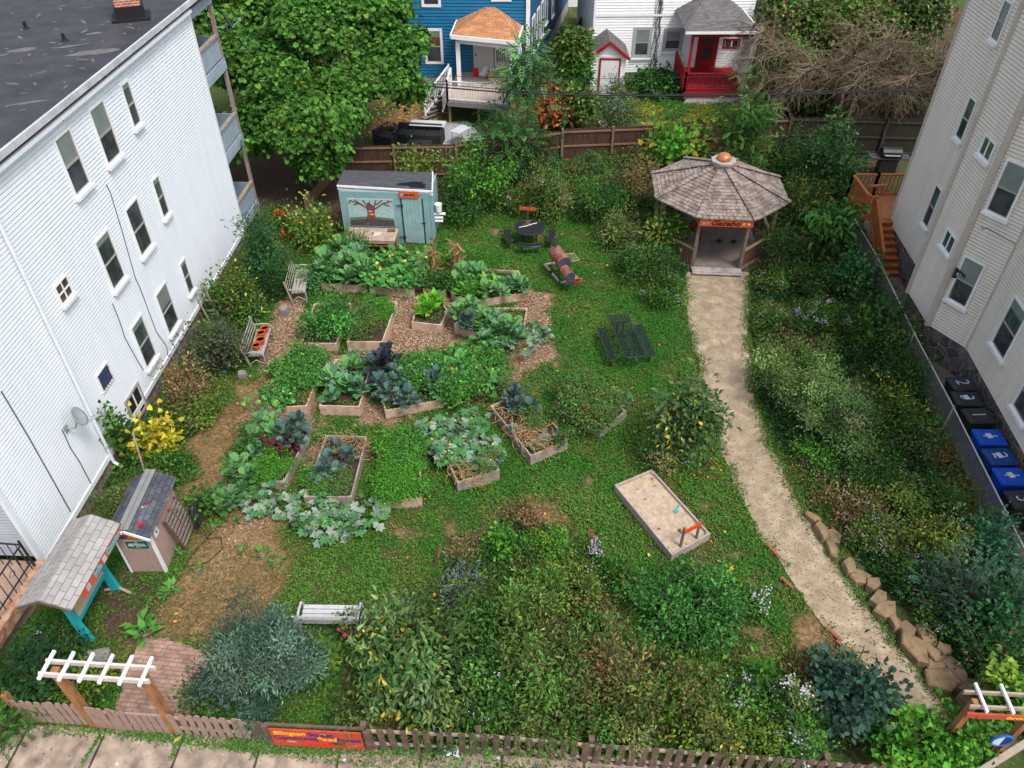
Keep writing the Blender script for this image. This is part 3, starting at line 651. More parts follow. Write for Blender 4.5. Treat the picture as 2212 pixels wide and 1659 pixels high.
l2 = LW.p(17.2, .35, 8.1); d2, _ = dish(l2, (.8, .3, .35), (.45, .2, .0), .34, 'dark satellite dish clamped to the rear porch post beside the maple', M('dish_dark', (.06, .065, .07)))
m = MB(); m.tube([LW.p(17.1, -.1, 7.9), l2 - Vector((.02, 0, .2)), l2], .025, 6); m.build('wall_bracket', M('dish_grey', (.3, .31, .32)), d2, world=True)

# ---------------------------------------------------------------- right building (cream, stone foundation, bay)
RA0 = at(1922, 479, 1.2); RD0 = at(2088, 752, 1.2); RDe = at(2212, 977, 1.2)
dd = (RDe - RD0).normalized(); RD1 = RD0 + dd * 9
B0 = at(1962, 630, 1.2); C0 = at(2004, 700, 1.2)
A1 = RD0 + (RA0 - RD0) * .52
rb = empty('apartment_building', (18, 22, 0), 0, 'tall cream clapboard building with angled bay and dark stone foundation on the right', 'building')
cream = M('cream_clapboard', (.74, .675, .60), (.61, .55, .48), scale=3, rough=.6, contrast=.4, detail=10, stretch=(1, 1, .14)); creamt = M('taupe_trim', (.50, .43, .37), (.44, .38, .325), scale=3)
fst = bpy.data.materials.new('fieldstone')
def stonemat():
    m = fst; m.use_nodes = True; n = m.node_tree; L = n.links; b = n.nodes['Principled BSDF']; b.inputs['Roughness'].default_value = .9
    tc = n.nodes.new('ShaderNodeTexCoord'); v1 = n.nodes.new('ShaderNodeTexVoronoi'); v1.feature = 'DISTANCE_TO_EDGE'; v1.inputs['Scale'].default_value = 2.6
    v2 = n.nodes.new('ShaderNodeTexVoronoi'); v2.inputs['Scale'].default_value = 2.6; L.new(tc.outputs['Object'], v1.inputs[0]); L.new(tc.outputs['Object'], v2.inputs[0])
    no = n.nodes.new('ShaderNodeTexNoise'); no.inputs['Scale'].default_value = 7; no.inputs['Detail'].default_value = 8; L.new(tc.outputs['Object'], no.inputs[0])
    c = n.nodes.new('ShaderNodeValToRGB'); c.color_ramp.elements[0].color = (.05, .048, .055, 1); c.color_ramp.elements[1].color = (.17, .15, .15, 1); x = c.color_ramp.elements.new(.93); x.color = (.15, .14, .13, 1); c.color_ramp.elements[2].color = (.27, .12, .07, 1)
    s = n.nodes.new('ShaderNodeSeparateColor'); L.new(v2.outputs['Color'], s.inputs[0]); L.new(s.outputs[0], c.inputs[0])
    e = n.nodes.new('ShaderNodeMapRange'); e.inputs[1].default_value = .03; e.inputs[2].default_value = .07; L.new(v1.outputs[0], e.inputs[0])
    mx = n.nodes.new('ShaderNodeMix'); mx.data_type = 'RGBA'; L.new(e.outputs[0], mx.inputs[0]); mx.inputs[6].default_value = (.24, .2, .17, 1); L.new(c.outputs[0], mx.inputs[7])
    m2 = n.nodes.new('ShaderNodeMix'); m2.data_type = 'RGBA'; m2.blend_type = 'MULTIPLY'; m2.inputs[0].default_value = .7; L.new(mx.outputs[2], m2.inputs[6])
    r2 = n.nodes.new('ShaderNodeMapRange'); r2.inputs[1].default_value = .3; r2.inputs[2].default_value = .7; r2.inputs[3].default_value = .4; r2.inputs[4].default_value = 1.4; L.new(no.outputs['Fac'], r2.inputs[0]); L.new(r2.outputs[0], m2.inputs[7])
    L.new(m2.outputs[2], b.inputs['Base Color']); bp = n.nodes.new('ShaderNodeBump'); bp.inputs['Distance'].default_value = .04; L.new(e.outputs[0], bp.inputs['Height']); L.new(bp.outputs[0], b.inputs['Normal'])
stonemat()
def rwall(a, b): return Wall(a, b)
walls = [rwall(RA0, A1), rwall(A1, B0), rwall(B0, C0), rwall(C0, RD0), rwall(RD0, RD1)]
for w in walls:
    if w.n.x > 0: w.n = -w.n
for i, w in enumerate(walls):
    siding(w, 0, w.L, 1.2, 12.4, .112).build('wall', cream, rb, world=True)
    m = MB(); w.quad(m, -.02, w.L + .02, -.1, 1.2, -.5, -.06); m.build('foundation', fst, rb, world=True)
back = Wall(RA0, RA0 + Vector((8, .6, 0)))
if back.n.y < 0: back.n = -back.n
siding(back, 0, 8, 1.2, 12.4, .112).build('wall', cream, rb, world=True)
for p_, wd in ((RA0, .1), (B0, .14), (C0, .16), (RD0, .07)):
    m = MB(); m.prism([(p_.x + wd * .75 * math.cos(t), p_.y + wd * .75 * math.sin(t)) for t in [k * math.pi / 4 for k in range(8)]], 1.17, 12.4); m.build('corner_board', creamt, rb, world=True)
RX = 1654.6
def cr(x, y): return (RX + .336 * x, .336 * y)
def cr2(x, y): return (RX + .336 * x, 557.5 + .336 * y)
w = walls[0]
for q in ([(1325, 612), (1362, 645), (1262, 915), (1225, 880)], [(1105, 1195), (1140, 1220), (1045, 1465), (1010, 1430)], [(1540, -10), (1585, 10), (1500, 290), (1460, 250)]):
    s0, s1, z0, z1 = w.rect([cr(*p) for p in q]); mid = (s0 + s1) / 2; window(w, mid - .3, mid + .3, z0, z1, rb, glass2, glass, fr=.06)
w = walls[2]
for q in ([(1410, 850), (1498, 930), (1440, 1055), (1362, 975)], [(1165, 1455), (1240, 1545), (1190, 1650), (1125, 1565)]):
    s0, s1, z0, z1 = w.rect([cr(*p) for p in q]); window(w, s0 + .1, s1 - .05, z0, z1, rb, glass2, split='v', fr=.06)
w = walls[3]
for q in ([cr(1640, 1035), cr(1570, 1450), cr(1475, 1385)], [cr2(1355, 5), cr2(1440, 45), cr2(1300, 355), cr2(1210, 295)]):
    s0, s1, z0, z1 = w.rect(q); print('winC', s0, s1, z0, z1)
    window(w, .22, .98, z0 + .1, z1 - .05, rb, blind, glass)
w = walls[4]
for q in ([cr2(1610, 235), cr2(1525, 655), cr2(1455, 540)],):
    s0, s1, z0, z1 = w.rect(q); print('winD', s0, s1, z0, z1); window(w, s0, s0 + 1., z0, z1, rb, glass2, glass)
    window(w, s0 + .3, s0 + 1.3, z0 + 3.1, z1 + 3.1, rb, glass2, glass)
s0, s1, z0, z1 = w.rect([cr2(1645, 845), cr2(1660, 900)]); window(w, s0, s0 + .9, z0 - .5, z1 + .8, rb, glass2, glass)
# wall lamp with two spots on the bay
s_, z_ = walls[3].hit(*cr2(1240, 75)); wl = empty('wall_lamp', walls[3].p(s_, .05, z_), 0, 'black twin spotlight on the bay wall of the cream building', 'wall lamp')
m = MB(); q = walls[3].p(s_, .05, z_); m.box(q, (.13, .1, .13)); m.build('base', blackm, wl, world=True)
for k in (-.13, .13):
    m = MB(); m.tube([q, q + Vector((k, -.12, -.03)), q + Vector((k * 1.4, -.24, -.1))], [.03, .05, .075], 8); m.build('lamp_head', blackm, wl, world=True)
cable([walls[3].p(*walls[3].hit(*cr2(x, y))[:1], .03, walls[3].hit(*cr2(x, y))[1]) for x, y in ((1235, 100), (1205, 180), (1180, 280), (1150, 292))], .014, 'wall_cable', rb, M('grey_cable2', (.25, .22, .19)))
cable([walls[3].p(walls[3].hit(*cr(x, y))[0], .03, walls[3].hit(*cr(x, y))[1]) for x, y in ((1390, 1450), (1400, 1475), (1420, 1460), (1500, 1505), (1605, 1565))], .014, 'wall_cable', rb, M('grey_cable2', (.25, .22, .19)))

# ---------------------------------------------------------------- blue house
bh = empty('blue_house', (-3, 49, 0), 0, 'blue clapboard house with white window frames and a tan hipped porch roof', 'house')
bluem = M('blue_clapboard', (.016, .17, .33), (.012, .13, .26), scale=1.3, rough=.5, contrast=.3, detail=8)
BW = Wall((-7.3, 45.2), (.85, 45.0))
if BW.n.y > 0: BW.n = -BW.n
siding(BW, 0, BW.L, 1.1, 10.5, .17, d=.025).build('front_wall', bluem, bh, world=True)
BS = Wall((.85, 45.0), (4.2, 62)); BS.n = Vector((abs(BS.n.x), -abs(BS.n.y), 0))
siding(BS, 0, BS.L, .9, 10.5, .17, d=.025).build('side_wall', M('blue_clapboard_shaded', (.02, .09, .19), (.016, .075, .16), scale=1.3), bh, world=True)  # side wall's shade is put into a darker copy of the blue
m = MB(); BW.quad(m, 0, BW.L, 0, 1.1, -.2, -.03); BS.quad(m, 0, BS.L, 0, .9, -.2, -.02); m.build('foundation', M('pale_foundation', (.36, .37, .38), (.28, .29, .3)), bh, world=True)
m = MB(); m.box((.87, 44.97, 5.6), (.22, .22, 9.6)); BW.quad(m, BW.L - 3, BW.L + .05, 10.2, 10.5, 0, .2); m.build('corner_trim', trimw, bh, world=True)
BLW = Wall((-7.3, 45.2), (-6.6, 60)); BLW.n = Vector((-1, 0, 0)); siding(BLW, 0, 14, 1.1, 10.5, .17, d=.025).build('side_wall', bluem, bh, world=True)
for q, kk in (([(914, 61), (959, 138)], 0), ([(907, -45), (953, 15)], 0), ([(1060, -52), (1105, 3)], 0)):
    s0, s1, z0, z1 = BW.rect(q); window(BW, s0, s1, z0, z1, bh, glassmat('brown_pane2', (.09, .04, .02)), glass, fr=.13, sill=False)
for s in (1.3, 2.9, 4.4, 5.9, 8.6): window(BS, s, s + .95, 1.9 if s != 5.9 else 2.2, 3.9 + (s == 5.9) * .4, bh, glass2, glass, fr=.13)
for s in (1.8, 5.6, 9): window(BS, s, s + .95, 5.6, 7.4, bh, glass2, glass, fr=.13)
# porch roof
m = MB(); e = [Vector(p) for p in ((-3.45, 42.55, 4.0), (.25, 42.35, 4.0), (.75, 44.98, 4.0), (-3.3, 45.1, 4.0))]; r0, r1 = Vector((-1.55, 44.3, 5.0)), Vector((-1.1, 44.3, 5.0)); r2, r3 = Vector((-1.55, 45.1, 5.05)), Vector((-1.1, 45.1, 5.05))
e0, e1 = aty(974, 75, 42.6), aty(1117, 89, 42.4); e2 = aty(1128, 61, 44.9); e3 = aty(988, 49, 45.); r0 = aty(1048, 21, 44.7); r1 = aty(1069, 21, 44.7)
e2.z = e1.z + .05; e3.z = e0.z + .05
up_ = Vector((0, .35, .05))
m.add([e0, e1, e2, e3, r0, r1, r0 + up_, r1 + up_], [(0, 1, 5, 4), (1, 2, 7, 5), (3, 0, 4, 6), (4, 5, 7, 6)])
def uvplane(o, sc=1):
    me = o.data; uv = me.uv_layers.new(name='uv')
    for p in me.polygons:
        nn = p.normal; x = Vector((0, 0, 1)).cross(nn); x = x.normalized() if x.length > .05 else Vector((1, 0, 0)); y = nn.cross(x)
        for li in p.loop_indices: c = me.vertices[me.loops[li].vertex_index].co; uv.data[li].uv = (c.dot(x) * sc, c.dot(y) * sc)
pr = m.build('porch_roof', brickmat('tan_shingles', (.46, .22, .10), (.36, .16, .075), (.22, .10, .05), .35, .16, ms=.012, axes='UV', noise=.2), bh, world=True); uvplane(pr)
m = MB()
for a, b_ in ((e0, e1), (e1, e2), (e0, e3)): m.bar(a - Vector((0, 0, .1)), b_ - Vector((0, 0, .1)), .14, .2)
for a, b_ in ((e0 + Vector((.3, .3, -.35)), e1 + Vector((-.3, .3, -.35))),): m.bar(a, b_, .16, .28)
for a, b_ in ((e0, r0), (r0, r1), (r1, e2), (e1, r1)): pass
m.build('porch_eave', trimw, pr, world=True)
# deck
FZ = 1.35
dk0, dk1 = at(967, 217, FZ), at(1100, 228, FZ)
m = MB(); m.prism([(dk0.x, dk0.y), (dk1.x, dk1.y), (dk1.x + .1, 44.95), (dk0.x + .25, 45.1)], FZ - .1, FZ); m.build('deck_floor', M('deck_boards', (.46, .36, .30), (.34, .26, .215), scale=3), bh, world=True)
m = MB(); m.bar(dk0 + Vector((0, -.03, -.16)), dk1 + Vector((0, -.03, -.16)), .07, .24); m.build('deck_beam', M('grey_beam', (.2, .2, .2)), bh, world=True)
def railing(name, a, b_, root, mat, h=1., sp=.14, pw=.035, post=.1, cap=.06, posts=True, zb=.1):
    a, b_ = Vector(a), Vector(b_); m = MB(); k = max(1, int((b_ - a).length / sp)); up = Vector((0, 0, 1))
    m.bar(a + up * h, b_ + up * h, cap * 1.5, cap); m.bar(a + up * zb, b_ + up * zb, cap, cap)
    for i in range(1, k): q = a.lerp(b_, i / k); m.bar(q + up * zb, q + up * h, pw, pw)
    if posts:
        for q in (a, b_): m.bar(q - up * .05, q + up * (h + .08), post, post)
    return m.build(name, mat, root, world=True)
railing('deck_railing', dk0, dk1, bh, trimw); railing('deck_railing', dk1, Vector((dk1.x + .1, 44.8, FZ)), bh, trimw); railing('deck_railing', dk0, Vector((dk0.x + .1, 42.6, FZ)), bh, trimw)
sb = Vector((dk0.x - 1.0, 41.3, .1)); railing('stair_railing', Vector((dk0.x - .05, 43.2, FZ)), Vector((dk0.x - 1.3, 41.6, .25)), bh, trimw); railing('stair_railing', Vector((dk0.x + .1, 42.4, FZ)), Vector((dk0.x - .35, 41.3, .45)), bh, trimw, posts=False)
m = MB()
for i in range(6): m.box((dk0.x - .15 - i * .2, 42.8 - i * .2, FZ - .12 - i * .22), (.9, .3, .06), rz=R(45))
m.build('stairs', M('grey_tread', (.25, .24, .23)), bh, world=True)
for u_, v_ in ((973, 265), (1035, 267), (1100, 262)):
    q = at(u_, v_, 0); m = MB(); m.bar(q, Vector((q.x, q.y + .1, FZ - .1)), .13, .13); m.build('deck_post', M('treated_post', (.33, .24, .11)), bh, world=True)
for u_, v_ in ((995, 170), (1122, 178)):
    q = at(u_, v_, FZ); zt = e0.z - .4; m = MB(); m.bar(Vector((q.x, 42.9, FZ)), Vector((q.x, 42.9, zt)), .22, .22); m.build('porch_post', trimw, bh, world=True)
m = MB(); BW.quad(m, BW.hit(1022, 95)[0], BW.hit(1066, 95)[0], FZ, FZ + 2.2, .03, .07); BW.quad(m, BW.hit(1068, 95)[0], BW.hit(1107, 95)[0], FZ, FZ + 2.3, .03, .08); dr = m.build('door', M('white_door', (.62, .56, .53), (.58, .52, .49)), bh, world=True)
s_, z_ = BW.hit(1072, 96); m = MB(); BW.quad(m, s_, s_ + .5, z_ - .9, z_, .082); m.build('door_window', glass, dr, world=True)
m = MB()
for i in range(5): BW.quad(m, s_ + .08 + i * .1, s_ + .1 + i * .1, z_ - .9, z_, .084, .09)
m.build('door_bars', trimw, dr, world=True)
m = MB(); s_, z_ = BW.hit(1028, 117); m.box(BW.p(s_, .1, FZ + 1), (.06, .08, .1)); m.build('door_handle', blackm, dr, world=True)
# things on the porch
def porch_thing(name, u, v, label, cat, builder, z=FZ):
    q = at(u, v, z); r = empty(name, q, 0, label, cat); builder(r); return r
def bucket(r): MB().lathe((0, 0, 0), [(.13, 0), (.17, .42), (.15, .42), (.13, .38)], 12).build('body', M('red_plastic', (.7, .01, .01), rough=.4), r); MB().tube([(-.17, 0, .4), (0, -.05, .3), (.17, 0, .4)], .01, 4).build('handle', blackm, r)
porch_thing('bucket', 1027, 165, 'bright red bucket on the white deck', 'bucket', bucket)
def pchair(r):
    m = MB(); m.box((0, 0, .42), (.45, .45, .05)); m.build('seat', M('chair_cane', (.26, .12, .06)), r)
    m = MB(); m.prism([(.24 * math.cos(t), .3 * math.sin(t)) for t in [k * .4 for k in range(16)]], 0, .046)
    m.v = [(x, .22 + z_, .78 + y) for x, y, z_ in m.v]; m.build('backrest', M('chair_cane', (.26, .12, .06)), r)
    for x in (-.2, .2):
        for y in (-.2, .2): MB().bar((x, y, 0), (x, y, .42), .035, .035).build('leg', M('chair_wood', (.1, .05, .03)), r)
porch_thing('chair', 1043, 152, 'brown round backed chair by the porch door', 'chair', pchair)
def bags(r):
    rr = random.Random(5)
    for i, (c_, s) in enumerate((((0, 0, .22), .28), ((.25, .05, .15), .2), ((.05, .1, .5), .2))):
        m = MB(); m.lathe(c_, [(s * .5, -s * .7), (s, -s * .3), (s * 1.05, .1 * s), (s * .6, s * .7), (s * .2, s * .9)], 9); m.v = [(x + rr.uniform(-.04, .04), y + rr.uniform(-.04, .04), z_) for x, y, z_ in m.v]
        m.build('bag', M('white_plastic', (.5, .56, .58), (.3, .4, .42), scale=6), r)
porch_thing('bag_pile', 1046, 168, 'heap of white and pale blue bags on the porch deck', 'bags', bags)
def pbox(r): MB().box((0, 0, .22), (.35, .3, .44)).build('carton', M('cardboard', (.4, .2, .09)), r, bevel=.01); MB().box((0, -.152, .3), (.08, .004, .2)).build('tape', M('tape', (.5, .3, .15)), r)
porch_thing('box', 1061, 172, 'small cardboard box on the porch deck', 'box', pbox)

# ---------------------------------------------------------------- white house
wh = empty('white_house', (9, 50, 0), 0, 'white clapboard house with red trimmed porch and grey window surrounds', 'house')
wcl = M('bright_white_clapboard', (.90, .90, .90), (.78, .78, .76), scale=2, rough=.6, contrast=.3, detail=9, stretch=(1, 1, .2))
HW = Wall((4.75, 47.45), (13.9, 47.75)); HW.n = Vector((0, -1, 0))
siding(HW, 0, HW.L, .5, 9, .15, d=.022).build('front_wall', wcl, wh, world=True)
HL = Wall((4.75, 47.45), (4.5, 58)); HL.n = Vector((-1, 0, 0)); siding(HL, 0, 10, .5, 9, .15, d=.022).build('side_wall', wcl, wh, world=True)
HR = Wall((13.9, 47.75), (13.7, 58)); HR.n = Vector((1, 0, 0)); siding(HR, 0, 10, .5, 9, .15, d=.022).build('side_wall', wcl, wh, world=True)
m = MB(); HW.quad(m, 0, HW.L, 0, .5, -.2, -.03); m.build('foundation', M('grey_foundation', (.2, .2, .2)), wh, world=True)
s_, z_ = HW.hit(1290, 36); m = MB(); HW.quad(m, 0, 6, z_, z_ + .12, .0, .06); HW.quad(m, -.08, .06, .5, 9, 0, .05); m.build('trim_band', trimw, wh, world=True)
gw = M('grey_casing', (.36, .38, .4), (.3, .32, .34))
for q in ([(1370, 59), (1404, 126)], [(1436, 62), (1473, 113)]): s0, s1, z0, z1 = HW.rect(q); window(HW, s0, s1, z0, z1, wh, blind, glass, fr=.17, frm=gw, sill=True)
# bulkhead entry
q0, q1 = at(1273, 202), at(1345, 204); bk = empty('entry_shed', (q0.x, q0.y, 0), 0); bpy.data.objects.remove(bk)
SB = Wall(q0, q1); SB.n = Vector((0, -1, 0)); ez = aty(1278, 116, q0.y).z; pz = aty(1325, 88, q0.y).z
siding(SB, 0, SB.L, 0, ez, .15, d=.022).build('entry_front', wcl, wh, world=True)
m = MB(); m.add([SB.p(0, 0, ez), SB.p(SB.L, 0, ez), SB.p(SB.L / 2, 0, pz)], [(0, 1, 2)]); m.build('entry_gable', wcl, wh, world=True)
for xx in (0, SB.L):
    w_ = Wall(SB.p(xx, 0, 0), SB.p(xx, -2.2, 0)); w_.n = Vector((-1 if xx == 0 else 1, 0, 0)); siding(w_, 0, 2.2, 0, ez, .15, d=.022).build('entry_side', wcl, wh, world=True)
m = MB(); a, b_, c = SB.p(-.2, .15, ez - .12), SB.p(SB.L / 2, .15, pz + .05), SB.p(SB.L + .2, .15, ez - .12); bk_ = Vector((0, 2.35, 0))
m.add([a, b_, c, a + bk_, b_ + bk_, c + bk_], [(0, 1, 4, 3), (1, 2, 5, 4)]); er = m.build('entry_roof', brickmat('grey_shingles_far', (.10, .095, .095), (.15, .14, .135), (.05, .05, .05), .3, .14, ms=.01, axes='UV', noise=.25), wh, world=True); uvplane(er)
m = MB(); m.bar(a - Vector((0, .02, .1)), b_ - Vector((0, .02, .1)), .06, .16); m.bar(b_ - Vector((0, .02, .1)), c - Vector((0, .02, .1)), .06, .16); m.build('entry_red_trim', redp, wh, world=True)
s0, s1, z0, z1 = SB.rect([(1299, 128), (1331, 203)])
m = MB(); SB.quad(m, s0, s1, 0, z1, .03, .06); m.build('entry_door', trimw, wh, world=True); m = MB(); SB.quad(m, s0 - .1, s0, 0, z1 + .1, .03, .08); SB.quad(m, s1, s1 + .1, 0, z1 + .1, .03, .08); SB.quad(m, s0, s1, z1, z1 + .1, .03, .08); m.build('entry_door_frame', redp, wh, world=True)
# red porch
PF = .75
g0, g1 = at(1478, 196, PF), at(1612, 196, PF)
m = MB(); m.prism([(g0.x, g0.y), (g1.x, g1.y), (g1.x, 47.6), (g0.x, 47.6)], PF - .12, PF); m.build('porch_floor', M('red_floor', (.30, .015, .02), (.2, .01, .015)), wh, world=True)
m = MB(); m.bar(g0 + Vector((0, -.03, -.2)), g1 + Vector((0, -.03, -.2)), .06, .28); m.bar(g0 + Vector((0, -.03, -.2)), Vector((g0.x, 47.4, PF - .2)), .06, .28); m.build('porch_skirt', redp, wh, world=True)
m = MB()
for i in range(40):
    x = g0.x + (g1.x - g0.x) * i / 40; m.bar((x, g0.y, 0), (x + .35, g0.y, .4), .03, .02); m.bar((x + .35, g0.y + .02, 0), (x, g0.y + .02, .4), .03, .02)
m.build('porch_lattice', trimw, wh, world=True)
railing('porch_railing', g0, g1, wh, redp, h=.95, sp=.16); railing('porch_railing', g0, Vector((g0.x, 47.3, PF)), wh, redp, h=.95, sp=.16)
wz = aty(1500, 70, g0.y + .1).z
for x in (g0.x + .08, g1.x - .05): m = MB(); m.bar((x, g0.y + .08, PF), (x, g0.y + .08, wz), .14 if x < 10 else .3, .14); m.build('porch_post', redp if x < 12 else trimw, wh, world=True)
m = MB(); m.bar((g0.x, g0.y + .08, wz), (g1.x + .2, g0.y + .08, wz), .12, .42); m.build('porch_lintel', redp, wh, world=True)
PE = Wall((g1.x, g0.y + .1), (g1.x + .1, 47.6)); PE.n = Vector((1, 0, 0)); siding(PE, 0, 2.2, PF - .2, wz + .2, .15, d=.022).build('porch_side', wcl, wh, world=True)
e0, e1 = aty(1482, 62, g0.y - .25), aty(1644, 67, g0.y - .2); e0.z = e1.z; pk = aty(1562, -12, 47.3); e2 = Vector((e0.x + .1, 47.7, e0.z)); e3 = Vector((e1.x - .1, 47.7, e0.z))
m = MB(); pk2 = pk + Vector((-1.0, -.1, -.05)); m.add([e0, e1, e3, e2, pk, pk2, pk + Vector((0, .6, 0)), pk2 + Vector((0, .6, 0))], [(0, 1, 4, 5), (1, 2, 6, 4), (3, 0, 5, 7), (4, 6, 7, 5)]); o = m.build('porch_roof', MATS['grey_shingles_far'], wh, world=True); uvplane(o)
m = MB(); m.bar(e0 - Vector((0, 0, .08)), e1 - Vector((0, 0, .08)), .14, .12); m.bar(e1 - Vector((0, 0, .08)), e3 - Vector((0, 0, .08)), .14, .12); m.build('porch_gutter', trimw, o, world=True)
s0, s1 = HW.hit(1508, 100)[0], HW.hit(1553, 100)[0]; m = MB(); HW.quad(m, s0, s1, PF, PF + 2.2, .03, .08); dr = m.build('door', redp, wh, world=True)
m = MB(); HW.quad(m, s0 + .3, s1 - .3, PF + 1.3, PF + 2.0, .083); HW.quad(m, s0 + .3, s1 - .3, PF + .5, PF + 1.15, .083); m.build('door_window', glass, dr, world=True)
s0, s1, z0, z1 = HW.rect([(1566, 86), (1599, 108)]); window(HW, s0, s1, z0, z1, wh, glass, split='v', frm=redp, fr=.1, sill=False)
HW2 = MB(); s0, s1 = HW.hit(1502, 100)[0], HW.hit(1618, 100)[0]
m = MB()
for i in range(12):   # vine of bare stems on the wall
    pts = []; x = HW.hit(1415 + random.uniform(-6, 6), 100)[0]
    for k in range(12): pts.append(HW.p(x + random.uniform(-.12, .12), .05, .1 + k * random.uniform(.45, .6)))
    m.tube(pts, .012, 4)
vn = m.build('climbing_vine', M('vine_bark', (.07, .06, .05)), label='bare climbing vine up the middle of the white house wall', cat='vine')
# ---------------------------------------------------------------- garden shed
GS = Wall((-6.95, 28.72), (-3.3, 28.52)); GS.n = Vector((0, -1, 0)); gz = math.atan2(-.2, 3.65)
sh = empty('garden_shed', (-5.1, 29.5, 0), 0, 'pale blue green garden shed with tree mural and patched black roof', 'shed')
teal = M('blue_green_boards', (.22, .36, .37), (.17, .29, .305), scale=2.5, rough=.7, contrast=.6); tealt = M('blue_green_trim', (.27, .41, .42), (.2, .32, .33), scale=3)
m = MB()
for i in range(24):
    s = .15 * i; GS.quad(m, s + .004, min(s + .15, 3.65), 0, 2.32, -.06, 0)
m.build('front_wall', teal, sh, world=True)
for s, dx in ((3.65, 1), (0, -1)):
    P0 = GS.p(s, 0, 0); w_ = Wall(P0, P0 + Vector((.12, 2.0, 0))); w_.n = Vector((dx, 0, 0)); m = MB()
    for i in range(13): w_.quad(m, i * .152 + .004, i * .152 + .152, 0, 2.2, -.06, 0)
    m.build('side_wall', teal, sh, world=True)
    m = MB(); w_.quad(m, -.03, .06, 0, 2.3, 0, .03); m.build('corner_trim', tealt, sh, world=True); m = MB(); w_.quad(m, .5, .56, 0, 2.2, 0, .03); m.build('batten', tealt, sh, world=True)
def quad3(m, pts, th, mi=0):
    pts = [Vector(p) for p in pts]; n_ = (pts[1] - pts[0]).cross(pts[2] - pts[0]).normalized() * th
    m.add(pts + [p + n_ for p in pts], [(3, 2, 1, 0), (4, 5, 6, 7), (0, 1, 5, 4), (1, 2, 6, 5), (2, 3, 7, 6), (3, 0, 4, 7)], mi)
r0, r1, r2, r3 = [at(*q) for q in ((728, 400, 2.45), (933, 412, 2.38), (934, 374, 2.2), (742, 370, 2.2))]
m = MB(); quad3(m, [r0, r1, r2, r3], .05); srf = m.build('roof', M('tar_paper', (.05, .052, .06), (.085, .088, .098), scale=3, rough=.75, contrast=.75, detail=10, stretch=(1, 2.5, 1)), sh, world=True)
def onroof(a, b_, z=.055): q = r0.lerp(r1, a).lerp(r3.lerp(r2, a), b_); q.z += z; return q
m = MB()
for a, b_, c_, d_ in ((.63, .12, .76, .38), (.76, .05, .93, .3), (.69, .3, .9, .4)): m.add([onroof(a, b_, .056 + a * .002), onroof(c_, b_, .056 + a * .002), onroof(c_, d_, .056 + a * .002), onroof(a, d_, .056 + a * .002)], [(0, 1, 2, 3)])
m.build('tar_patch', M('fresh_tar', (.008, .009, .012), rough=.5), srf, world=True)
m = MB(); m.bar(r0 - Vector((0, .03, .02)), r1 - Vector((0, .03, .02)), .03, .09); m.bar(r0 + Vector((0, .01, -.17)), r1 + Vector((0, .01, -.17)), .03, .08); m.bar(r1 + Vector((.02, 0, .01)), r2 + Vector((.02, 0, .01)), .05, .12); m.bar(r1 + Vector((.0, 0, -.16)), r2 + Vector((0, 0, -.16)), .05, .1); m.build('fascia', trimw, srf, world=True)
ds0, ds1 = 2.5, 3.3
m = MB()
for i in range(5): GS.quad(m, ds0 + i * .16 + .003, ds0 + i * .16 + .16, .06, 2.05, .012, .035)
dr = m.build('door', tealt, sh, world=True)
m = MB(); GS.quad(m, ds0 - .06, ds0 - .005, .03, 2.08, .0, .02); GS.quad(m, ds1 + .005, ds1 + .06, .03, 2.08, 0, .02); GS.quad(m, ds0 - .06, ds1 + .06, 0, .03, 0, .02); m.build('door_gap', M('dark_gap', (.03, .045, .05)), sh, world=True)
for zz_ in (1.75, .3): m = MB(); GS.quad(m, ds0 - .22, ds0 + .02, zz_, zz_ + .04, .036, .05); GS.quad(m, ds0 - .05, ds0 + .03, zz_ - .05, zz_ + .09, .036, .055); m.build('hinge', blackm, dr, world=True)
m = MB(); GS.quad(m, ds1 - .06, ds1 + .1, .98, 1.02, .036, .06); GS.quad(m, ds1 + .02, ds1 + .07, .9, 1.0, .036, .07); m.build('door_latch', blackm, dr, world=True)
# mural panel: a bare tree over dark earth
mu = MB(); GS.quad(mu, .25, 2.13, .78, 2.02, .0, .03); mp_ = mu.build('mural', M('mural_ground', (.36, .46, .44), (.28, .40, .39), scale=9, contrast=.8), sh, world=True)
m = MB(); pts = [(.27, .8), (2.11, .8), (2.11, 1.08), (1.7, 1.12), (1.2, 1.16), (.8, 1.12), (.27, 1.05)]; m.add([GS.p(s, .033, z) for s, z in pts], [tuple(range(7))]); m.build('mural_earth', M('mural_earth', (.03, .028, .03), (.10, .08, .075), scale=12), mp_, world=True)
m = MB(); pts = [(.27, 1.06), (.8, 1.13), (1.2, 1.17), (1.7, 1.13), (2.11, 1.09), (2.11, 1.16), (1.5, 1.22), (.9, 1.22), (.27, 1.16)]; m.add([GS.p(s, .0335, z) for s, z in pts], [tuple(range(9))]); m.build('mural_grass', M('mural_green', (.05, .19, .12)), mp_, world=True)
m = MB(); pts = [(.95, 1.12), (1.4, 1.12), (1.33, 1.3), (1.36, 1.55), (1.38, 1.66), (1.1, 1.9), (1.0, 1.66), (1.05, 1.4)]; m.add([GS.p(s, .036, z) for s, z in pts], [tuple(range(8))])
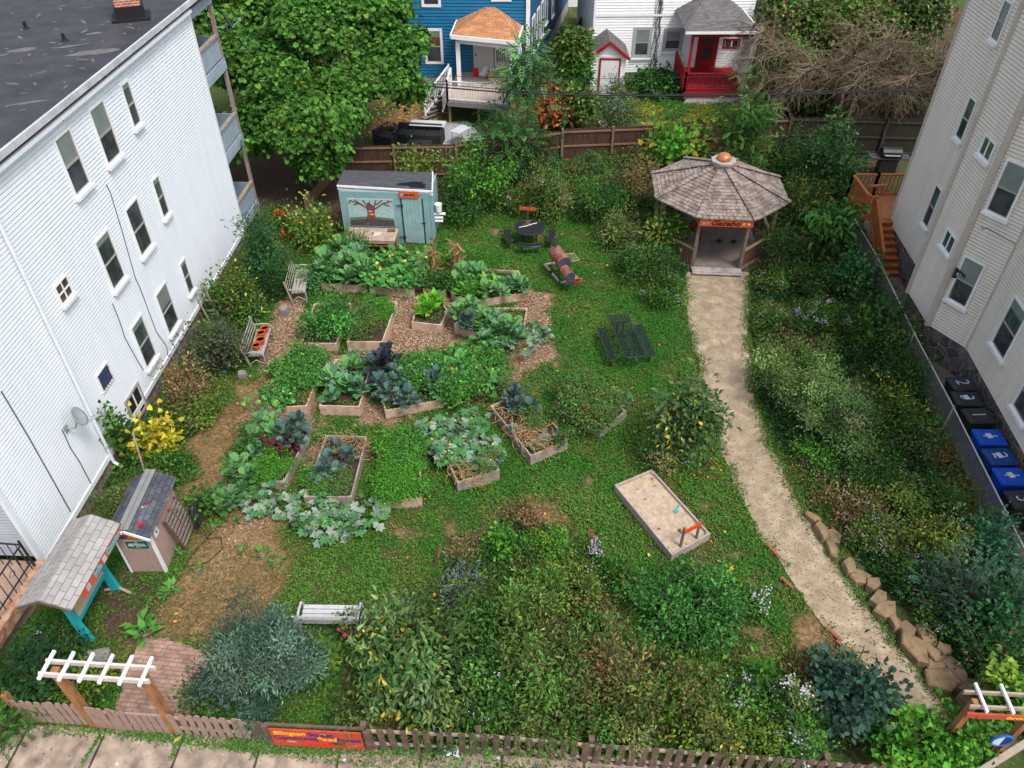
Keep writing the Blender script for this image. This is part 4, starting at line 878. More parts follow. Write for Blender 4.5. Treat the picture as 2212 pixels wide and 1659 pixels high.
for a, b_, c_ in ((1.05, 1.6, (.7, 1.85)), (1.1, 1.6, (.9, 1.98)), (1.2, 1.7, (1.18, 1.99)), (1.3, 1.6, (1.45, 1.98)), (1.32, 1.55, (1.75, 1.86)), (.8, 1.78, (.35, 1.95)), (.75, 1.82, (.5, 1.75)), (1.7, 1.83, (2.08, 1.95)), (1.75, 1.82, (2.0, 1.72)), (1.4, 1.75, (1.7, 1.98)), (.9, 1.72, (.55, 1.98)), (.4, 1.93, (.3, 1.8)), (1.9, 1.88, (1.95, 2.0))):
    m.bar(GS.p(a, .037, b_), GS.p(c_[0], .037, c_[1]), .004, .05, up=(0, 0, 1))
m.build('mural_tree', M('mural_brown', (.09, .055, .04), (.16, .08, .05), scale=14), mp_, world=True)
m = MB(); m.add([GS.p(1.18 + .15 * math.cos(t), .039, 1.42 + .17 * math.sin(t)) for t in [k * .4 for k in range(16)]], [tuple(range(16))]); m.build('mural_heart', M('mural_red', (.24, .04, .04)), mp_, world=True)
m = MB(); m.add([GS.p(1.2 + .12 * math.cos(t), .041, 1.38 + .09 * math.sin(t)) for t in [math.pi + k * .32 for k in range(11)]], [tuple(range(11))]); m.build('mural_orange', M('mural_orange', (.8, .32, .03), (.7, .1, .02), scale=9), mp_, world=True)
m = MB(); m.add([GS.p(1.17 + .09 * math.cos(t), .0412, 1.45 + .06 * math.sin(t)) for t in [k * .32 for k in range(11)]], [tuple(range(11))]); m.build('mural_blue', M('mural_blue', (.35, .45, .6)), mp_, world=True)
up3 = Vector((0, 0, 1))
def sign(name, w, s0, s1, z0, z1, o, parent, s, size, tm, bm=None, label=None, cat=None, sx=1, th=.025, **k):
    m = MB(); w.quad(m, s0, s1, z0, z1, o, o + th); b_ = m.build(name, bm or orangep, parent, world=True)
    if s: text('lettering', s, size, tm, b_, w.p((s0 + s1) / 2, o + th + .003, (z0 + z1) / 2), frame_rot(w.d if w.d.cross(up3).dot(w.n) > 0 else -w.d, up3), world=True, sx=sx, **k)
    return b_
inkd = M('dark_lettering', (.035, .012, .01)); inky = M('yellow_lettering', (.85, .40, .02)); inkb = M('blue_lettering', (.02, .05, .2)); inkt = M('teal_lettering', (.03, .5, .55)); inkr = M('red_lettering', (.75, .02, .01)); inkp = M('purple_lettering', (.07, .02, .16)); inkw = M('white_lettering', (.7, .72, .7))
sg = sign('sign', GS, 2.42, 3.22, 2.14, 2.42, .06, sh, 'Garden Shed', .14, inkd, sx=.62, bold=.004)
m = MB(); m.add([GS.p(2.54 + .08 * math.cos(t), .088, 2.28 + .07 * math.sin(t)) for t in [k * .5 for k in range(12)]], [tuple(range(12))]); m.build('painted_flower', M('lilac', (.35, .3, .4)), sg, world=True)
# buckets on pipes at the side of the shed
for i, (u, v, a) in enumerate(((951, 447, 0), (956, 462, 1), (951, 470, 1), (951, 477, 1))):
    q = aty(u, v, 29.4); m = MB()
    if a: m.tube([q + Vector((-.35, 0, 0)), q + Vector((.12, 0, 0))], [.06, .06], 10)
    else: m.lathe(q - Vector((.08, 0, .2)), [(.13, 0), (.15, .32), (.16, .34), (.13, .34)], 12)
    m.build('white_pail' if not a else 'white_pipe', trimw, sh, world=True)
# ---------------------------------------------------------------- work table
def wood_legs(r, pts, h, w, mat, name='leg'):
    for x, y in pts: MB().box((x, y, h / 2), (w, w, h)).build(name, mat, r)
tb = empty('work_table', (-5.75, 28.0, 0), R(-3), 'low weathered plywood work table with orange lower frame against the shed front', 'table')
plyw = M('weathered_plywood', (.40, .31, .24), (.27, .2, .15), scale=2.5, rough=.85, contrast=.7); orw = M('orange_lumber', (.42, .13, .03), (.3, .085, .025), scale=6)
MB().box((0, 0, .76), (2.1, 1.0, .04)).build('tabletop', plyw, tb); MB().box((0, -.47, .68), (2.0, .04, .1)).box((0, .47, .68), (2.0, .04, .1)).build('apron', plyw, tb)
wood_legs(tb, ((-.95, -.42), (.95, -.42), (-.95, .42), (.95, .42)), .74, .09, plyw)
MB().box((0, -.42, .5), (1.85, .04, .09)).box((.95, 0, .5), (.04, .84, .09)).bar((.6, -.44, .5), (.95, -.44, .7), .04, .06).build('brace', orw, tb)
q = tb.location + Vector((.25, 0, .785)); m = MB(); m.add([(-.2, -.13, .0), (.1, -.2, .02), (.22, .1, .0), (-.08, .16, .03), (.02, 0, .03)], [(0, 1, 4), (1, 2, 4), (2, 3, 4), (3, 0, 4)]); m.build('paper_sheet', M('paper', (.55, .5, .46), (.42, .38, .36), scale=12), loc=q, rz=.3, label='crumpled sheet of paper lying on the plywood work table', cat='paper')
m = MB(); m.box((0, 0, .03), (.3, .12, .06)).box((0, .1, .03), (.3, .05, .05)); m.build('wood_offcut', brownw, loc=tb.location + Vector((.8, .2, .782)), label='dark wood offcuts at the back corner of the work table', cat='wood')
# ---------------------------------------------------------------- park benches
def bench(loc, rz, label, mat, length=1.5):
    r = empty('garden_bench', loc, rz, label, 'bench', 'slatted wooden benches in the garden'); h = length / 2
    m = MB()
    for i in range(4): m.box((0, .2 - i * .13, .44), (length - .08, .11, .03))
    m.build('seat', mat, r); m = MB()
    for i in range(4): m.box((0, -.28 - i * .035, .56 + i * .11), (length - .08, .025, .095), rx=R(-16))
    m.build('backrest', mat, r)
    for x in (-h, h):
        m = MB(); m.tube([(x, .27, .0), (x, .29, .3), (x, .28, .5), (x, .2, .62), (x, .0, .64), (x, -.3, .62)], .032, 6); m.build('arm_frame', mat, r)
        m = MB(); m.bar((x, -.24, 0), (x, -.42, .98), .06, .05, up=(0, 1, 0)); m.tube([(x, .28, .12), (x, .0, .3), (x, -.25, .12)], .022, 5); m.build('leg', mat, r)
    return r
bg = M('bench_grey', (.36, .33, .30), (.24, .215, .20), scale=3, rough=.8, bump=.3, contrast=.6); bgp = M('bench_pale', (.46, .43, .42), (.33, .30, .29), scale=3, rough=.8)
bench((-8.1, 25.05, 0), R(-85 - 0), 'grey slatted bench with curved arms beside the tall green bush', bg, 1.7)
bench((-8.72, 21.25, 0), R(-87), 'grey slatted bench carrying five orange flower pots', bg, 1.6)
bench((-4.4, 10.55, 0), R(-1), 'whitish slatted bench seen from behind at the front lawn', M('bench_white', (.52, .52, .54), (.40, .40, .42), scale=5), 1.45)
terr = M('terracotta_plastic', (.55, .10, .03), (.45, .08, .025), scale=3, rough=.5)
for i, (dx, dy, s, rx_) in enumerate(((.02, .55, .95, 0), (-.04, .28, 1.0, 0), (.04, -.12, 1.1, 0), (-.03, -.42, 1.0, 0), (.0, .08, .7, 0))):
    lab = ['orange flower pot at the far end of the left bench', 'orange flower pot second from the far end of the bench', 'large orange flower pot nearest the bench middle', 'orange flower pot at the near end of the left bench', 'small dark soil filled pot between orange pots on bench'][i]
    r = empty('flower_pot', (-8.67 + dx, 21.25 + dy, .456), 0, lab, 'flower pot', 'flower pots on the left bench')
    MB().lathe((0, 0, 0), [(.09 * s, 0), (.13 * s, .2 * s), (.125 * s, .2 * s), (.11 * s, .16 * s)], 14).build('pot', terr if i < 4 else blackm, r, smooth=False)
    MB().lathe((0, 0, .18 * s), [(.13 * s, 0), (.15 * s, 0), (.15 * s, .05), (.13 * s, .05), (.125 * s, .0)], 14).build('rim', terr if i < 4 else blackm, r)
    MB().lathe((0, 0, .16 * s), [(.0, 0), (.118 * s, .002)], 12).build('soil', soil, r)
# ---------------------------------------------------------------- picnic tables
mesh_m = bpy.data.materials.new('perforated_metal'); mesh_m.use_nodes = True
def perf():
    n = mesh_m.node_tree; L = n.links; b = n.nodes['Principled BSDF']; out = n.nodes['Material Output']; b.inputs['Base Color'].default_value = (.010, .017, .016, 1); b.inputs['Roughness'].default_value = .75; b.inputs['Specular IOR Level'].default_value = .15
    tc = n.nodes.new('ShaderNodeTexCoord'); vo = n.nodes.new('ShaderNodeTexVoronoi'); vo.inputs['Scale'].default_value = 36; vo.inputs['Randomness'].default_value = 0
    L.new(tc.outputs['Object'], vo.inputs[0]); mt = n.nodes.new('ShaderNodeMath'); mt.operation = 'LESS_THAN'; mt.inputs[1].default_value = .36; L.new(vo.outputs['Distance'], mt.inputs[0])
    tr = n.nodes.new('ShaderNodeBsdfTransparent'); mx = n.nodes.new('ShaderNodeMixShader'); L.new(mt.outputs[0], mx.inputs[0]); L.new(b.outputs[0], mx.inputs[1]); L.new(tr.outputs[0], mx.inputs[2]); L.new(mx.outputs[0], out.inputs[0])
perf()
rimm = M('dark_green_rim', (.03, .055, .055), (.012, .02, .02), rough=.35)
def rrect(cx_, cy_, hx, hy, r, k=5):
    p = []
    for sx_, sy_, a0 in ((1, 1, 0), (-1, 1, 90), (-1, -1, 180), (1, -1, 270)):
        for i in range(k): a = R(a0 + 90 * i / (k - 1)); p.append((cx_ + sx_ * (hx - r) + r * math.cos(a), cy_ + sy_ * (hy - r) + r * math.sin(a)))
    return p
def slab_top(r, name, cx_, hx, hy, z, mat=mesh_m):
    p = rrect(cx_, 0, hx, hy, .07); m = MB(); m.add([(x, y, z) for x, y in p], [tuple(range(len(p)))]); o = m.build(name, mat, r)
    m = MB(); m.tube([(x, y, z) for x, y in p] + [(p[0][0], p[0][1], z)], .02, 6, cap=False); m.build('rim', rimm, o)
a = at(1333, 678, .75); b_ = at(1373, 772, .75); c = (a + b_) / 2; rz = math.atan2(-(b_ - a).x * -1, -(b_ - a).y) ; rz = math.atan2((a - b_).y, (a - b_).x) - R(90)
pt = empty('picnic_table', (c.x, c.y, 0), rz, 'long dark green perforated metal picnic table on the lawn', 'picnic table')
slab_top(pt, 'tabletop', 0, .36, 1.22, .75)
for x in (-.66, .70): slab_top(pt, 'bench_seat', x, .13, .92, .45)
for y in (-.75, .75):
    m = MB()
    for s in (-1, 1): m.tube([(s * .1, y, .73), (s * .12, y, .25), (s * .2, y, .1), (s * .35, y, .03), (s * .62, y, .03), (s * .68, y, .12), (s * .68, y, .44)], .025, 6)
    m.tube([(-.3, y, .72), (.3, y, .72)], .02, 5); m.build('leg_frame', blackm, pt)
for y in (-.75, 0, .75): MB().box((0, y, .735), (.66, .05, .02)).build('cross_bar', blackm, pt)
c = at(1144, 491, .75)
rt = empty('round_picnic_table', (c.x, c.y, 0), 0, 'round black metal picnic table with curved attached seats by the asters', 'picnic table')
MB().lathe((0, 0, .73), [(.0, 0), (.62, 0), (.62, .03), (.0, .032)], 32).build('tabletop', M('black_perforated', (.006, .008, .009), (.014, .017, .017), scale=40, rough=.6), rt)
MB().tube([(.62 * math.cos(t), .62 * math.sin(t), .745) for t in [k * math.pi / 18 for k in range(37)]], .02, 6).build('rim', rimm, rt)
for a0 in (190, 270, 350, 80):
    m = MB(); k = 9; vs = []
    for i in range(k):
        t = R(a0 - 30 + 60 * i / (k - 1))
        for rr_ in (.82, 1.08): vs.append((rr_ * math.cos(t), rr_ * math.sin(t), .45))
    n_ = len(vs); m.add(vs + [(x, y, .42) for x, y, z_ in vs], [(2 * i, 2 * i + 1, 2 * i + 3, 2 * i + 2) for i in range(k - 1)] + [(n_ + 2 * i + 2, n_ + 2 * i + 3, n_ + 2 * i + 1, n_ + 2 * i) for i in range(k - 1)])
    st_ = m.build('seat', MATS['black_perforated'], rt); rim_ = [vs[2 * i] for i in range(k)] + [vs[2 * i + 1] for i in range(k - 1, -1, -1)]; MB().tube(rim_ + [rim_[0]], .017, 5).build('rim', rimm, st_)
    for q in (-20, 20): t = R(a0 + q); MB().tube([(.95 * math.cos(t), .95 * math.sin(t), .43), (.95 * math.cos(t), .95 * math.sin(t), 0)], .022, 6).build('leg', blackm, rt)
for t in (45, 135, 225, 315): MB().tube([(.38 * math.cos(R(t)), .38 * math.sin(R(t)), .73), (.42 * math.cos(R(t)), .42 * math.sin(R(t)), 0)], .026, 6).build('leg', blackm, rt)
m = MB(); a, b_, d_ = at(1121, 491, .775), at(1137, 488, .775), at(1160, 481, .785); m.tube([a, b_, d_], .014, 5); m.build('white_stick', trimw, label='thin white bent stick lying across the round picnic table', cat='stick')
m = MB()
for u, v, r_ in ((1141, 478, .5), (1140, 483, .3), (1137, 484, .0)): p_ = at(u, v, .775); m.box(p_, (.26, .06, .012), rz=r_)
m.build('dry_leaves', M('dry_leaf', (.28, .11, .06), (.2, .08, .045), scale=20), label='dry brown leaves lying on the round black table', cat='dead leaf', kind='stuff')
# small orange sign behind the round table
q = at(1141, 494, 0); q = aty(1140, 465, 29.9); sgp = empty('garden_sign', (q.x, 29.9, 0), R(-12), 'small orange painted sign on a stake behind the round table', 'sign')
MB().box((0, 0, q.z / 2 + .2), (.05, .05, q.z + .4)).build('stake', brownw, sgp); MB().box((0, -.03, q.z + .32), (.72, .03, .14)).build('board', orangep, sgp)
# ---------------------------------------------------------------- smoker
sk = empty('barrel_smoker', (1.9, 26.7, 0), 0, 'rusty orange barrel smoker grill with chimney on the lawn', 'smoker')
rustm = M('rusty_drum', (.26, .03, .015), (.42, .11, .03), scale=2.6, rough=.6, contrast=.85, c3=(.13, .12, .13)); ddm = M('dark_drum_end', (.035, .04, .05), (.07, .07, .08), scale=5, rough=.5)
def zat(u, v, y): return aty(u, v, y)
A_, B_ = at(1199, 543, .95), at(1219, 569, .95); dv = (B_ - A_).normalized()
m = MB(); m.tube([A_ - dv * .02, A_, B_], [.2, .27, .27], 20); m.build('drum', rustm, sk, world=True)
m = MB(); m.tube([B_ + dv * .001, B_ + dv * .03], [.275, .26], 20); m.build('drum_end', ddm, sk, world=True); m = MB(); m.tube([A_ - dv * .03, A_ - dv * .005], [.2, .272], 20); m.build('drum_end', ddm, sk, world=True)
C_ = B_ + dv * .05 - Vector((0, 0, .25)); D_ = C_ + dv * .55
m = MB(); m.tube([C_, D_], .21, 18); m.build('fire_box', rustm, sk, world=True); m = MB(); m.tube([D_, D_ + dv * .04], [.215, .2], 18); m.box(D_ - Vector((0, 0, .2)), (.3, .2, .15)); m.build('fire_box_end', ddm, sk, world=True)
m = MB(); q = A_ + dv * .08 + Vector((-.02, 0, .25)); m.tube([q, q + Vector((-.02, 0, .35)), q + Vector((-.02, 0, .42))], [.05, .05, .065], 10); m.build('chimney', ddm, sk, world=True)
px_ = dv.cross(up3).normalized()
if px_.x < 0: px_ = -px_
m = MB(); q0 = A_ + dv * .35 + px_ * .3; q1 = B_ - dv * .02 + px_ * .3; m.tube([q0, q0 + px_ * .33, q1 + px_ * .36, q1], .016, 5)
for i in range(8): k_ = q0.lerp(q1, (i + .5) / 8); m.bar(k_, k_ + px_ * .33, .008, .008)
m.build('side_shelf', M('pale_olive_wire', (.33, .32, .18)), sk, world=True)
for q in (A_ + dv * .1 - px_ * .15, A_ + dv * .1 + px_ * .15, B_ - dv * .05 - px_ * .15, B_ - dv * .05 + px_ * .15): m = MB(); m.bar(Vector((q.x, q.y, .8)), Vector((q.x, q.y, 0)), .035, .035); m.build('leg', blackm, sk, world=True)
for q in (A_ + dv * .1 - px_ * .2, A_ + dv * .1 + px_ * .2): m = MB(); m.tube([Vector((q.x, q.y, .08)) - px_ * .03, Vector((q.x, q.y, .08)) + px_ * .03], .08, 12); m.build('wheel', blackm, sk, world=True)
frm_ = [at(*p) for p in ((1176, 574), (1201, 570), (1247, 603), (1210, 614))]; m = MB()
for i in range(4): a, b_ = frm_[i], frm_[(i + 1) % 4]; m.bar(a + up3 * .04, b_ + up3 * .04, .09, .08)
m.build('ground_frame', railw, label='weathered timber frame on the ground around the smoker', cat='timber frame')
a, b_ = at(1224, 611, .3), at(1257, 608, .3); PW = Wall(a, b_); PW.n = Vector((.1, -1, 0)).normalized()
ps = empty('fire_pit_sign', (a + b_) / 2 * Vector((1, 1, 0)).x if False else ((a.x + b_.x) / 2, (a.y + b_.y) / 2, 0), 0, 'low orange sign with dark lettering in front of the smoker', 'sign')
sign('board', PW, 0, (b_ - a).length, .3, .46, 0, ps, 'FIRE PIT', .15, inkd, sx=.85, bold=.006)
for s in (.03, (b_ - a).length - .03): m = MB(); m.bar(PW.p(s, -.03, 0), PW.p(s, -.03, .44), .04, .04); m.build('stake', brownw, ps, world=True)
# ---------------------------------------------------------------- gazebo
GC = Vector((8.3, 28.75, 0)); grz = R(-4)
gb = empty('gazebo', GC, grz, 'octagonal wooden gazebo with grey shake roof and copper dome', 'gazebo')
def oct_(r, k, off=22.5): t = R(off + 45 * k); return Vector((r * math.cos(t), r * math.sin(t), 0))
shake = brickmat('grey_shakes', (.34, .29, .265), (.22, .185, .17), (.06, .05, .045), .2, 1.0, ms=.006, axes='UV', noise=.55, bump=.2)
RO, RI, ZE, ZT = 2.82, .34, 2.42, 3.36; NR = 15
shadow_w = brownw
for k in range(8):     # each roof face is a part: overlapping courses of shakes
    m = MB(); uvs = []
    for i in range(NR):
        t0, t1 = i / NR, (i + 1) / NR + .03
        ra, rb_ = RO + (RI - RO) * t0, RO + (RI - RO) * min(t1, 1); za, zb = ZE + (ZT - ZE) * t0 + .055, ZE + (ZT - ZE) * min(t1, 1) + .012
        a, b_, c_, d_ = oct_(ra, k - 4), oct_(ra, k - 3), oct_(rb_, k - 3), oct_(rb_, k - 4)
        wd = (b_ - a).length; nsh = max(1, int(wd / .19)); j = random.random()
        # shakes with slightly different thickness
        cuts = [0] + sorted((x + random.uniform(-.25, .25)) / nsh for x in range(1, nsh)) + [1]
        for q in range(len(cuts) - 1):
            u0, u1 = cuts[q] + .004, cuts[q + 1] - .004; dz = random.uniform(-.008, .012)
            p0, p1 = a.lerp(b_, u0), a.lerp(b_, u1); p3, p2 = d_.lerp(c_, u0), d_.lerp(c_, u1)
            for p in (p0, p1): p.z = za + dz
            for p in (p2, p3): p.z = zb
            lo0, lo1 = p0 - Vector((0, 0, .045)), p1 - Vector((0, 0, .045))
            m.add([p0, p1, p2, p3, lo0, lo1], [(0, 1, 2, 3), (4, 5, 1, 0)])
    rfk = m.build('roof_panel', M('grey_shake_wood', (.30, .24, .205), (.165, .13, .115), scale=3.2, rough=.9, bump=.5, contrast=.9, detail=3, stretch=(1, 1, 1)), gb)
for k in range(8):     # hip caps
    m = MB(); nseg = 14
    for i in range(nseg):
        a, b_ = oct_(RO + .03, k), oct_(RI, k); p, q = a.lerp(b_, i / nseg), a.lerp(b_, (i + 1.12) / nseg); p.z = ZE + (ZT - ZE) * i / nseg + .1; q.z = ZE + (ZT - ZE) * (i + 1.12) / nseg + .07
        m.bar(p, q, .22, .03)
    m.build('hip_cap', MATS['grey_shake_wood'], gb)
m = MB(); m.add([oct_(RO - .05, k) + Vector((0, 0, ZE)) for k in range(8)] + [Vector((0, 0, ZT - .05))], [(k, (k + 1) % 8, 8) for k in range(8)]); m.build('roof_boards', brownw, gb)
m = MB(); m.prism([tuple(oct_(.4, k))[:2] for k in range(8)], ZT - .12, ZT + .2); m.build('cupola', greyw, gb)
m = MB(); m.prism([tuple(oct_(.5, k))[:2] for k in range(8)], ZT + .22, ZT + .3); m.build('cupola_cap', greyw, gb)
m = MB(); m.lathe((0, 0, ZT + .3), [(.27, 0), (.29, .04), (.27, .13), (.2, .21), (.08, .26), (0, .265)], 20); m.build('copper_dome', M('copper', (.62, .22, .10), (.5, .15, .07), scale=5, rough=.35, metal=.4), gb, smooth=True)
RP = 2.42
for k in range(8):
    p = oct_(RP, k); m = MB(); m.bar(p + Vector((0, 0, .1)), p + Vector((0, 0, ZE + .12)), .12, .12, up=(p.x, p.y, 0)); m.build('post', M('gazebo_wood', (.25, .18, .14), (.14, .1, .08), scale=5, bump=.3), gb)
    a, b_ = oct_(RP, k), oct_(RP, k + 1); m = MB(); m.bar(a + Vector((0, 0, ZE)), b_ + Vector((0, 0, ZE)), .08, .16); m.build('beam', MATS['gazebo_wood'], gb)
    for (e_, f_) in ((a, b_), (b_, a)):
        m = MB(); g_ = e_.lerp(f_, .17); m.bar(e_ + Vector((0, 0, ZE - .45)), g_ + Vector((0, 0, ZE - .08)), .05, .06); m.build('corner_brace', MATS['gazebo_wood'], gb)
    if k != 5:
        m = MB(); m.bar(a + Vector((0, 0, .9)), b_ + Vector((0, 0, .9)), .13, .05); m.build('handrail', M('mossy_rail', (.26, .23, .13), (.2, .17, .1), scale=4), gb)
        m = MB(); nb = 13
        for i in range(nb): q = a.lerp(b_, (i + .5) / nb); m.bar(q + Vector((0, 0, .16)), q + Vector((0, 0, .88)), .1, .02, up=(q.x, q.y, 0))
        m.build('slat_panel', M('red_brown_slats', (.15, .075, .045), (.10, .055, .04), scale=5, bump=.3), gb)
m = MB(); dkw = M('deck_grey_purple', (.27, .21, .19), (.17, .13, .12), scale=3, rough=.85, bump=.3)
m.prism([tuple(oct_(2.5, k))[:2] for k in range(8)], 0, .1)
for k in range(8):
    for i in range(17):
        ra, rb_ = 2.52 * (i + .04) / 17, 2.52 * (i + .94) / 17; a, b_, c_, d_ = oct_(ra, k), oct_(ra, k + 1), oct_(rb_, k + 1), oct_(rb_, k)
        m.add([q + Vector((0, 0, .14 + random.uniform(-.003, .003))) for q in (a, b_, c_, d_)], [(3, 2, 1, 0)])
m.build('floor', dkw, gb)
a, b_ = oct_(2.5, 5), oct_(2.5, 6); m = MB()
for i in range(4): m.box((0, a.y - .02 - i * .12, .125 - .02 * (i == 3)), (1.95, .11, .04))
m.build('entry_step', greyw, gb)
m = MB(); gy_ = -2.58; m.box((0, gy_ + .03, ZE - .15), (2.0, .035, .26)); gsn = m.build('sign', orangep, gb)
text('lettering', 'Gazebo', .27, inkd, gsn, (-.05, gy_ + .009, ZE - .15), frame_rot((1, 0, 0), (0, 0, 1)), shear=.35, bold=.008, sx=1.3)
for x, c_ in ((-.85, (.35, .28, .4)), (.65, (.6, .45, .1)), (.85, (.6, .6, .55)), (-.7, (.2, .25, .5))):
    m = MB(); m.lathe((0, 0, 0), [(0, 0), (.05, 0), (.05, .005)], 7); m.v = [(x + vx, gy_ + .01 - vz, ZE - .15 + vy) for vx, vy, vz in m.v]; m.build('painted_flower', M('flower_paint%d' % int(x * 100), c_), gsn)
# bench inside
r = empty('red_bench', tuple(gb.matrix_basis @ Vector((-1.1, .2, .15)) if False else GC + Vector((-1.0, -.1, .15))), R(0), 'red brown wooden bench inside the gazebo on the left', 'bench')
rdw = M('red_brown_paint', (.20, .04, .02), (.12, .03, .02), scale=5)
m = MB(); m.box((0, 0, .42), (1.2, .4, .04)); m.build('seat', rdw, r); m = MB(); m.box((0, .2, .62), (1.2, .04, .35)); m.build('backrest', rdw, r)
for x in (-.55, .55):
    for y in (-.15, .18): MB().box((x, y, .2), (.06, .06, .4)).build('leg', rdw, r)
for i, (x, y) in enumerate(((.35, -.3), (.95, -.35))): MB().lathe((0, 0, 0), [(.04, 0), (.07, .05), (.12, .03), (.05, .12), (0, .13)], 7).build('leaf_pile', dark, loc=GC + Vector((x, y, .15)), label=['dark clump of leaves near the middle of the gazebo floor', 'dark clump of leaves on the right of the gazebo floor'][i], cat='leaf litter')
# ---------------------------------------------------------------- boxes: raised beds and sandbox
def boxbed(name, corners, h, label, cat, mat=bedw, fill=soil, fz=None, group=None, boards=2, th=.045, skip=()):
    """corners counter clockwise or not, world xy; boards are parts"""
    c_ = sum((Vector((p[0], p[1], 0)) for p in corners), Vector()) / len(corners); r = empty(name, c_, 0, label, cat, group); n_ = len(corners)
    P = [Vector((p[0], p[1], 0)) - c_ for p in corners]
    for i in range(n_):
        if i in skip: continue
        a, b_ = P[i], P[(i + 1) % n_]; d = (b_ - a).normalized(); a2 = a - d * (th / 2 if i % 2 else -th / 2); b2 = b_ + d * (th / 2 if i % 2 else -th / 2)
        m = MB()
        for k in range(boards): m.bar(a2 + up3 * (h / boards * (k + .5)), b2 + up3 * (h / boards * (k + .5)), th, h / boards - .006)
        m.build('board', mat, r)
    for i in range(n_):
        m = MB(); q = P[i] * (1 - .06 / max(P[i].length, .1)); m.bar(q, q + up3 * (h - .03), .07, .07); m.build('corner_post', mat, r)
    m = MB(); Q = [p * (1 - .03 / p.length) for p in P]; g = 7; z_ = fz if fz is not None else h - .1
    m.add([(p.x, p.y, z_) for p in Q] + [(0, 0, z_ + .03)], [(i, (i + 1) % n_, n_) for i in range(n_)]); o = m.build('fill', fill, r)
    if o.data.polygons[0].normal.z < 0: o.data.flip_normals()
    return r
def W2(pts, z): return [tuple(at(u, v, z))[:2] for u, v in pts]
sandm = M('pale_sand', (.33, .25, .175), (.52, .41, .31), scale=6, rough=1, bump=1., bscale=22, detail=10, contrast=.55)
sandbox = boxbed('sandbox', W2([(1330, 1048), (1408, 1015), (1532, 1152), (1452, 1197)], .3), .3, 'wooden sandbox full of pale sand with fallen leaves on the lawn', 'sandbox', mat=M('sandbox_board', (.42, .36, .31), (.29, .245, .21), scale=4, rough=.85, bump=.3), fill=sandm, fz=.2, boards=1)
a, b_ = at(1470, 1180, .2), at(1504, 1162, .2); a.z = b_.z = 0; PW = Wall(a, b_); PW.n = Vector((PW.d.y, -PW.d.x, 0))
ss = empty('sandbox_sign', a, 0, 'orange sign on two grey posts standing in the sandbox', 'sign')
for s in (0, (b_ - a).length): m = MB(); m.bar(PW.p(s, 0, .2), PW.p(s, 0, .98), .06, .06); m.build('post', M('grey_post', (.2, .15, .13), (.13, .1, .09), scale=8), ss, world=True)
Lb = (b_ - a).length; sign('board', PW, -.02, Lb + .02, .76, .94, .032, ss, 'Sandbox', .15, M('orange_letters', (.8, .05, .005)), sx=.8, bold=.004, th=.02)
sv = empty('toy_shovel', at(1462, 1101, .2), 0, 'teal plastic toy shovel lying in the sandbox', 'toy shovel'); tq = M('teal_plastic', (.02, .40, .33), rough=.4)
a, b_ = at(1460, 1104, .24), at(1470, 1090, .3); m = MB(); m.tube([a, b_], .015, 6); m.build('handle', tq, sv, world=True); m = MB(); m.box(a, (.13, .1, .03), rz=.8); m.build('blade', tq, sv, world=True)
# ---------------------------------------------------------------- water house
w0, w1, wy0, wy1 = -9.9, -9.0, 12.1, 13.75
wt = empty('water_shed', (-9.45, 12.9, 0), 0, 'small tan board shed with dark shingle roof and orange house sign', 'shed')
tanb = M('tan_siding_board', (.42, .29, .24), (.35, .235, .195), scale=2, rough=.75)
fw = Wall((w0, wy0), (w1, wy0)); fw.n = Vector((0, -1, 0)); m = MB()
for i in range(6): fw.quad(m, i * .15 + .005, i * .15 + .148, 0, 1.62, -.04, 0)
m.add([(w0, wy0, 1.62), (w1, wy0, 1.62), ((w0 + w1) / 2, wy0, 1.9)], [(0, 1, 2)]); m.build('front_wall', tanb, wt, world=True)
sw = Wall((w1, wy0), (w1, wy1)); sw.n = Vector((1, 0, 0)); m = MB()
for i in range(8): sw.quad(m, i * .206 + .005, i * .206 + .2, 0, 1.62, -.04, 0)
m.build('side_wall', tanb, wt, world=True)
sw2 = Wall((w0, wy0), (w0, wy1)); sw2.n = Vector((-1, 0, 0)); m = MB(); sw2.quad(m, 0, 1.65, 0, 1.62, -.04, 0); m.build('side_wall', tanb, wt, world=True)
m = MB(); m.bar((w1, wy0 - .01, 0), (w1, wy0 - .01, 1.62), .07, .07); m.bar((w0, wy0 - .01, 0), (w0, wy0 - .01, 1.62), .05, .05); m.build('corner_trim', trimw, wt, world=True)
shg = brickmat('charcoal_shingles', (.055, .06, .075), (.095, .10, .12), (.03, .03, .035), .22, .13, ms=.008, axes='UV', noise=.35, bump=.4)
xm = (w0 + w1) / 2
for sx_, xe in ((-1, w0 - .12), (1, w1 + .12)):
    m = MB(); P = [(xe, wy0 - .2, 1.6), (xe, wy1 + .15, 1.6), (xm, wy1 + .15, 1.93), (xm, wy0 - .2, 1.93)]; P = P if sx_ > 0 else P[::-1]; quad3(m, P, .035); o = m.build('roof_slope', shg, wt, world=True); uvplane(o)
m = MB()
for sx_ in (-1, 1): m.bar((xm + sx_ * .065, wy0 - .2, 1.965), (xm + sx_ * .065, wy1 + .15, 1.965), .14, .012)
m.build('ridge_strip', M('ridge_grey', (.22, .22, .21), (.17, .17, .165), scale=5), wt, world=True)
m = MB()
for sx_, xe in ((-1, w0 - .12), (1, w1 + .12)): m.bar((xe, wy0 - .215, 1.575), (xm, wy0 - .215, 1.905), .02, .09)
m.build('bargeboard', trimw, wt, world=True)
sgn = sign('sign', fw, .02, .93, 1.42, 1.6, .03, wt, '', .1, inky)
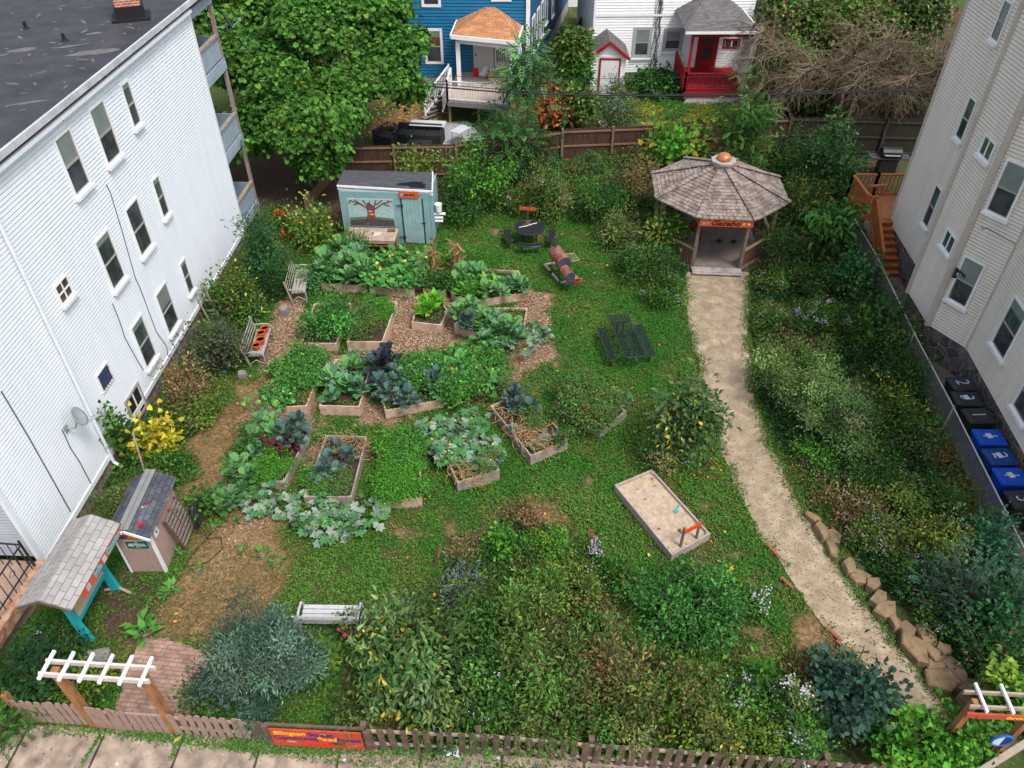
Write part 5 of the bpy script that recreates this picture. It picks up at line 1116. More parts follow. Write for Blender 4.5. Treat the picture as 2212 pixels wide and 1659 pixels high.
text('lettering', 'House', .17, inky, sgn, fw.p(.62, .06, 1.51), frame_rot((1, 0, 0), (0, 0, 1)), world=True, bold=.004); text('lettering', 'Water', .15, inkb, sgn, fw.p(.2, .06, 1.5), frame_rot((1, 0, 0), (0, 0, 1)), world=True, bold=.003, sx=.75)
pl = sign('plaque', fw, .2, .78, .98, 1.3, .0, wt, '', .1, inkw, bm=M('plaque_border', (.5, .52, .5)), th=.015)
m = MB(); fw.quad(m, .215, .765, .995, 1.285, .0155, .018); m.build('plaque_face', M('dark_green_plaque', (.008, .11, .07)), pl, world=True)
for t_, z_, s_ in (('BOSTON FOOD', 1.17, .07), ('FOREST COALITION', 1.11, .062), ('Ellington Street Garden'[:0] + 'welcome to the garden'[:0] + '~ ~ ~ ~ ~', 1.05, .035)):
    text('lettering', t_, s_, inkw, pl, fw.p(.49, .02, z_), frame_rot((1, 0, 0), (0, 0, 1)), world=True, sx=.8)
m = MB(); m.tube([fw.p(.49 + .035 * math.cos(t), .021, 1.245 + .03 * math.sin(t)) for t in [k * .5 for k in range(14)]], .004, 4); m.build('emblem', inkw, pl, world=True)
m = MB(); sw.quad(m, .17, .38, 1.18, 1.42, 0, .02); fr_ = m.build('side_notice', trimw, wt, world=True); m = MB(); sw.quad(m, .25, .3, 1.26, 1.34, .021, .03); m.build('latch', blackm, fr_, world=True)
m = MB(); sw.quad(m, 1.2, 1.32, 1.4, 1.55, 0, .02); m.build('side_notice', trimw, wt, world=True)
# pallet, hose, glove, tool, red cup
pa = empty('wooden_pallet', (-8.8, 13.0, 0), 0, 'grey wooden pallet leaning on the side of the tan shed', 'pallet'); pm = M('pallet_wood', (.30, .245, .22), (.18, .15, .135), scale=5, rough=.9)
for i in range(8): m = MB(); z_ = .25 + i * .13; x_ = -8.66 - i * .035; m.bar((x_, 12.72, z_), (x_, 13.6, z_), .02, .09); m.build('slat', pm, pa, world=True)
for y in (12.74, 13.16, 13.58): m = MB(); m.bar((-8.68, y, .18), (-8.94, y, 1.24), .04, .09, up=(1, 0, 0)); m.build('stringer', brownw, pa, world=True)
hs = empty('garden_hose', (-8.45, 13.3, 0), 0, 'coiled black garden hose on a reel beside the pallet', 'hose'); m = MB()
m.tube([(-8.45 + .02 * math.sin(k * 1.7), 13.42 + (.24 + .02 * math.sin(k)) * math.cos(k * .45), .85 + .27 * math.sin(k * .45) - .004 * k) for k in range(90)], .018, 5); m.build('coil', blackm, hs, world=True)
m = MB(); m.box((-8.55, 13.42, .85), (.12, .12, .2)); m.tube([(-8.6, 13.42, .85), (-8.4, 13.42, .85)], .05, 8); m.build('reel', blackm, hs, world=True)
m = MB(); m.tube([(-8.42, 13.3, .6), (-8.2, 13.1, .1), (-7.9, 13.2, .02), (-7.75, 12.8, .02), (-8.0, 12.4, .02), (-8.6, 12.2, .03), (-8.5, 12.6, .02), (-8.1, 13.6, .02)], .014, 5); m.build('loose_end', blackm, hs, world=True)
gl = at(303, 1097, 1.84); m = MB(); m.box((0, 0, 0), (.14, .1, .03))
for k in range(4): m.bar((-.06, -.04 + k * .028, 0), (-.15 - .01 * (k % 2), -.05 + k * .036, .0), .022, .024)
m.bar((.02, .05, 0), (-.05, .1, 0), .025, .025); m.build('work_glove', M('glove_cloth', (.62, .55, .5), (.5, .44, .4), scale=20), loc=(gl.x, gl.y, 1.86), rz=R(-30), label='white work glove lying on the dark shingle roof', cat='glove')
a, b_, c_ = at(295, 1104 - 12, 1.84), at(315, 1086, 1.9), at(332, 1084, 1.72); lp = empty('loppers', a, 0, 'tool with black and red handle lying on the shed roof', 'garden tool')
a.z = 1.87; b_.z = 1.86; c_.z = 1.76
m = MB(); m.tube([a, b_], .015, 6); m.build('shaft', blackm, lp, world=True); m = MB(); m.tube([b_, (b_ + c_) / 2 + up3 * .02, c_], .02, 6); m.build('grip', redp, lp, world=True)
q = at(305, 1135, 1.8); MB().lathe((0, 0, 0), [(.045, 0), (.055, .02), (.05, .045), (.02, .05), (.018, .03)], 12).build('drink_cup', M('bright_red', (.75, .01, .01), rough=.4), loc=(q.x, q.y, 1.83), label='small bright red plastic cap on the dark shingle roof', cat='cap')
# ---------------------------------------------------------------- info board
ibz = math.atan2(-.15, 2.4)
ib = empty('information_board', (-10.2, 10.85, 0), ibz, 'turquoise information board under a long grey shingle roof', 'notice board')
tq2 = M('turquoise_paint', (.02, .40, .44), (.015, .33, .37), scale=6, rough=.55); ish = brickmat('pale_grey_shingles', (.33, .315, .30), (.27, .255, .245), (.14, .13, .125), .34, .155, ms=.008, axes='UV', noise=.12, bump=.4)
for y in (-.72, .72):
    m = MB(); m.bar((0, y, 0), (0, y, 2.15), .14, .14, up=(0, 1, 0)); m.bar((.14, y, 0), (.04, y, .9), .05, .1, up=(0, 1, 0)); m.build('post', tq2, ib)
m = MB(); m.bar((0, -.66, .75), (0, .66, .75), .1, .1); m.bar((0, -.66, 1.9), (0, .66, 1.9), .1, .1); m.build('frame', tq2, ib)
m = MB(); m.box((0, 0, 1.32), (.04, 1.3, 1.05)); bd = m.build('board', M('notice_backing', (.5, .44, .36), (.4, .35, .28), scale=3), ib)
for y, z_, w_, h_, c_ in ((-.45, 1.15, .3, .4, (.55, .42, .18)), (-.12, 1.2, .26, .36, (.6, .58, .5)), (.2, 1.25, .28, .4, (.4, .36, .28)), (.48, 1.2, .22, .36, (.62, .6, .58)), (-.1, 1.6, .4, .3, (.3, .5, .5))):
    m = MB(); m.box((.023, y, z_), (.006, w_, h_)); m.build('notice', M('notice_%d' % int(y * 100), c_), bd)
for sx_ in (-1, 1):
    xe = .62 * sx_; P = [(xe, -1.2, 2.06), (xe, 1.2, 2.06), (0, 1.2, 2.36), (0, -1.2, 2.36)]; P = P if sx_ > 0 else P[::-1]; m = MB(); quad3(m, P, .03); o = m.build('roof_slope', ish, ib); uvplane(o)
    m = MB(); m.bar((xe, -1.21, 2.03), (0, -1.21, 2.33), .02, .07); m.bar((xe, 1.21, 2.03), (0, 1.21, 2.33), .02, .07); m.build('bargeboard', brownw, ib)
m = MB(); m.bar((.6, -.75, 1.93), (.6, 1.15, 1.93), .03, .22); isg = m.build('sign', M('red_orange_paint', (.55, .09, .035), (.45, .065, .03), scale=6), ib)
fr2 = frame_rot((0, 1, 0), (0, 0, 1))
text('lettering', 'Info', .22, inkt, isg, (.62, -.05, 1.93), fr2, bold=.006, shear=.1); text('lettering', 'Center', .22, inkt, isg, (.62, .72, 1.93), fr2, bold=.006, shear=.1)
for y, c_ in ((-.5, (.45, .4, .5)), (.28, (.55, .5, .5))): m = MB(); m.box((.62, y, 1.93), (.006, .15, .17)); m.build('painted_flower', M('petal_%d' % int(y * 10), c_), isg)
m = MB(); a, b_, c_ = at(228, 1277), at(258, 1272), at(285, 1284); m.tube([a + up3 * .05, b_ + up3 * .06, c_ + up3 * .05], .04, 6); m.build('log_edging', railw, label='pale branch lying on the ground by the far post of the board', cat='branch')
c_ = at(213, 1430); m = MB(); m.box((0, 0, .1), (.55, .5, .22), rz=.2); m.build('stone_block', stonem, loc=c_, bevel=.05, label='flat grey stone block behind the white topped arbor', cat='stone')
# ---------------------------------------------------------------- arbor
stw = M('orange_stained_post', (.36, .17, .065), (.23, .105, .045), scale=4, rough=.7, stretch=(3, 3, .6), contrast=.8)
ar = empty('arbor', (-8.3, 7.98, 0), R(-4), 'gate arbor of orange stained posts with white slatted top', 'arbor')
for x in (-.92, .92): m = MB(); m.bar((x, 0, 0), (x, 0, 2.38), .15, .15, up=(0, 1, 0)); m.build('post', stw, ar)
for y in (-.14, .14): m = MB(); m.bar((-1.13, y, 2.44), (1.13, y, 2.44), .05, .13); m.build('top_beam', M('white_tan_board', (.62, .56, .53), (.5, .42, .38), scale=6), ar)
for i in range(6): m = MB(); x = -1.02 + i * .408; m.bar((x, -.3, 2.54), (x, .32, 2.54), .055, .065); m.build('slat', trimw, ar)
# ---------------------------------------------------------------- picket fences
rp = random.Random(11)
def picket_fence(pts, h, sp, wd, root, mat, cap=None, nar=.0, gap=None, lean=.0, z0=.03, arch=None, rails=(.25, .72)):
    n_ = 0
    for i in range(len(pts) - 1):
        a, b_ = Vector((*pts[i], 0)), Vector((*pts[i + 1], 0)); L_ = (b_ - a).length; k = max(1, round(L_ / sp)); d = (b_ - a) / L_; nn = Vector((-d.y, d.x, 0))
        if nn.y < 0: nn = -nn
        for j in range(k):
            q = a + d * (j + .5) * L_ / k; hh = h + rp.uniform(-.03, .03) + (arch((j + .5) / k) if arch else 0); ln = rp.gauss(lean, .025); tp = q + d * ln * hh + up3 * hh
            m = MB(); wv = wd * rp.uniform(.9, 1.08)
            x = d * wv / 2; y = nn * .01; bq = q + up3 * z0; sh_ = tp - up3 * wv * .3
            F = [bq - x, bq + x, sh_ + x, tp + x * .45, tp - x * .45, sh_ - x]
            m.add([p - y for p in F] + [p + y for p in F], [(0, 1, 2, 3, 4, 5), (11, 10, 9, 8, 7, 6)] + [(t, t + 6, (t + 1) % 6 + 6, (t + 1) % 6) for t in range(6)])
            m.build('picket', mat, root, world=True)
        for rz_ in rails:
            m = MB(); m.bar(a + nn * .04 + up3 * h * rz_, b_ + nn * .04 + up3 * h * rz_, .045, .08); m.build('rail', cap or mat, root, world=True)
fx = lambda u, v, z=0: tuple(at(u, v, z))[:2]
f1 = empty('picket_fence', (-9.9, 8.05, 0), 0, 'tan picket fence section left of the arbor gate', 'fence'); picket_fence([(-10.75, 8.12), (-9.3, 8.02)], .98, .165, .13, f1, picketw2, railw)
m = MB(); m.bar((-10.85, 8.2, 0), (-10.85, 8.2, 1.1), .12, .12); m.build('post', stw, f1, world=True)
f2 = empty('garden_gate', (-8.3, 7.93, 0), 0, 'scalloped tan picket gate under the arbor', 'gate'); picket_fence([(-9.15, 7.98), (-8.3, 7.9)], .98, .15, .13, f2, picketw2, railw, arch=lambda t: -.05 * t); 
f2b = empty('garden_gate', (-7.9, 7.88, 0), 0, 'lower right half of the tan picket gate with pale top rail', 'gate'); picket_fence([(-8.27, 7.9), (-7.45, 7.84)], .82, .15, .13, f2b, picketw2, railw, rails=(.25, .9))
f3 = empty('picket_fence', (-6.4, 7.8, 0), 0, 'tan picket fence section between arbor and blue green shrub', 'fence'); picket_fence([(-7.35, 7.84), (-5.65, 7.72)], .95, .2, .13, f3, picketw2, railw, lean=.0)
f4 = empty('picket_fence', (-5.4, 7.7, 0), 0, 'dark broad board fence end left of the painted sign', 'fence'); picket_fence([(-5.6, 7.72), (-5.12, 7.68)], .9, .16, .15, f4, picketw, railw)
f5 = empty('picket_fence', (2, 7.3, 0), 0, 'dark brown weathered picket fence along the pavement right of sign', 'fence')
fp = [(-3.12, 7.52), (-.7, 7.42), (1.65, 7.22), (4.3, 7.02), (6.4, 6.85), (7.5, 6.75)]
for i in range(5): picket_fence(fp[i:i + 2], .95, .232, .135, f5, picketw, railw, lean=.0 + i * .012, rails=(.2, .8))
for p_ in fp[:5] : m = MB(); m.bar((p_[0], p_[1] + .1, 0), (p_[0], p_[1] + .1, .98), .12, .12); m.build('post', picketw, f5, world=True)
SWl = Wall((-5.1, 7.6), (-3.15, 7.5)); SWl.n = Vector((SWl.d.y, -SWl.d.x, 0))
cs = empty('painted_sign', SWl.p(1, .03, 0), 0, 'long red orange painted garden sign fixed to the pavement fence', 'sign')
m = MB(); SWl.quad(m, 0, 1.95, .14, .88, .03, .06); csb = m.build('board', M('red_orange_board', (.52, .075, .03), (.38, .05, .025), scale=5, contrast=.7, stretch=(1, 1, 4)), cs, world=True)
fr3 = frame_rot(SWl.d, up3)
for s_, z_, t_, sz, mt_ in ((.42, .73, 'Ellington', .2, inky), (1.08, .72, 'Street', .22, inkp), (.55, .53, 'Community', .21, inkp), (1.2, .53, 'Food', .2, inky), (1.66, .54, 'Forest', .2, inkp), (.98, .31, 'Garden', .22, inkr)):
    text('lettering', t_, sz, mt_, csb, SWl.p(s_, .064, z_), fr3, world=True, bold=.005)
for s_, z_, a_, c_ in ((.4, .36, .12, (.55, .32, .06)), (1.35, .36, .16, (.05, .07, .05)), (1.75, .32, .07, (.3, .25, .2)), (1.15, .74, .09, (.5, .45, .03)), (.28, .43, .05, (.06, .05, .03))):
    m = MB(); m.add([SWl.p(s_ + a_ * math.cos(t), .063, z_ + a_ * .4 * math.sin(t)) for t in [k * .7 for k in range(9)]], [tuple(range(9))]); m.build('painted_leaf', M('sign_leaf_%d' % int(s_ * 100), c_), csb, world=True)
m = MB(); SWl.quad(m, -.1, 2.0, .86, .93, -.06, -.01); SWl.quad(m, -.15, -.03, 0, .9, -.05, .03); SWl.quad(m, 1.98, 2.12, 0, .86, -.05, .03); m.build('back_frame', picketw, cs, world=True)
# right entrance arbor with blue wheel sign
ra = empty('arbor', (9.7, 7.35, 0), R(-3), 'vine covered entrance arbor with red beam and white slats at bottom right', 'arbor')
for x in (-.55, .7): m = MB(); m.bar((x, .1, 0), (x, .1, 2.2), .12, .12); m.build('post', stw, ra)
m = MB(); m.bar((-.75, -.1, 2.02), (.95, -.1, 2.02), .04, .16); m.build('red_beam', M('red_beam_paint', (.42, .08, .045), (.34, .06, .035), scale=8), ra)
m = MB(); m.lathe((0, 0, 0), [(0, 0), (.05, 0), (.05, .01)], 10); m.v = [(-.5 + a_, -.125 - c_, 2.02 + b2) for a_, b2, c_ in m.v]; m.build('painted_tomato', M('tomato', (.8, .03, .01)), ra)
text('lettering', 'Garden', .12, inky, ra, (.2, -.125, 2.02), frame_rot((1, 0, 0), (0, 0, 1)), bold=.004)
for y in (.0, .3): m = MB(); m.bar((-.7, y, 2.17), (.9, y, 2.17), .045, .1); m.build('top_beam', railw, ra)
for x in (-.45, .05, .55): m = MB(); m.bar((x, -.15, 2.26), (x, .45, 2.26), .05, .06); m.build('slat', trimw, ra)
q = aty(2164, 1600, 7.1); ws = empty('round_sign', (q.x, 7.12, 0), 0, 'round blue and white hanging emblem among ivy under the entrance arbor', 'sign')
m = MB(); m.tube([q + Vector((.2 * math.cos(t), 0, .2 * math.sin(t))) for t in [k * math.pi / 12 for k in range(25)]], .025, 6); m.build('rim', M('blue_ring', (.01, .12, .45)), ws, world=True)
m = MB(); m.add([q + Vector((.18 * math.cos(t), -.012, .18 * math.sin(t))) for t in [k * math.pi / 10 - math.pi / 2 for k in range(11)]], [tuple(range(11))]); m.build('dark_half', M('navy', (.005, .03, .16)), ws, world=True)
m = MB(); m.add([q + Vector((.18 * math.cos(t), -.014, .18 * math.sin(t))) for t in [k * math.pi / 10 + math.pi / 2 for k in range(11)]], [tuple(range(11))]); m.build('white_half', M('emblem_white', (.55, .58, .7)), ws, world=True)
m = MB(); m.bar(q + Vector((0, .02, 0)), q + Vector((0, .02, .35)), .015, .015); m.bar((q.x, 7.14, 0), (q.x, 7.14, q.z), .04, .04); m.build('hanger', brownw, ws, world=True)
m = MB(); a, b_ = at(2120, 1665, .8), at(2240, 1590, 1.2); m.bar(a, b_, .12, .12); m.build('handrail', railw, label='pale thick timber handrail at the bottom right corner', cat='handrail')
# ---------------------------------------------------------------- chain link fence with pipe rail
cl = empty('chain_link_fence', (13.6, 20, 0), 0, 'chain link fence with pale pipe top rail along the bins passage', 'fence')
galv = M('galvanised', (.50, .50, .48), (.36, .36, .35), scale=4, rough=.5, metal=.2); wirem = M('dull_wire', (.20, .20, .19), rough=.5)
cpt = [at(1831, 447, 1.2), at(1896, 557, 1.2), at(1975, 720, 1.2), at(2060, 880, 1.2), at(2175, 1109, 1.2), at(2250, 1260, 1.2), at(2330, 1430, 1.2)]
for i in range(len(cpt) - 1):
    a, b_ = cpt[i], cpt[i + 1]; m = MB(); m.tube([a, b_], .022, 6); m.build('top_rail', galv, cl, world=True)
    Lf = (b_ - a).length; d = (b_ - a) / Lf; m = MB(); st_ = .075; nn_ = int(Lf / st_); hh = 1.16; w_ = .0035
    for k in range(-int(hh / st_), nn_):
        for sg_ in (1, -1):
            s0 = k * st_; s1 = s0 + hh; z0, z1 = (0, hh) if sg_ > 0 else (hh, 0)
            if s0 < 0: z0 += (z1 - z0) * (-s0 / hh); s0 = 0
            if s1 > Lf: f_ = (Lf - s0) / (s1 - s0); z1 = z0 + (z1 - z0) * f_; s1 = Lf
            if s1 <= s0: continue
            p0, p1 = a + d * s0, a + d * s1; p0.z = .02 + z0; p1.z = .02 + z1; m.bar(p0, p1, w_ * 2, w_ * 2)
    m.build('wire_mesh', wirem, cl, world=True)
for p in cpt: m = MB(); m.tube([(p.x, p.y, 0), (p.x, p.y, 1.25)], .028, 8); m.build('post', galv, cl, world=True)
# ---------------------------------------------------------------- wheeled bins
def make_bin(cm, lm, loc, rz, label, num, group, sticker):
    r = empty('wheeled_bin', loc, rz, label, 'bin', group); w_, d_ = .29, .36
    m = MB(); lo = [(-w_ * .82, -d_ * .75), (w_ * .82, -d_ * .75), (w_ * .82, d_ * .8), (-w_ * .82, d_ * .8)]; hi = [(-w_, -d_), (w_, -d_), (w_, d_), (-w_, d_)]
    m.add([(x, y, .06) for x, y in lo] + [(x, y, .98) for x, y in hi], [(3, 2, 1, 0), (4, 5, 6, 7), (0, 1, 5, 4), (1, 2, 6, 5), (2, 3, 7, 6), (3, 0, 4, 7)]); m.build('body', cm, r, bevel=.03)
    m = MB(); m.prism(rrect(0, -.01, w_ + .035, d_ + .04, .07), .985, 1.03); p = rrect(0, -.02, w_ - .02, d_ - .03, .06); q = rrect(0, -.02, w_ - .07, d_ - .09, .05)
    k = len(p); m.add([(x, y, 1.031) for x, y in p] + [(x, y, 1.075) for x, y in q], [(i, (i + 1) % k, k + (i + 1) % k, k + i) for i in range(k)] + [tuple(range(k, 2 * k))]); ld = m.build('lid', lm, r)
    m = MB(); m.tube([(-w_, d_ + .06, .99), (w_, d_ + .06, .99)], .018, 6)
    for x in (-w_, 0, w_): m.bar((x, d_, .98), (x, d_ + .07, .98), .03, .03)
    m.build('handle', lm, r)
    for x in (-w_ * .85, w_ * .85): m = MB(); m.tube([(x - .03, d_ - .02, .1), (x + .03, d_ - .02, .1)], .1, 14); m.build('wheel', blackm, r)
    if num: text('painted_number', num, .62, M('chalk_blue_paint', (.36, .5, .56), (.25, .36, .42), scale=20), ld, (0, -.02, 1.08), frame_rot((1, 0, 0), (0, 1, 0)), extrude=.001, sx=.8, bold=-.012 if False else -.004)
    if sticker: m = MB(); m.box((.0, -.03, 1.086), (.2, .16, .003), rz=.2); m.build('sticker', M('white_sticker', (.6, .62, .65), (.35, .38, .45), scale=60, contrast=.9), ld)
    return r
bk = M('bin_black', (.018, .02, .024), (.028, .03, .034), scale=3, rough=.5); bl = M('bin_blue', (.005, .07, .48), (.006, .055, .36), scale=3, rough=.45); bd_ = M('bin_navy', (.008, .05, .22), (.006, .04, .16), scale=3, rough=.5)
blab = ['black wheeled bin painted with a 2, farthest of the row', 'black wheeled bin painted with a 3 and a sticker, second in the row', 'black wheeled bin painted with a 1, just before the blue bins', 'bright blue recycling bin nearest the black bins, with white sticker',
        'darker navy blue recycling bin between two bright blue ones', 'bright blue recycling bin painted with a 1 next to the last black bin', 'black wheeled bin painted with a 3, nearest of the row at the right edge']
for i, (u, v, nm, c_, s_) in enumerate(((2079, 827, '2', bk, 0), (2089, 860, '3', bk, 1), (2114, 897, '1', bk, 0), (2138, 943, '1', bl, 1), (2160, 985, '2', bd_, 1), (2185, 1028, '1', bl, 1), (2212, 1078, '3', bk, 0))):
    q = at(u, v, 1.05); make_bin(c_, c_, (q.x, q.y, 0), R(-90 + (4, -3, 2, -2, 3, -1, 2)[i]), blab[i], nm, 'wheeled bins lined up along the stone foundation', s_)
# ---------------------------------------------------------------- right steps and deck in reddish new timber
sd = empty('wooden_staircase', (15, 28, 0), 0, 'new reddish timber steps and railed deck behind the cream building', 'staircase'); nw = M('red_cedar', (.33, .10, .028), (.22, .06, .018), scale=4, rough=.65, bump=.2, contrast=.6)
nwt = M('red_cedar_rail', (.42, .15, .045), (.31, .10, .03), scale=4, rough=.65)
sx0, sx1, sy = 14.45, 15.3, 26.0; NS = 8
for i in range(NS):
    y = sy + i * .27; z = .17 * (i + 1); m = MB(); m.box(((sx0 + sx1) / 2 + i * .015, y + .15, z - .02), (sx1 - sx0, .3, .04)); m.build('tread', nwt, sd, world=True)
    m = MB(); m.box(((sx0 + sx1) / 2 + i * .015, y + .01, z - .1), (sx1 - sx0, .02, .14)); m.build('riser', nw, sd, world=True)
DZ = .17 * NS; dy0 = sy + NS * .27
m = MB()
for i in range(14): m.box((15.35, dy0 + .07 + i * .145, DZ), (2.2, .135, .04))
m.build('deck_boards', nwt, sd, world=True)
m = MB(); m.bar((sx0 - .2, dy0 + 2.05, DZ - .12), (16.5, dy0 + 2.05, DZ - .12), .05, .2); m.bar((14.25, dy0, DZ - .12), (14.25, dy0 + 2.1, DZ - .12), .05, .2); m.build('joist', nw, sd, world=True)
def prail(a, b_, **k): return railing('deck_railing', a, b_, sd, nwt, h=.95, sp=.16, pw=.04, post=.11, cap=.07, **k)
prail((sx0 - .03, sy + .1, .1), (sx0 + .05, dy0, DZ)); prail((14.25, dy0 + .1, DZ), (14.25, dy0 + 2.05, DZ)); prail((14.25, dy0 + 2.05, DZ), (15.3, dy0 + 2.05, DZ)); prail((15.3, dy0 + 2.05, DZ), (16.4, dy0 + 2.05, DZ)); prail((14.25, dy0 + .1, DZ), (sx0 + .05, dy0, DZ), posts=False); prail((sx0 + .1, dy0 + 1.0, DZ), (15.3, dy0 + 1.1, DZ), posts=False)
m = MB()
for x in (14.3, 15.2): 
    for y in (dy0 + .1, dy0 + 2.0): m.bar((x, y, 0), (x, y, DZ), .1, .1)
m.build('deck_post', nw, sd, world=True)
gr = empty('gas_grill', (18.0, 35.1, 0), R(-5), 'black gas grill with closed lid and side shelves by far fence', 'grill')
MB().box((0, 0, .42), (.8, .5, .75)).build('cabinet', blackm, gr); MB().box((0, 0, .85), (1.9, .6, .06)).build('side_shelf', M('grill_grey', (.06, .065, .07)), gr)
m = MB(); m.tube([(-.45, 0, 1.0), (.45, 0, 1.0)], .32, 14); m.build('lid', blackm, gr, bevel=.02); MB().tube([(-.35, -.36, 1.05), (.35, -.36, 1.05)], .02, 6).build('handle', galv, gr)
# ---------------------------------------------------------------- board fences at the back
bfm = M('brown_fence_boards', (.085, .042, .026), (.045, .026, .018), scale=1.2, rough=.85, contrast=.8, stretch=(6, 1, 1), detail=8); bfr = M('fence_rail_tan', (.24, .15, .085), (.17, .10, .06), scale=3)
def board_fence(P0, P1, h, label, step=2.4, mat=bfm, cap=bfr, front=-1, posts=True, boards=True):
    P0, P1 = Vector((*P0, 0)), Vector((*P1, 0)); w_ = Wall(P0, P1); 
    if w_.n.y * front < 0: w_.n = -w_.n
    r = empty('board_fence', (P0 + P1) / 2, 0, label, 'fence'); n_ = max(1, round(w_.L / step)); st = w_.L / n_
    for i in range(n_):
        m = MB(); k = int(st / .15); hh = h + random.uniform(-.04, .04)
        for j in range(k): w_.quad(m, i * st + j * st / k + .003, i * st + (j + 1) * st / k - .003, .05, hh + random.uniform(-.015, .015), -.012, .012)
        m.build('board_panel', mat, r, world=True)
        for z in (h * .14, h * .52, h * .9): m = MB(); w_.quad(m, i * st, (i + 1) * st, z, z + .08, .013, .06); m.build('rail', cap, r, world=True)
    for i in range(n_ + 1): m = MB(); w_.quad(m, i * st - .05, i * st + .05, 0, h + .06, .02, .12); m.build('post', cap, r, world=True)
    return r
board_fence((-8.4, 34.3), (-2.6, 34.5), 1.75, 'dark brown board fence behind the garden shed')
board_fence((-2.6, 34.5), (2.4, 35.95), 1.8, 'brown board fence half hidden by shrubs left of the middle')
board_fence((2.4, 35.95), (7.3, 36.4), 1.85, 'brown board fence below the white house with pale cap rail')
board_fence((7.3, 36.4), (13.6, 37.1), 1.95, 'brown board fence behind the gazebo in the shade')
board_fence((13.6, 37.1), (20.5, 36.6), 2.0, 'dark greenish board fence behind the bare tree', mat=M('dark_fence', (.035, .03, .02), (.022, .02, .014), scale=2), cap=M('dark_rail', (.05, .04, .03)))
board_fence((1.75, 41.0), (4.7, 55.0), 1.8, 'weathered board fence running back between blue and white houses', mat=M('olive_fence', (.12, .09, .05), (.07, .055, .035), scale=2), front=1)
board_fence((14.0, 48.2), (14.9, 48.2), 1.8, 'short dark board fence right of the white house', mat=MATS['dark_fence'])
m = MB(); a, b_ = (-9.2, 31.5), (-8.6, 34.2); m.bar((*a, .3), (*b_, .3), .05, .5); m.bar((-9.2, 31.5, 0), (-9.2, 31.5, .7), .1, .1); m.build('low_board_edge', bfr, label='low brown board edging left of the garden shed', cat='edging')
# far red steps between the houses
rs = empty('red_porch', (5.5, 58.5, 0), 0, 'small red railed porch with white lattice far between houses', 'porch')
m = MB(); m.box((5.6, 58.8, 1.4), (1.7, 1.6, .3)); m.build('floor', redp, rs, world=True); railing('railing', (4.8, 58.0, 1.5), (6.4, 58.0, 1.5), rs, redp); railing('railing', (4.8, 58.0, 1.5), (4.8, 59.5, 1.5), rs, redp)
m = MB()
for i in range(14): x = 4.8 + i * .12; m.bar((x, 58, .1), (x + .1, 58, 1.2), .04, .02); m.bar((x + .1, 58.03, .1), (x, 58.03, 1.2), .04, .02)
m.build('lattice', trimw, rs, world=True)
m = MB(); m.box((5.5, 63, 3), (7, .3, 6)); m.build('wall', wcl, rs, world=True)
# ---------------------------------------------------------------- things behind the fence
def box_thing(name, cat, label, loc, rz, parts, group=None):
    r = empty(name, loc, rz, label, cat, group)
    for nm, mt, bs in parts:
        for bx in (bs if isinstance(bs[0][0], (tuple, list)) else [bs]): MB().box(bx[0], bx[1]).build(nm, mt, r, bevel=.015)
    return r
wick = M('black_wicker', (.016, .016, .018), (.03, .03, .032), scale=30, rough=.6, bump=.5, bscale=80)
q = at(906, 306, 0); box_thing('sofa', 'sofa', 'long black wicker sofa on the gravel patio behind fence', (q.x, q.y, 0), R(-8), [('seat_base', wick, ((0, 0, .2), (2.3, .8, .4))), ('backrest', wick, ((0, .45, .4), (2.3, .15, .8))), ('armrest', wick, [((-1.2, 0, .3), (.14, .95, .6)), ((1.2, 0, .3), (.14, .95, .6))]), ('cushion', M('dark_cushion', (.022, .022, .024)), [((-.72, -.02, .45), (.68, .72, .12)), ((0, -.02, .45), (.68, .72, .12)), ((.72, -.02, .45), (.68, .72, .12))])])
q = at(842, 305, 0); box_thing('armchair', 'armchair', 'black wicker armchair left of the sofa behind fence', (q.x - .1, q.y - .3, 0), R(-25), [('seat_base', wick, ((0, 0, .2), (1.0, .8, .4))), ('backrest', wick, ((-.5, 0, .4), (.15, .8, .75))), ('cushion', MATS['dark_cushion'], ((.05, 0, .45), (.85, .75, .12)))])
q = at(905, 318, 0); box_thing('coffee_table', 'table', 'low black table with red item in front of the sofa', (q.x + .1, q.y - .25, 0), R(-5), [('tabletop', wick, ((0, 0, .38), (1.2, .5, .05))), ('leg', wick, [((-.5, 0, .18), (.08, .4, .36)), ((.5, 0, .18), (.08, .4, .36))]), ])
def folding(u0, u1, label, c_, L_, W_, rz):
    r = empty('folding_table', (c_.x, c_.y, 0), rz, label, 'table'); MB().box((0, 0, .74), (L_, W_, .04)).build('tabletop', M('white_plastic_top', (.52, .54, .57), (.44, .46, .49), scale=2, rough=.4), r, bevel=.015)
    for x in (-L_ * .38, L_ * .38):
        m = MB(); m.tube([(x, -W_ * .4, 0), (x, -W_ * .4, .72), (x, W_ * .4, .72), (x, W_ * .4, 0)], .015, 5); m.build('leg', M('grey_steel', (.15, .15, .16)), r)
c_ = at(924, 266, .75); folding(0, 0, 'long white folding table behind the black sofa', c_, 1.85, .75, R(-6)); c_ = at(994, 279, .75); folding(0, 0, 'small tilted white folding table right of the sofa', c_, 1.0, .6, R(55))
q = at(842, 284, 0); r = empty('fire_pit', (q.x, q.y, 0), 0, 'round fire pit filled with split logs behind the fence', 'fire pit'); MB().lathe((0, 0, 0), [(.25, 0), (.42, .3), (.46, .32), (.38, .3), (.2, .1)], 14).build('bowl', M('rusty_bowl', (.10, .05, .03), (.05, .03, .02)), r)
for i in range(5): MB().box((0.03 * i - .05, -.1 + i * .06, .34 + .03 * i), (.55, .1, .07), rz=i * .7).build('log', M('cut_log', (.35, .18, .08)), r)
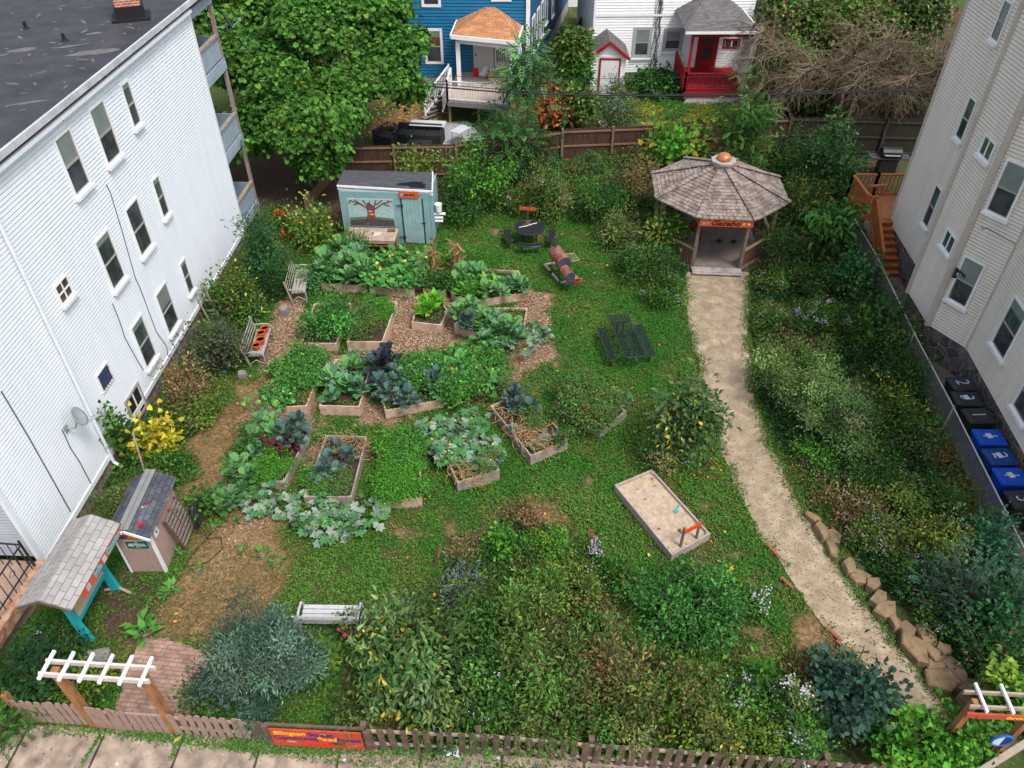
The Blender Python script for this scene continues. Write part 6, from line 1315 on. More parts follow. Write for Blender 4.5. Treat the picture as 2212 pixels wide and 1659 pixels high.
q = at(958, 238, 0); r = empty('barrel_smoker', (q.x, q.y, 0), 0, 'dark barrel smoker beside the white deck stairs', 'smoker'); MB().tube([(-.1, -.5, .85), (0, .5, .95)], .3, 14).build('drum', M('brown_black_drum', (.05, .025, .02), (.02, .018, .018)), r); MB().tube([(-.1, -.9, .6), (-.1, -.5, .6)], .22, 12).build('fire_box', MATS['brown_black_drum'], r)
for x in (-.2, .2):
    for y in (-.4, .4): MB().box((x, y, .35), (.04, .04, .7)).build('leg', blackm, r)
for i in range(4): q = at(965 - i * 4, 218 + i * 9, 0); MB().box((0, 0, .02), (.75, .32, .05), rz=.1).build('stepping_stone', M('mossy_slab', (.22, .21, .1), (.15, .15, .08)), loc=(q.x, q.y, 0), label='mossy stepping slab in the row beside the blue house stairs', cat='stepping stone', group='stepping slabs beside the stairs')
# ---------------------------------------------------------------- stones beside the path
sand_st = M('sandstone', (.25, .175, .095), (.15, .10, .055), scale=3, rough=.95, bump=.8, bscale=14, contrast=.8, c3=(.21, .15, .085)); sand2 = M('brown_stone', (.2, .135, .085), (.13, .09, .06), scale=3, rough=.95, bump=.8, bscale=14)
rk = random.Random(8)
def rock(c_, a_, b2, h, rz, mat, label, group=None, name='rock', cat='rock'):
    k = 5; m = MB(); an = sorted(rk.uniform(-.35, .35) + 2 * math.pi * i / k for i in range(k)); lo = [(a_ * math.cos(t) * rk.uniform(.9, 1.15), b2 * math.sin(t) * rk.uniform(.9, 1.15)) for t in an]
    m.add([(x, y, -.05) for x, y in lo] + [(x * .97, y * .97, h * rk.uniform(.75, .92)) for x, y in lo] + [(x * .84, y * .84, h * rk.uniform(.93, 1.05)) for x, y in lo],
          [(i, (i + 1) % k, k + (i + 1) % k, k + i) for i in range(k)] + [(k + i, k + (i + 1) % k, 2 * k + (i + 1) % k, 2 * k + i) for i in range(k)] + [tuple(range(2 * k, 3 * k))])
    return m.build(name, mat, loc=(c_[0], c_[1], 0), rz=rz, label=label, cat=cat, group=group)
RK = [(8.33, 13.78, .13, .28), (8.4, 13.3, .16, .32), (8.68, 13.16, .2, .24), (8.5, 12.75, .13, .32), (8.75, 12.15, .16, .3), (8.97, 11.85, .26, .2), (9.2, 11.62, .2, .16), (9.2, 11.22, .25, .17), (9.28, 10.9, .3, .24), (9.55, 10.3, .2, .25), (9.55, 9.85, .28, .4),
      (9.9, 9.72, .15, .3), (9.95, 9.42, .36, .22), (9.9, 9.05, .4, .28), (10.3, 9.25, .22, .38), (10.65, 8.85, .45, .26), (9.95, 10.15, .22, .3), (10.25, 8.6, .22, .15), (10.2, 9.75, .16, .16), (9.35, 10.5, .12, .2)]
rlab = {0: 'narrow tan edging stone at the upper end of the stone border', 8: 'triangular tan rock midway along the stone border', 12: 'pale tan slab rock beside the darker brown slab', 14: 'dark brown slab rock in the lower stone border', 15: 'long brown slab rock at the lower end of the border'}
for i, (x, y, a_, b2) in enumerate(RK): rock((x, y), a_ * 1.12, b2 * 1.12, rk.uniform(.16, .3), R(rk.uniform(-25, 25)) + .3, sand2 if i in (14, 15, 9) else sand_st, rlab.get(i, 'tan sandstone rock in the rough border right of the path'), None if i in rlab else 'sandstone rocks edging the path')
q = at(616, 678); rock((q.x, q.y), .2, .17, .3, .3, stonem, 'grey rock on the wood chips between the two left benches')
q = at(525, 815); rock((q.x, q.y), .17, .14, .25, .3, stonem, 'dark grey rock on the ground below the pot bench')
q = at(742 - 340, 1240 - 0); 
# old red brick edging pieces on the lawn side of the path
em = M('red_edging', (.30, .10, .05), (.2, .08, .04), scale=8)
for i, (u, v) in enumerate(((1672, 1195), (1700, 1262), (1800, 1372), (1822, 1400))): q = at(u, v); MB().box((0, 0, .03), (.08, .42, .09), rz=R(28 + i * 3)).build('edging_board', em, loc=(q.x, q.y, 0), label='thin red edging board between path and lawn', cat='edging', group='red edging boards along the path')
# ---------------------------------------------------------------- stakes, poles, branches
def pole(u0, v0, z0, u1, v1, z1, r_, mat, label, cat='pole', name='pole', y1=None):
    a = at(u0, v0, z0); b_ = at(u1, v1, z1) if y1 is None else aty(u1, v1, y1); m = MB(); m.tube([a, b_], r_, 6); return m.build(name, mat, label=label, cat=cat)
pole(316, 1030, 0, 287, 936, 1.5, .03, railw, 'pale thin pole leaning toward the left building wall')
m = MB(); a, b_ = at(452, 693, 0), at(436, 660, .1)
ld = empty('stepladder', (a.x, a.y, 0), 0, 'pale wooden trestle leaning on the white wall above the weeds', 'stepladder')
for dx in (0, .45): m = MB(); m.bar((a.x + dx, a.y, 0), (a.x - .45 + dx, a.y + .3, 1.5), .05, .05); m.build('leg', railw, ld, world=True)
for z in (.4, .8, 1.2): m = MB(); t = z / 1.5; m.bar((a.x - .45 * t, a.y + .3 * t, z), (a.x + .45 - .45 * t, a.y + .3 * t, z), .04, .04); m.build('rung', railw, ld, world=True)
def stake(u, v, u2, v2, z2, label, board=None):
    a, b_ = at(u, v, 0), at(u2, v2, z2); r = empty('plant_stake', a, 0, label, 'stake'); m = MB(); m.bar(a, b_, .05, .05); m.build('post', brownw, r, world=True)
    if board: m = MB(); m.bar(b_ - (b_ - a) * .45 + Vector((0, -.03, 0)), b_ + Vector((0, -.03, 0)), board, .03, up=(0, 1, 0)); m.build('board', M('red_stain', (.33, .08, .04), (.2, .06, .04), scale=9), r, world=True)
stake(938, 1228, 952, 1178, .7, 'brown stake sign turned edge on beside the front lawn', .06); stake(1302, 1208, 1274, 1142, .9, 'reddish leaning stake sign above the rose bush', .12)
stake(1520, 1012, 1538, 985, .5, 'short brown stake by the path under the fruit tree'); stake(799, 620, 806, 588, .5, 'orange brown stake in the middle back bed', .05)
# a gate leaf lying open by the left fence end
# ---------------------------------------------------------------- overhead cables
for i, (p, r_) in enumerate((([(560, 150), (935, 187), (1130, 203), (1400, 207), (1760, 203), (2100, 190)], .035), ([(560, 138), (935, 181), (1130, 197), (1400, 204), (1760, 200), (2100, 186)], .02), ([(935, 163), (1100, 168), (1300, 170), (1660, 163)], .014), ([(935, 175), (1150, 186), (1400, 188), (1760, 183), (2000, 178)], .012), ([(1150, 208), (1400, 211), (1760, 208)], .012))):
    q = [aty(u, v, 36.0 + i * .15) for u, v in p]; cable(q, r_, 'overhead_cable', None, label=['thickest black overhead cable crossing above the back fence', 'second black overhead cable just above the thickest', 'thin upper overhead cable in front of the porches', 'thin black cable between the upper and thick ones', 'thin lowest overhead cable above the back yard grass'][i], cat='cable')
# ---------------------------------------------------------------- litter
wp = M('white_litter', (.62, .66, .68), (.45, .48, .5), scale=12)
m = MB(); q = at(980, 1625); k = 11
m.add([(.35 * math.cos(t) * (1 if i % 2 else .35), .16 * math.sin(t) * (1 if i % 2 else .5), .03 + .02 * (i % 2)) for i, t in enumerate([j * 2 * math.pi / k for j in range(k)])] + [(0, 0, .07)], [(i, (i + 1) % k, k) for i in range(k)])
m.build('plastic_bag', wp, loc=(q.x, q.y, .01), label='torn white plastic bag lying on the pavement by the fence', cat='litter')
for i, (u, v) in enumerate(((535, 1578), (494, 1608), (1080, 1640), (748, 1640), (55, 1462 + 100), (250, 1650))):
    q = at(u, v); m = MB(); m.add([(0, 0, .01), (.06, .01, .02), (.05, .07, .01), (-.02, .05, .03)], [(0, 1, 2), (0, 2, 3)]); m.build('paper_scrap', wp, loc=(q.x, q.y, .006), rz=i, label='small white paper scrap lying on the concrete pavement', cat='litter', group='white paper scraps on the pavement')
# ---------------------------------------------------------------- leaf colours
MID = [(.065, .145, .032), (.10, .185, .045), (.045, .105, .026)]; DARK = [(.026, .07, .022), (.042, .10, .032), (.03, .075, .034)]; YEL = [(.15, .20, .035), (.21, .25, .045), (.11, .16, .035)]
BLUE = [(.075, .145, .095), (.13, .215, .15), (.05, .105, .07)]; OLIVE = [(.12, .145, .045), (.18, .19, .065), (.085, .11, .038)]; KALE = [(.13, .26, .12), (.20, .35, .17), (.085, .19, .08)]
SQUA = [(.13, .23, .14), (.23, .32, .22), (.08, .18, .08)]; BROWN = [(.26, .15, .07), (.19, .105, .05), (.33, .21, .11)]; GOLD = [(.60, .40, .03), (.66, .50, .07), (.5, .36, .05)]; BRIGHT = [(.085, .21, .03), (.11, .26, .045), (.065, .165, .028)]
LILAC = [(.42, .36, .46), (.50, .45, .54), (.36, .30, .40)]; WHITEF = [(.62, .62, .66), (.52, .5, .56)]; REDF = [(.75, .03, .01), (.8, .10, .01)]; ORF = [(.85, .22, .01)]; PURP = [(.10, .02, .04), (.14, .03, .05)]; INKY = [(.03, .045, .06), (.045, .06, .075)]
RUST = [(.24, .14, .06), (.19, .11, .05), (.17, .13, .05)]
bark = M('bark', (.12, .085, .06), (.06, .045, .035), scale=10, rough=.9, bump=.5); leafm = leafmat()
def lobes_for(rng, rx, ry, h, n, zc=.5, sub=.45):
    L_ = [(0, 0, h * zc, rx * .72, ry * .72, h * (1 - zc) * .92)]
    for i in range(n):
        a = 2 * np.pi * (i + rng.uniform(-.3, .3)) / n; s = rng.uniform(.75, 1.15) * sub
        L_.append((math.cos(a) * rx * rng.uniform(.45, .68), math.sin(a) * ry * rng.uniform(.45, .68), h * rng.uniform(.35, .78), rx * s, ry * s, h * s * .6))
    return L_
def axial(p): return p.y * math.cos(PITCH) - (p.z - H) * math.sin(PITCH)
PC = [0]
def shrub(u, v, wpx, h, pal, label, cat='shrub', name='shrub', L=.07, Wd=.035, tpl=KITE, dens=1., sub=.45, n=6, ry=1., accent=None, acc_p=0., flowers=None, fn=60, fsz=.035, group=None, trunk=.03, zc=.5, up=.5, droop=0., cr=None, nl=14, wild=.55, fclump=6, zmin=-.35, stemcol=(.13, .10, .06), seed=None, yshift=0):
    PC[0] += 1; sd_ = seed or (100 + PC[0]); rng = np.random.default_rng(sd_)
    c = at(u, v, h * .6); rx = wpx / 2 * axial(c) / 1680; c.y += yshift
    if c.y < 11 and c.x > -8 and cat != 'vine': c.y = max(c.y, 7.62 - .075 * (c.x + 3) + rx * ry * .85)
    L *= 1.42; Wd *= 1.42
    nc = int((2 * rx * rx + 2.2 * rx * h) * dens * 2.1 / (nl * L * Wd * .55)); nc = max(30, min(nc, 3000))
    pr_, paths, tip = bush(sd_, rx, rx * ry, h, nc, nl, L, Wd, pal, tpl, cr or L * 1.3, up=up, droop=droop, accent=accent, acc_p=acc_p, wild=wild, z0=h * .35 if cat == 'tree' else 0)
    parts = [pr_]
    if flowers:
        ii = rng.integers(0, len(tip), fn); q = tip[ii] * rng.uniform(.8, 1.02, (fn, 1)) + rng.normal(0, .06, (fn, 3)); fc = np.repeat(q, fclump, 0) + rng.normal(0, .06, (fn * fclump, 3)) * (fclump > 1); fc[:, 2] += .05; m_ = len(fc)
        parts.append(leaves(FLOW, fc, rng.normal(0, 1, (m_, 3)) * np.array([1, 1, .3]), unit(rng.normal(0, .4, (m_, 3)) + np.array([0, -.2, 1])), fsz * rng.uniform(.7, 1.2, m_), fsz, pick(rng, flowers, m_, .1)))
    r = empty(name, (c.x, c.y, 0), 0, label, cat, group)
    nobj('crown' if cat == 'tree' else 'foliage', npmesh('foliage', parts), parent=r)
    m = MB(); w0 = trunk * .5
    if cat == 'tree': m.tube([(0, 0, 0), (.03, .02, h * .2), (0, 0, h * .4)], [trunk * 1.5, trunk * 1.2, trunk], 7)
    for p_ in paths: m.tube([tuple(x) for x in p_], [w0, w0 * .8, w0 * .6, w0 * .45, w0 * .25], 4, cap=False)
    m.build('trunk' if cat == 'tree' else 'stems', bark, r)
    return r
# ---------------------------------------------------------------- small plant meshes (shared by copies)
def rosette(seed, n, L, Wd, pal, tpl, el0, el1, h0=.1, droop=.0, jit=.15, stem=None):
    rng = np.random.default_rng(seed); a = rng.uniform(0, 2 * np.pi, n); t = np.sort(rng.uniform(0, 1, n)); el = np.radians(el0 + (el1 - el0) * t) + rng.normal(0, .12, n)
    D = np.stack([np.cos(a) * np.cos(el), np.sin(a) * np.cos(el), np.sin(el)], 1); Nn = np.stack([-np.cos(a) * np.sin(el), -np.sin(a) * np.sin(el), np.cos(el)], 1)
    P = np.stack([np.cos(a) * .04, np.sin(a) * .04, h0 + t * h0 * .8], 1) + D * L * .35
    s = rng.uniform(.7, 1.15, n); C = pick(rng, pal, n, jit)
    parts = [leaves(tpl, P, D, unit(Nn + rng.normal(0, .25, (n, 3))), L * s, Wd * s, C)]
    pc = np.tile(np.array(stem or (.22, .30, .18)), (n, 1)); b0 = np.stack([np.cos(a) * .02, np.sin(a) * .02, np.full(n, h0 * .5)], 1)
    parts.append(leaves(BLADE, b0, P - b0 + D * L * .3, unit(Nn), np.linalg.norm(P - b0 + D * L * .3, axis=1), .02, pc))
    return parts
def squash(seed, n, r, h, L, pal, tpl=LOBED, flow=True):
    rng = np.random.default_rng(seed); a = rng.uniform(0, 6.28, n); rr = np.sqrt(rng.uniform(.02, 1, n)) * r; z = h * rng.uniform(.45, 1, n) * (1 - .3 * (rr / r) ** 2)
    B = np.stack([rr * np.cos(a), rr * np.sin(a), z], 1); Nn = unit(np.stack([.35 * np.cos(a), .35 * np.sin(a), np.ones(n)], 1) + rng.normal(0, .28, (n, 3))); D = unit(np.stack([np.cos(a), np.sin(a), -.1 * np.ones(n)], 1) + rng.normal(0, .6, (n, 3)))
    s = rng.uniform(.6, 1.15, n) * L; parts = [leaves(tpl, B, D, Nn, s, s, pick(rng, pal, n, .15))]
    b0 = B * np.array([.7, .7, 0]); parts.append(leaves(BLADE, b0, B - b0, unit(rng.normal(0, 1, (n, 3))), np.linalg.norm(B - b0, axis=1), .022, np.tile(np.array((.24, .32, .16)), (n, 1))))
    if flow:
        k = max(1, n // 12); i = rng.integers(0, n, k); parts.append(leaves(FLOW, B[i] + np.array([0, 0, .04]), D[i], Nn[i], .09, .09, pick(rng, GOLD, k, .1)))
    return parts
def bushy(seed, r, h, nc, nl, L, Wd, pal, tpl=KITE, accent=None, acc_p=0, flowers=None, fn=10, fs=.03, **k):
    rng = np.random.default_rng(seed); lb = lobes_for(rng, r, r, h, 4); parts = [crown(seed, lb, nc, nl, L, Wd, pal, tpl, L * 1.4, accent=accent, acc_p=acc_p, zmin=-.1, **k)]
    parts.append(stems(seed + 3, 10, r * .7, h * .8, (.16, .18, .08)))
    if flowers: parts.append(scatter_top(seed + 1, lb, fn, fs, flowers, clump=5, cr=.05, zmin=.1))
    return parts
def vines(seed, n, r, pal, L=.5, z=.1):
    """loops of dead vine"""
    rng = np.random.default_rng(seed); parts = []
    for i in range(n):
        p = np.array([rng.uniform(-r, r), rng.uniform(-r, r), z + rng.uniform(0, .2)]); d = rng.uniform(0, 6.28); k = 9; Q = [p]
        for j in range(k): d += rng.uniform(-.2, .9); Q.append(Q[-1] + np.array([math.cos(d), math.sin(d), rng.uniform(-.25, .25)]) * L / k * 1.4)
        Q = np.array(Q); Q[:, 2] = np.maximum(Q[:, 2], .05); D = Q[1:] - Q[:-1]; ln = np.linalg.norm(D, axis=1)
        parts.append(leaves(T([(-.5, 0, 0), (.5, 0, 0), (.5, 1.1, 0), (-.5, 1.1, 0)], [(0, 1, 2), (0, 2, 3)]), Q[:-1], D, np.tile(np.array([0, -.3, 1.]), (k, 1)) + rng.normal(0, .1, (k, 3)), ln, .016, pick(rng, pal, k, .1)))
    return parts
def corn(seed):
    rng = np.random.default_rng(seed); n = 26; z = rng.uniform(.1, 1.25, n); a = rng.uniform(0, 6.28, n); D = np.stack([np.cos(a) * .45, np.sin(a) * .45, rng.uniform(-.9, .8, n)], 1)
    P = np.stack([rng.normal(0, .05, n), rng.normal(0, .05, n), z], 1); return [leaves(BLADE, P, D, unit(rng.normal(0, 1, (n, 3))), .4, .06, pick(rng, [(.42, .28, .13), (.33, .2, .09)], n)), stems(seed, 7, .12, 1.45, (.38, .26, .12), w=.02)]
CROP = {}
def crop(kind, mk_, nvar=3):
    CROP[kind] = [npmesh(kind + '_plant', mk_(900 + len(CROP) * 10 + i)) for i in range(nvar)]
crop('kale', lambda s: rosette(s, 16, .30, .22, KALE, RUFF, 5, 75, .2))
crop('blue_kale', lambda s: rosette(s, 22, .26, .15, [(.09, .17, .15), (.13, .22, .19), (.07, .13, .11)], RUFF, 0, 80, .25))
crop('dark_kale', lambda s: rosette(s, 24, .28, .16, INKY, RUFF, 5, 80, .28), 2)
crop('purple_kale', lambda s: rosette(s, 18, .26, .14, PURP, RUFF, 5, 80, .15, stem=(.25, .02, .06)), 2)
crop('cabbage', lambda s: rosette(s, 14, .20, .22, [(.16, .27, .24), (.20, .31, .27)], OVAL, 15, 70, .08), 2)
crop('collard', lambda s: rosette(s, 14, .32, .26, [(.10, .24, .13), (.13, .29, .16), (.07, .18, .08)], OVAL, 5, 60, .22))
crop('chard', lambda s: rosette(s, 16, .34, .15, [(.14, .34, .035), (.20, .42, .05), (.09, .25, .03)], OVAL, 15, 75, .08, stem=(.4, .45, .12)))
crop('squash', lambda s: squash(s, 30, .55, .5, .26, SQUA))
crop('gourd', lambda s: squash(s, 44, .5, .5, .17, [(.08, .22, .07), (.11, .28, .09), (.06, .16, .05)], HEART))
crop('big_squash', lambda s: squash(s, 38, .6, .55, .29, [(.22, .32, .23), (.15, .26, .15), (.30, .39, .30), (.09, .21, .09)]))
crop('bean', lambda s: bushy(s, .38, .55, 70, 12, .075, .05, [(.085, .22, .05), (.13, .28, .07), (.06, .15, .04)]))
crop('tomato', lambda s: bushy(s, .42, .65, 60, 12, .08, .035, [(.08, .17, .05), (.12, .2, .07), (.1, .13, .05)], accent=BROWN, acc_p=.12, flowers=REDF, fn=1, fs=.04))
crop('herb', lambda s: bushy(s, .3, .35, 60, 14, .055, .035, BRIGHT))
crop('pepper', lambda s: bushy(s, .28, .45, 45, 12, .07, .04, DARK + MID))
crop('dead_vine', lambda s: vines(s, 26, .35, [(.36, .22, .09), (.26, .14, .06), (.42, .30, .15)]), 2)
crop('corn_stalk', lambda s: corn(s), 2)
crop('flower', lambda s: bushy(s, .25, .4, 30, 10, .06, .03, MID, flowers=ORF, fn=6, fs=.045), 2)
crop('weed', lambda s: rosette(s, 12, .22, .06, BRIGHT, KITE, 10, 60, .03))
crop('mullein', lambda s: rosette(s, 14, .34, .16, [(.09, .23, .05), (.12, .28, .07)], OVAL, 8, 60, .03), 2)
cr_rng = random.Random(21)
KIDX = {}
def put(kind, x, y, z, s, label, group, name=None):
    i = KIDX.get(kind, 0); KIDX[kind] = i + 1; me_ = CROP[kind][i % len(CROP[kind])]
    return nobj(name or kind + '_plant', me_, (x, y, z), cr_rng.uniform(0, 6.28), scale=s * cr_rng.uniform(.85, 1.15), label=label, cat=kind.replace('_', ' ') + ' plant' if kind not in ('weed',) else 'weed', group=group)
BEDS = {
 'A': (W2([(935, 920), (989, 1045), (1077, 1018), (1025, 914)], .35), 'raised bed with pale squash leaves and dried tendrils at its near end', 'the near centre bed with dried tendrils'),
 'B': (W2([(820, 947), (905, 941), (909, 1077), (815, 1082)], .35), 'long raised bed overflowing with bright green herbs', 'the long bright green bed'),
 'C': ([(-5.63, 16.77), (-4.41, 16.71), (-4.5, 14.35), (-5.8, 14.35)], 'raised bed with bare straw corner and blue kale', 'the bed with the bare straw corner'),
 'Q': ([(-7.75, 17.2), (-6.2, 17.0), (-6.5, 14.9), (-8.0, 15.1)], 'raised bed of mixed kale and purple leaves at the near left', 'the near left mixed bed'),
 'D': ([(-6.06, 18.05), (-4.81, 18.0), (-4.72, 20.2), (-5.95, 20.35)], 'raised bed with large kale beside a tall pale front board', 'the second bed of the middle row'),
 'E': ([(-7.71, 18.03), (-6.5, 18.1), (-6.37, 20.4), (-7.6, 20.5)], 'raised bed at the left end of the middle row', 'the left end bed of the middle row'),
 'F': ([(-3.97, 17.88), (-2.22, 18.4), (-2.87, 20.6), (-4.6, 20.1)], 'slanted raised bed with dark purple kale at its back', 'the slanted middle bed'),
 'G': ([(-5.71, 21.32), (-4.5, 21.32), (-4.27, 23.72), (-5.49, 23.72)], 'raised bed with a high orange brown front board and loose greens', 'the bed left of the wood chip aisle'),
 'H': ([(-7.32, 21.32), (-6.1, 21.3), (-6.0, 23.7), (-7.3, 23.7)], 'raised bed buried under one huge leafy green mound', 'the bed under the huge green mound'),
 'I': ([(-3.59, 22.56), (-2.55, 22.37), (-2.37, 23.22), (-2.69, 23.95), (-3.2, 24.0), (-3.5, 23.4)], 'six sided raised bed of yellow green chard', 'the six sided bed'),
 'J': ([(-3.35, 24.6), (-2.54, 24.51), (-2.45, 25.4), (-3.3, 25.5)], 'small square raised bed of dark pepper leaves', 'the small square bed'),
 'K': ([(-7.3, 25.0), (-5.6, 24.9), (-5.5, 26.8), (-7.3, 27.0)], 'raised bed of blue green kale nearest the work table', 'the bed nearest the work table'),
 'M2': ([(-5.43, 24.83), (-3.74, 24.61), (-3.7, 26.6), (-5.35, 26.8)], 'raised bed of round gourd leaves below the shed door', 'the bed below the shed door'),
 'L': ([(-2.07, 22.37), (-.73, 21.64), (.31, 21.48), (.55, 23.4), (-1.55, 23.4)], 'angled raised bed spilling kale onto the right aisle', 'the angled bed on the right aisle'),
 'M': ([(-2.31, 24.47), (-1.85, 23.72), (.5, 24.4), (.25, 25.9), (-1.9, 26.1)], 'angled raised bed near the smoker with pale kale', 'the angled bed nearest the smoker'),
 'N': ([(.56, 15.87), (1.64, 16.52), (.51, 18.74), (-.66, 18.04)], 'slanted raised bed with cabbages and a heap of dead vines', 'the slanted bed with cabbages'),
 'O': ([(2.69, 17.01), (3.57, 17.86), (2.31, 19.19), (1.38, 18.29)], 'diamond set raised bed of tangled growth at the right', 'the diamond set bed'),
}
bed2 = M('bed_board_grey', (.36, .30, .26), (.23, .185, .16), scale=3.5, rough=.85, bump=.4, contrast=.75)
for k, (P, lab, nm) in BEDS.items(): boxbed('raised_bed', P, .42 if k in 'NADG' else .36, lab, 'raised bed', mat=bed2 if k in 'ANOQC' else bedw)
def fillbed(k, items):
    P, lab, nm = BEDS[k]; q = P[:4] if len(P) == 4 else [P[0], P[1], P[2], P[-1]] if len(P) < 6 else [P[0], P[1], P[3], P[4]]
    for kind, a0, a1, b0, b1, n, s, desc in items:
        for i in range(round(n * (1.75 if n > 2 else 1.3))):
            a, b_ = cr_rng.uniform(a0 - .03, a1 + .03), cr_rng.uniform(b0 - .03, b1 + .03)
            x = (q[0][0] * (1 - a) + q[1][0] * a) * (1 - b_) + (q[3][0] * (1 - a) + q[2][0] * a) * b_; y = (q[0][1] * (1 - a) + q[1][1] * a) * (1 - b_) + (q[3][1] * (1 - a) + q[2][1] * a) * b_
            put(kind, x, y, .26, s * (1.15 if kind not in ('dead_vine', 'cabbage') else 1), desc + ' in ' + nm, desc.split(' ')[-1] + ' plants in ' + nm)
# a runs along the near (first) edge, b toward the far edge, except A, B, C, Q, N whose corner order differs
fillbed('A', [('squash', .0, .75, .0, 1, 8, .8, 'pale green squash'), ('dead_vine', .8, .95, .3, .7, 2, 1, 'dried tangled vine'), ('gourd', .1, .8, .0, .3, 3, .7, 'green climbing gourd'), ('tomato', .6, .95, .7, 1, 2, .5, 'olive tomato')])
fillbed('B', [('herb', .1, .98, .08, .5, 9, 1, 'bright green herb'), ('herb', .1, .98, .5, .95, 10, .95, 'bright green herb'), ('bean', .4, 1.05, .1, .5, 4, .7, 'bushy green bean')])
fillbed('C', [('blue_kale', .25, .8, .25, .75, 3, .85, 'blue green kale'), ('dead_vine', .3, .9, .05, .25, 2, .9, 'dead straw vine'), ('herb', .0, .4, .5, .9, 3, .8, 'green herb'), ('tomato', .1, .9, .6, 1, 3, .6, 'olive tomato')])
fillbed('Q', [('kale', .0, .5, .0, .4, 4, .8, 'pale kale'), ('blue_kale', .5, 1, .0, .35, 3, .9, 'blue kale'), ('purple_kale', .3, .9, .3, .6, 3, .8, 'dark purple chard'), ('herb', .0, 1, .4, 1, 6, .9, 'green herb'), ('kale', -.1, .4, .5, 1.1, 4, .8, 'pale leafy kale'), ('pepper', -.2, .3, .2, .7, 3, .9, 'dark green pepper')])
fillbed('D', [('collard', .1, .9, .1, .6, 4, .85, 'broad leaved collard'), ('kale', .3, 1, .3, .8, 4, 1, 'large kale'), ('chard', .0, .6, .3, .9, 3, .9, 'upright green chard'), ('squash', .4, 1, .7, 1.1, 2, .6, 'pale squash'), ('blue_kale', .7, 1.1, .1, .5, 2, .8, 'blue kale')])
fillbed('E', [('gourd', -.2, .5, .0, .3, 3, .8, 'dark round leaved gourd'), ('bean', -.1, 1, .3, 1, 7, .9, 'leafy green bean'), ('squash', .0, 1, .5, 1.1, 4, .6, 'small squash'), ('dead_vine', .6, .9, .1, .2, 1, .6, 'dead vine')])
fillbed('F', [('dark_kale', .0, .25, .65, .95, 2, 1.2, 'nearly black kale'), ('blue_kale', .0, .4, .0, .5, 5, .9, 'blue green kale'), ('bean', .3, .9, .2, .8, 6, .9, 'leafy green bean'), ('kale', .3, 1, .1, .5, 3, .9, 'ruffled kale'), ('blue_kale', .75, 1, .1, .4, 2, .9, 'blue ruffled kale'), ('flower', .1, .5, .1, .5, 1, .6, 'orange flower')])
fillbed('G', [('herb', .1, .9, .3, 1, 6, .8, 'loose green herb'), ('tomato', .0, .8, .1, .6, 3, .7, 'straggly tomato')])
fillbed('I', [('chard', .15, .8, .3, .9, 3, 1.0, 'yellow green chard')]); fillbed('J', [('pepper', .1, .9, .1, .9, 5, .95, 'dark green pepper')])
fillbed('K', [('kale', .0, 1, .0, 1, 8, 1.1, 'blue green kale'), ('collard', .0, 1, .0, 1, 3, 1, 'broad collard'), ('pepper', -.1, .3, .3, 1, 3, 1.1, 'leafy dark pepper')])
fillbed('M2', [('gourd', .0, 1, .0, 1, 8, 1.15, 'round leaved gourd'), ('pepper', .0, .3, .1, .5, 2, .9, 'dark green pepper')])
fillbed('L', [('kale', .0, 1.1, .2, 1, 8, .95, 'pale kale'), ('squash', .5, 1.3, .0, .7, 4, .85, 'sprawling squash'), ('chard', .1, .6, .2, .6, 3, .8, 'bright green chard'), ('blue_kale', .25, .5, -.1, .15, 2, 1, 'blue kale'), ('collard', .6, 1.1, .1, .9, 4, .9, 'broad collard')])
fillbed('M', [('kale', .1, 1, .3, 1, 6, .95, 'pale kale'), ('chard', .5, .8, .2, .8, 2, 1, 'tall green chard'), ('bean', .1, .9, .1, .9, 4, .8, 'leafy bean'), ('collard', .3, 1, .5, 1, 2, .9, 'broad collard')])
fillbed('N', [('cabbage', .1, .9, .1, .9, 5, .85, 'small blue cabbage'), ('dead_vine', .1, .5, .1, .55, 3, 1.1, 'dead brown vine'), ('blue_kale', .4, .9, .5, .9, 3, .9, 'blue green kale'), ('tomato', .5, 1, .2, .9, 4, .7, 'olive tomato'), ('pepper', .8, 1.1, .0, .5, 3, .8, 'green pepper')])
fillbed('O', [('tomato', -.1, 1, .1, 1.2, 8, .95, 'tangled tomato'), ('bean', .3, 1, .3, 1, 4, .8, 'dark leafy bean'), ('cabbage', .1, .6, .6, 1, 2, .7, 'small cabbage'), ('squash', .9, 1.2, .0, .3, 1, .6, 'drooping squash')])
def cloud(kind, cx_, cy_, rx, ry, n, s, label, z=.0):
    for i in range(n):
        a = cr_rng.uniform(0, 6.28); q = math.sqrt(cr_rng.random()); put(kind, cx_ + rx * q * math.cos(a), cy_ + ry * q * math.sin(a), z, s, label, label)
cloud('big_squash', -4.8, 13.8, .95, .45, 7, .85, 'huge silvery squash plant sprawling in front of the long bright bed')
cloud('big_squash', -6.6, 14.3, .6, .4, 3, .75, 'green squash plant at the near left corner of the beds')
cloud('kale', -7.75, 14.6, .5, .7, 6, .9, 'pale kale plant outside the near left bed')
cloud('gourd', -1.4, 20.0, 1.0, 1.1, 12, 1.15, 'round leaved gourd plant in the big mound of the centre', .15)
cloud('bean', -1.7, 19.7, 1.2, 1.2, 12, 1.2, 'leafy bean plant in the big mound of the centre', .15)
cloud('tomato', -1.2, 19.2, .9, .6, 5, 1.0, 'sprawling tomato plant at the near edge of the centre mound')
cloud('corn_stalk', -3.1, 26.3, .12, .15, 3, 1, 'dried brown corn stalk in the left bundle behind the small bed'); cloud('corn_stalk', -2.1, 26.4, .12, .15, 3, 1.1, 'dried brown corn stalk in the right bundle behind the small bed')
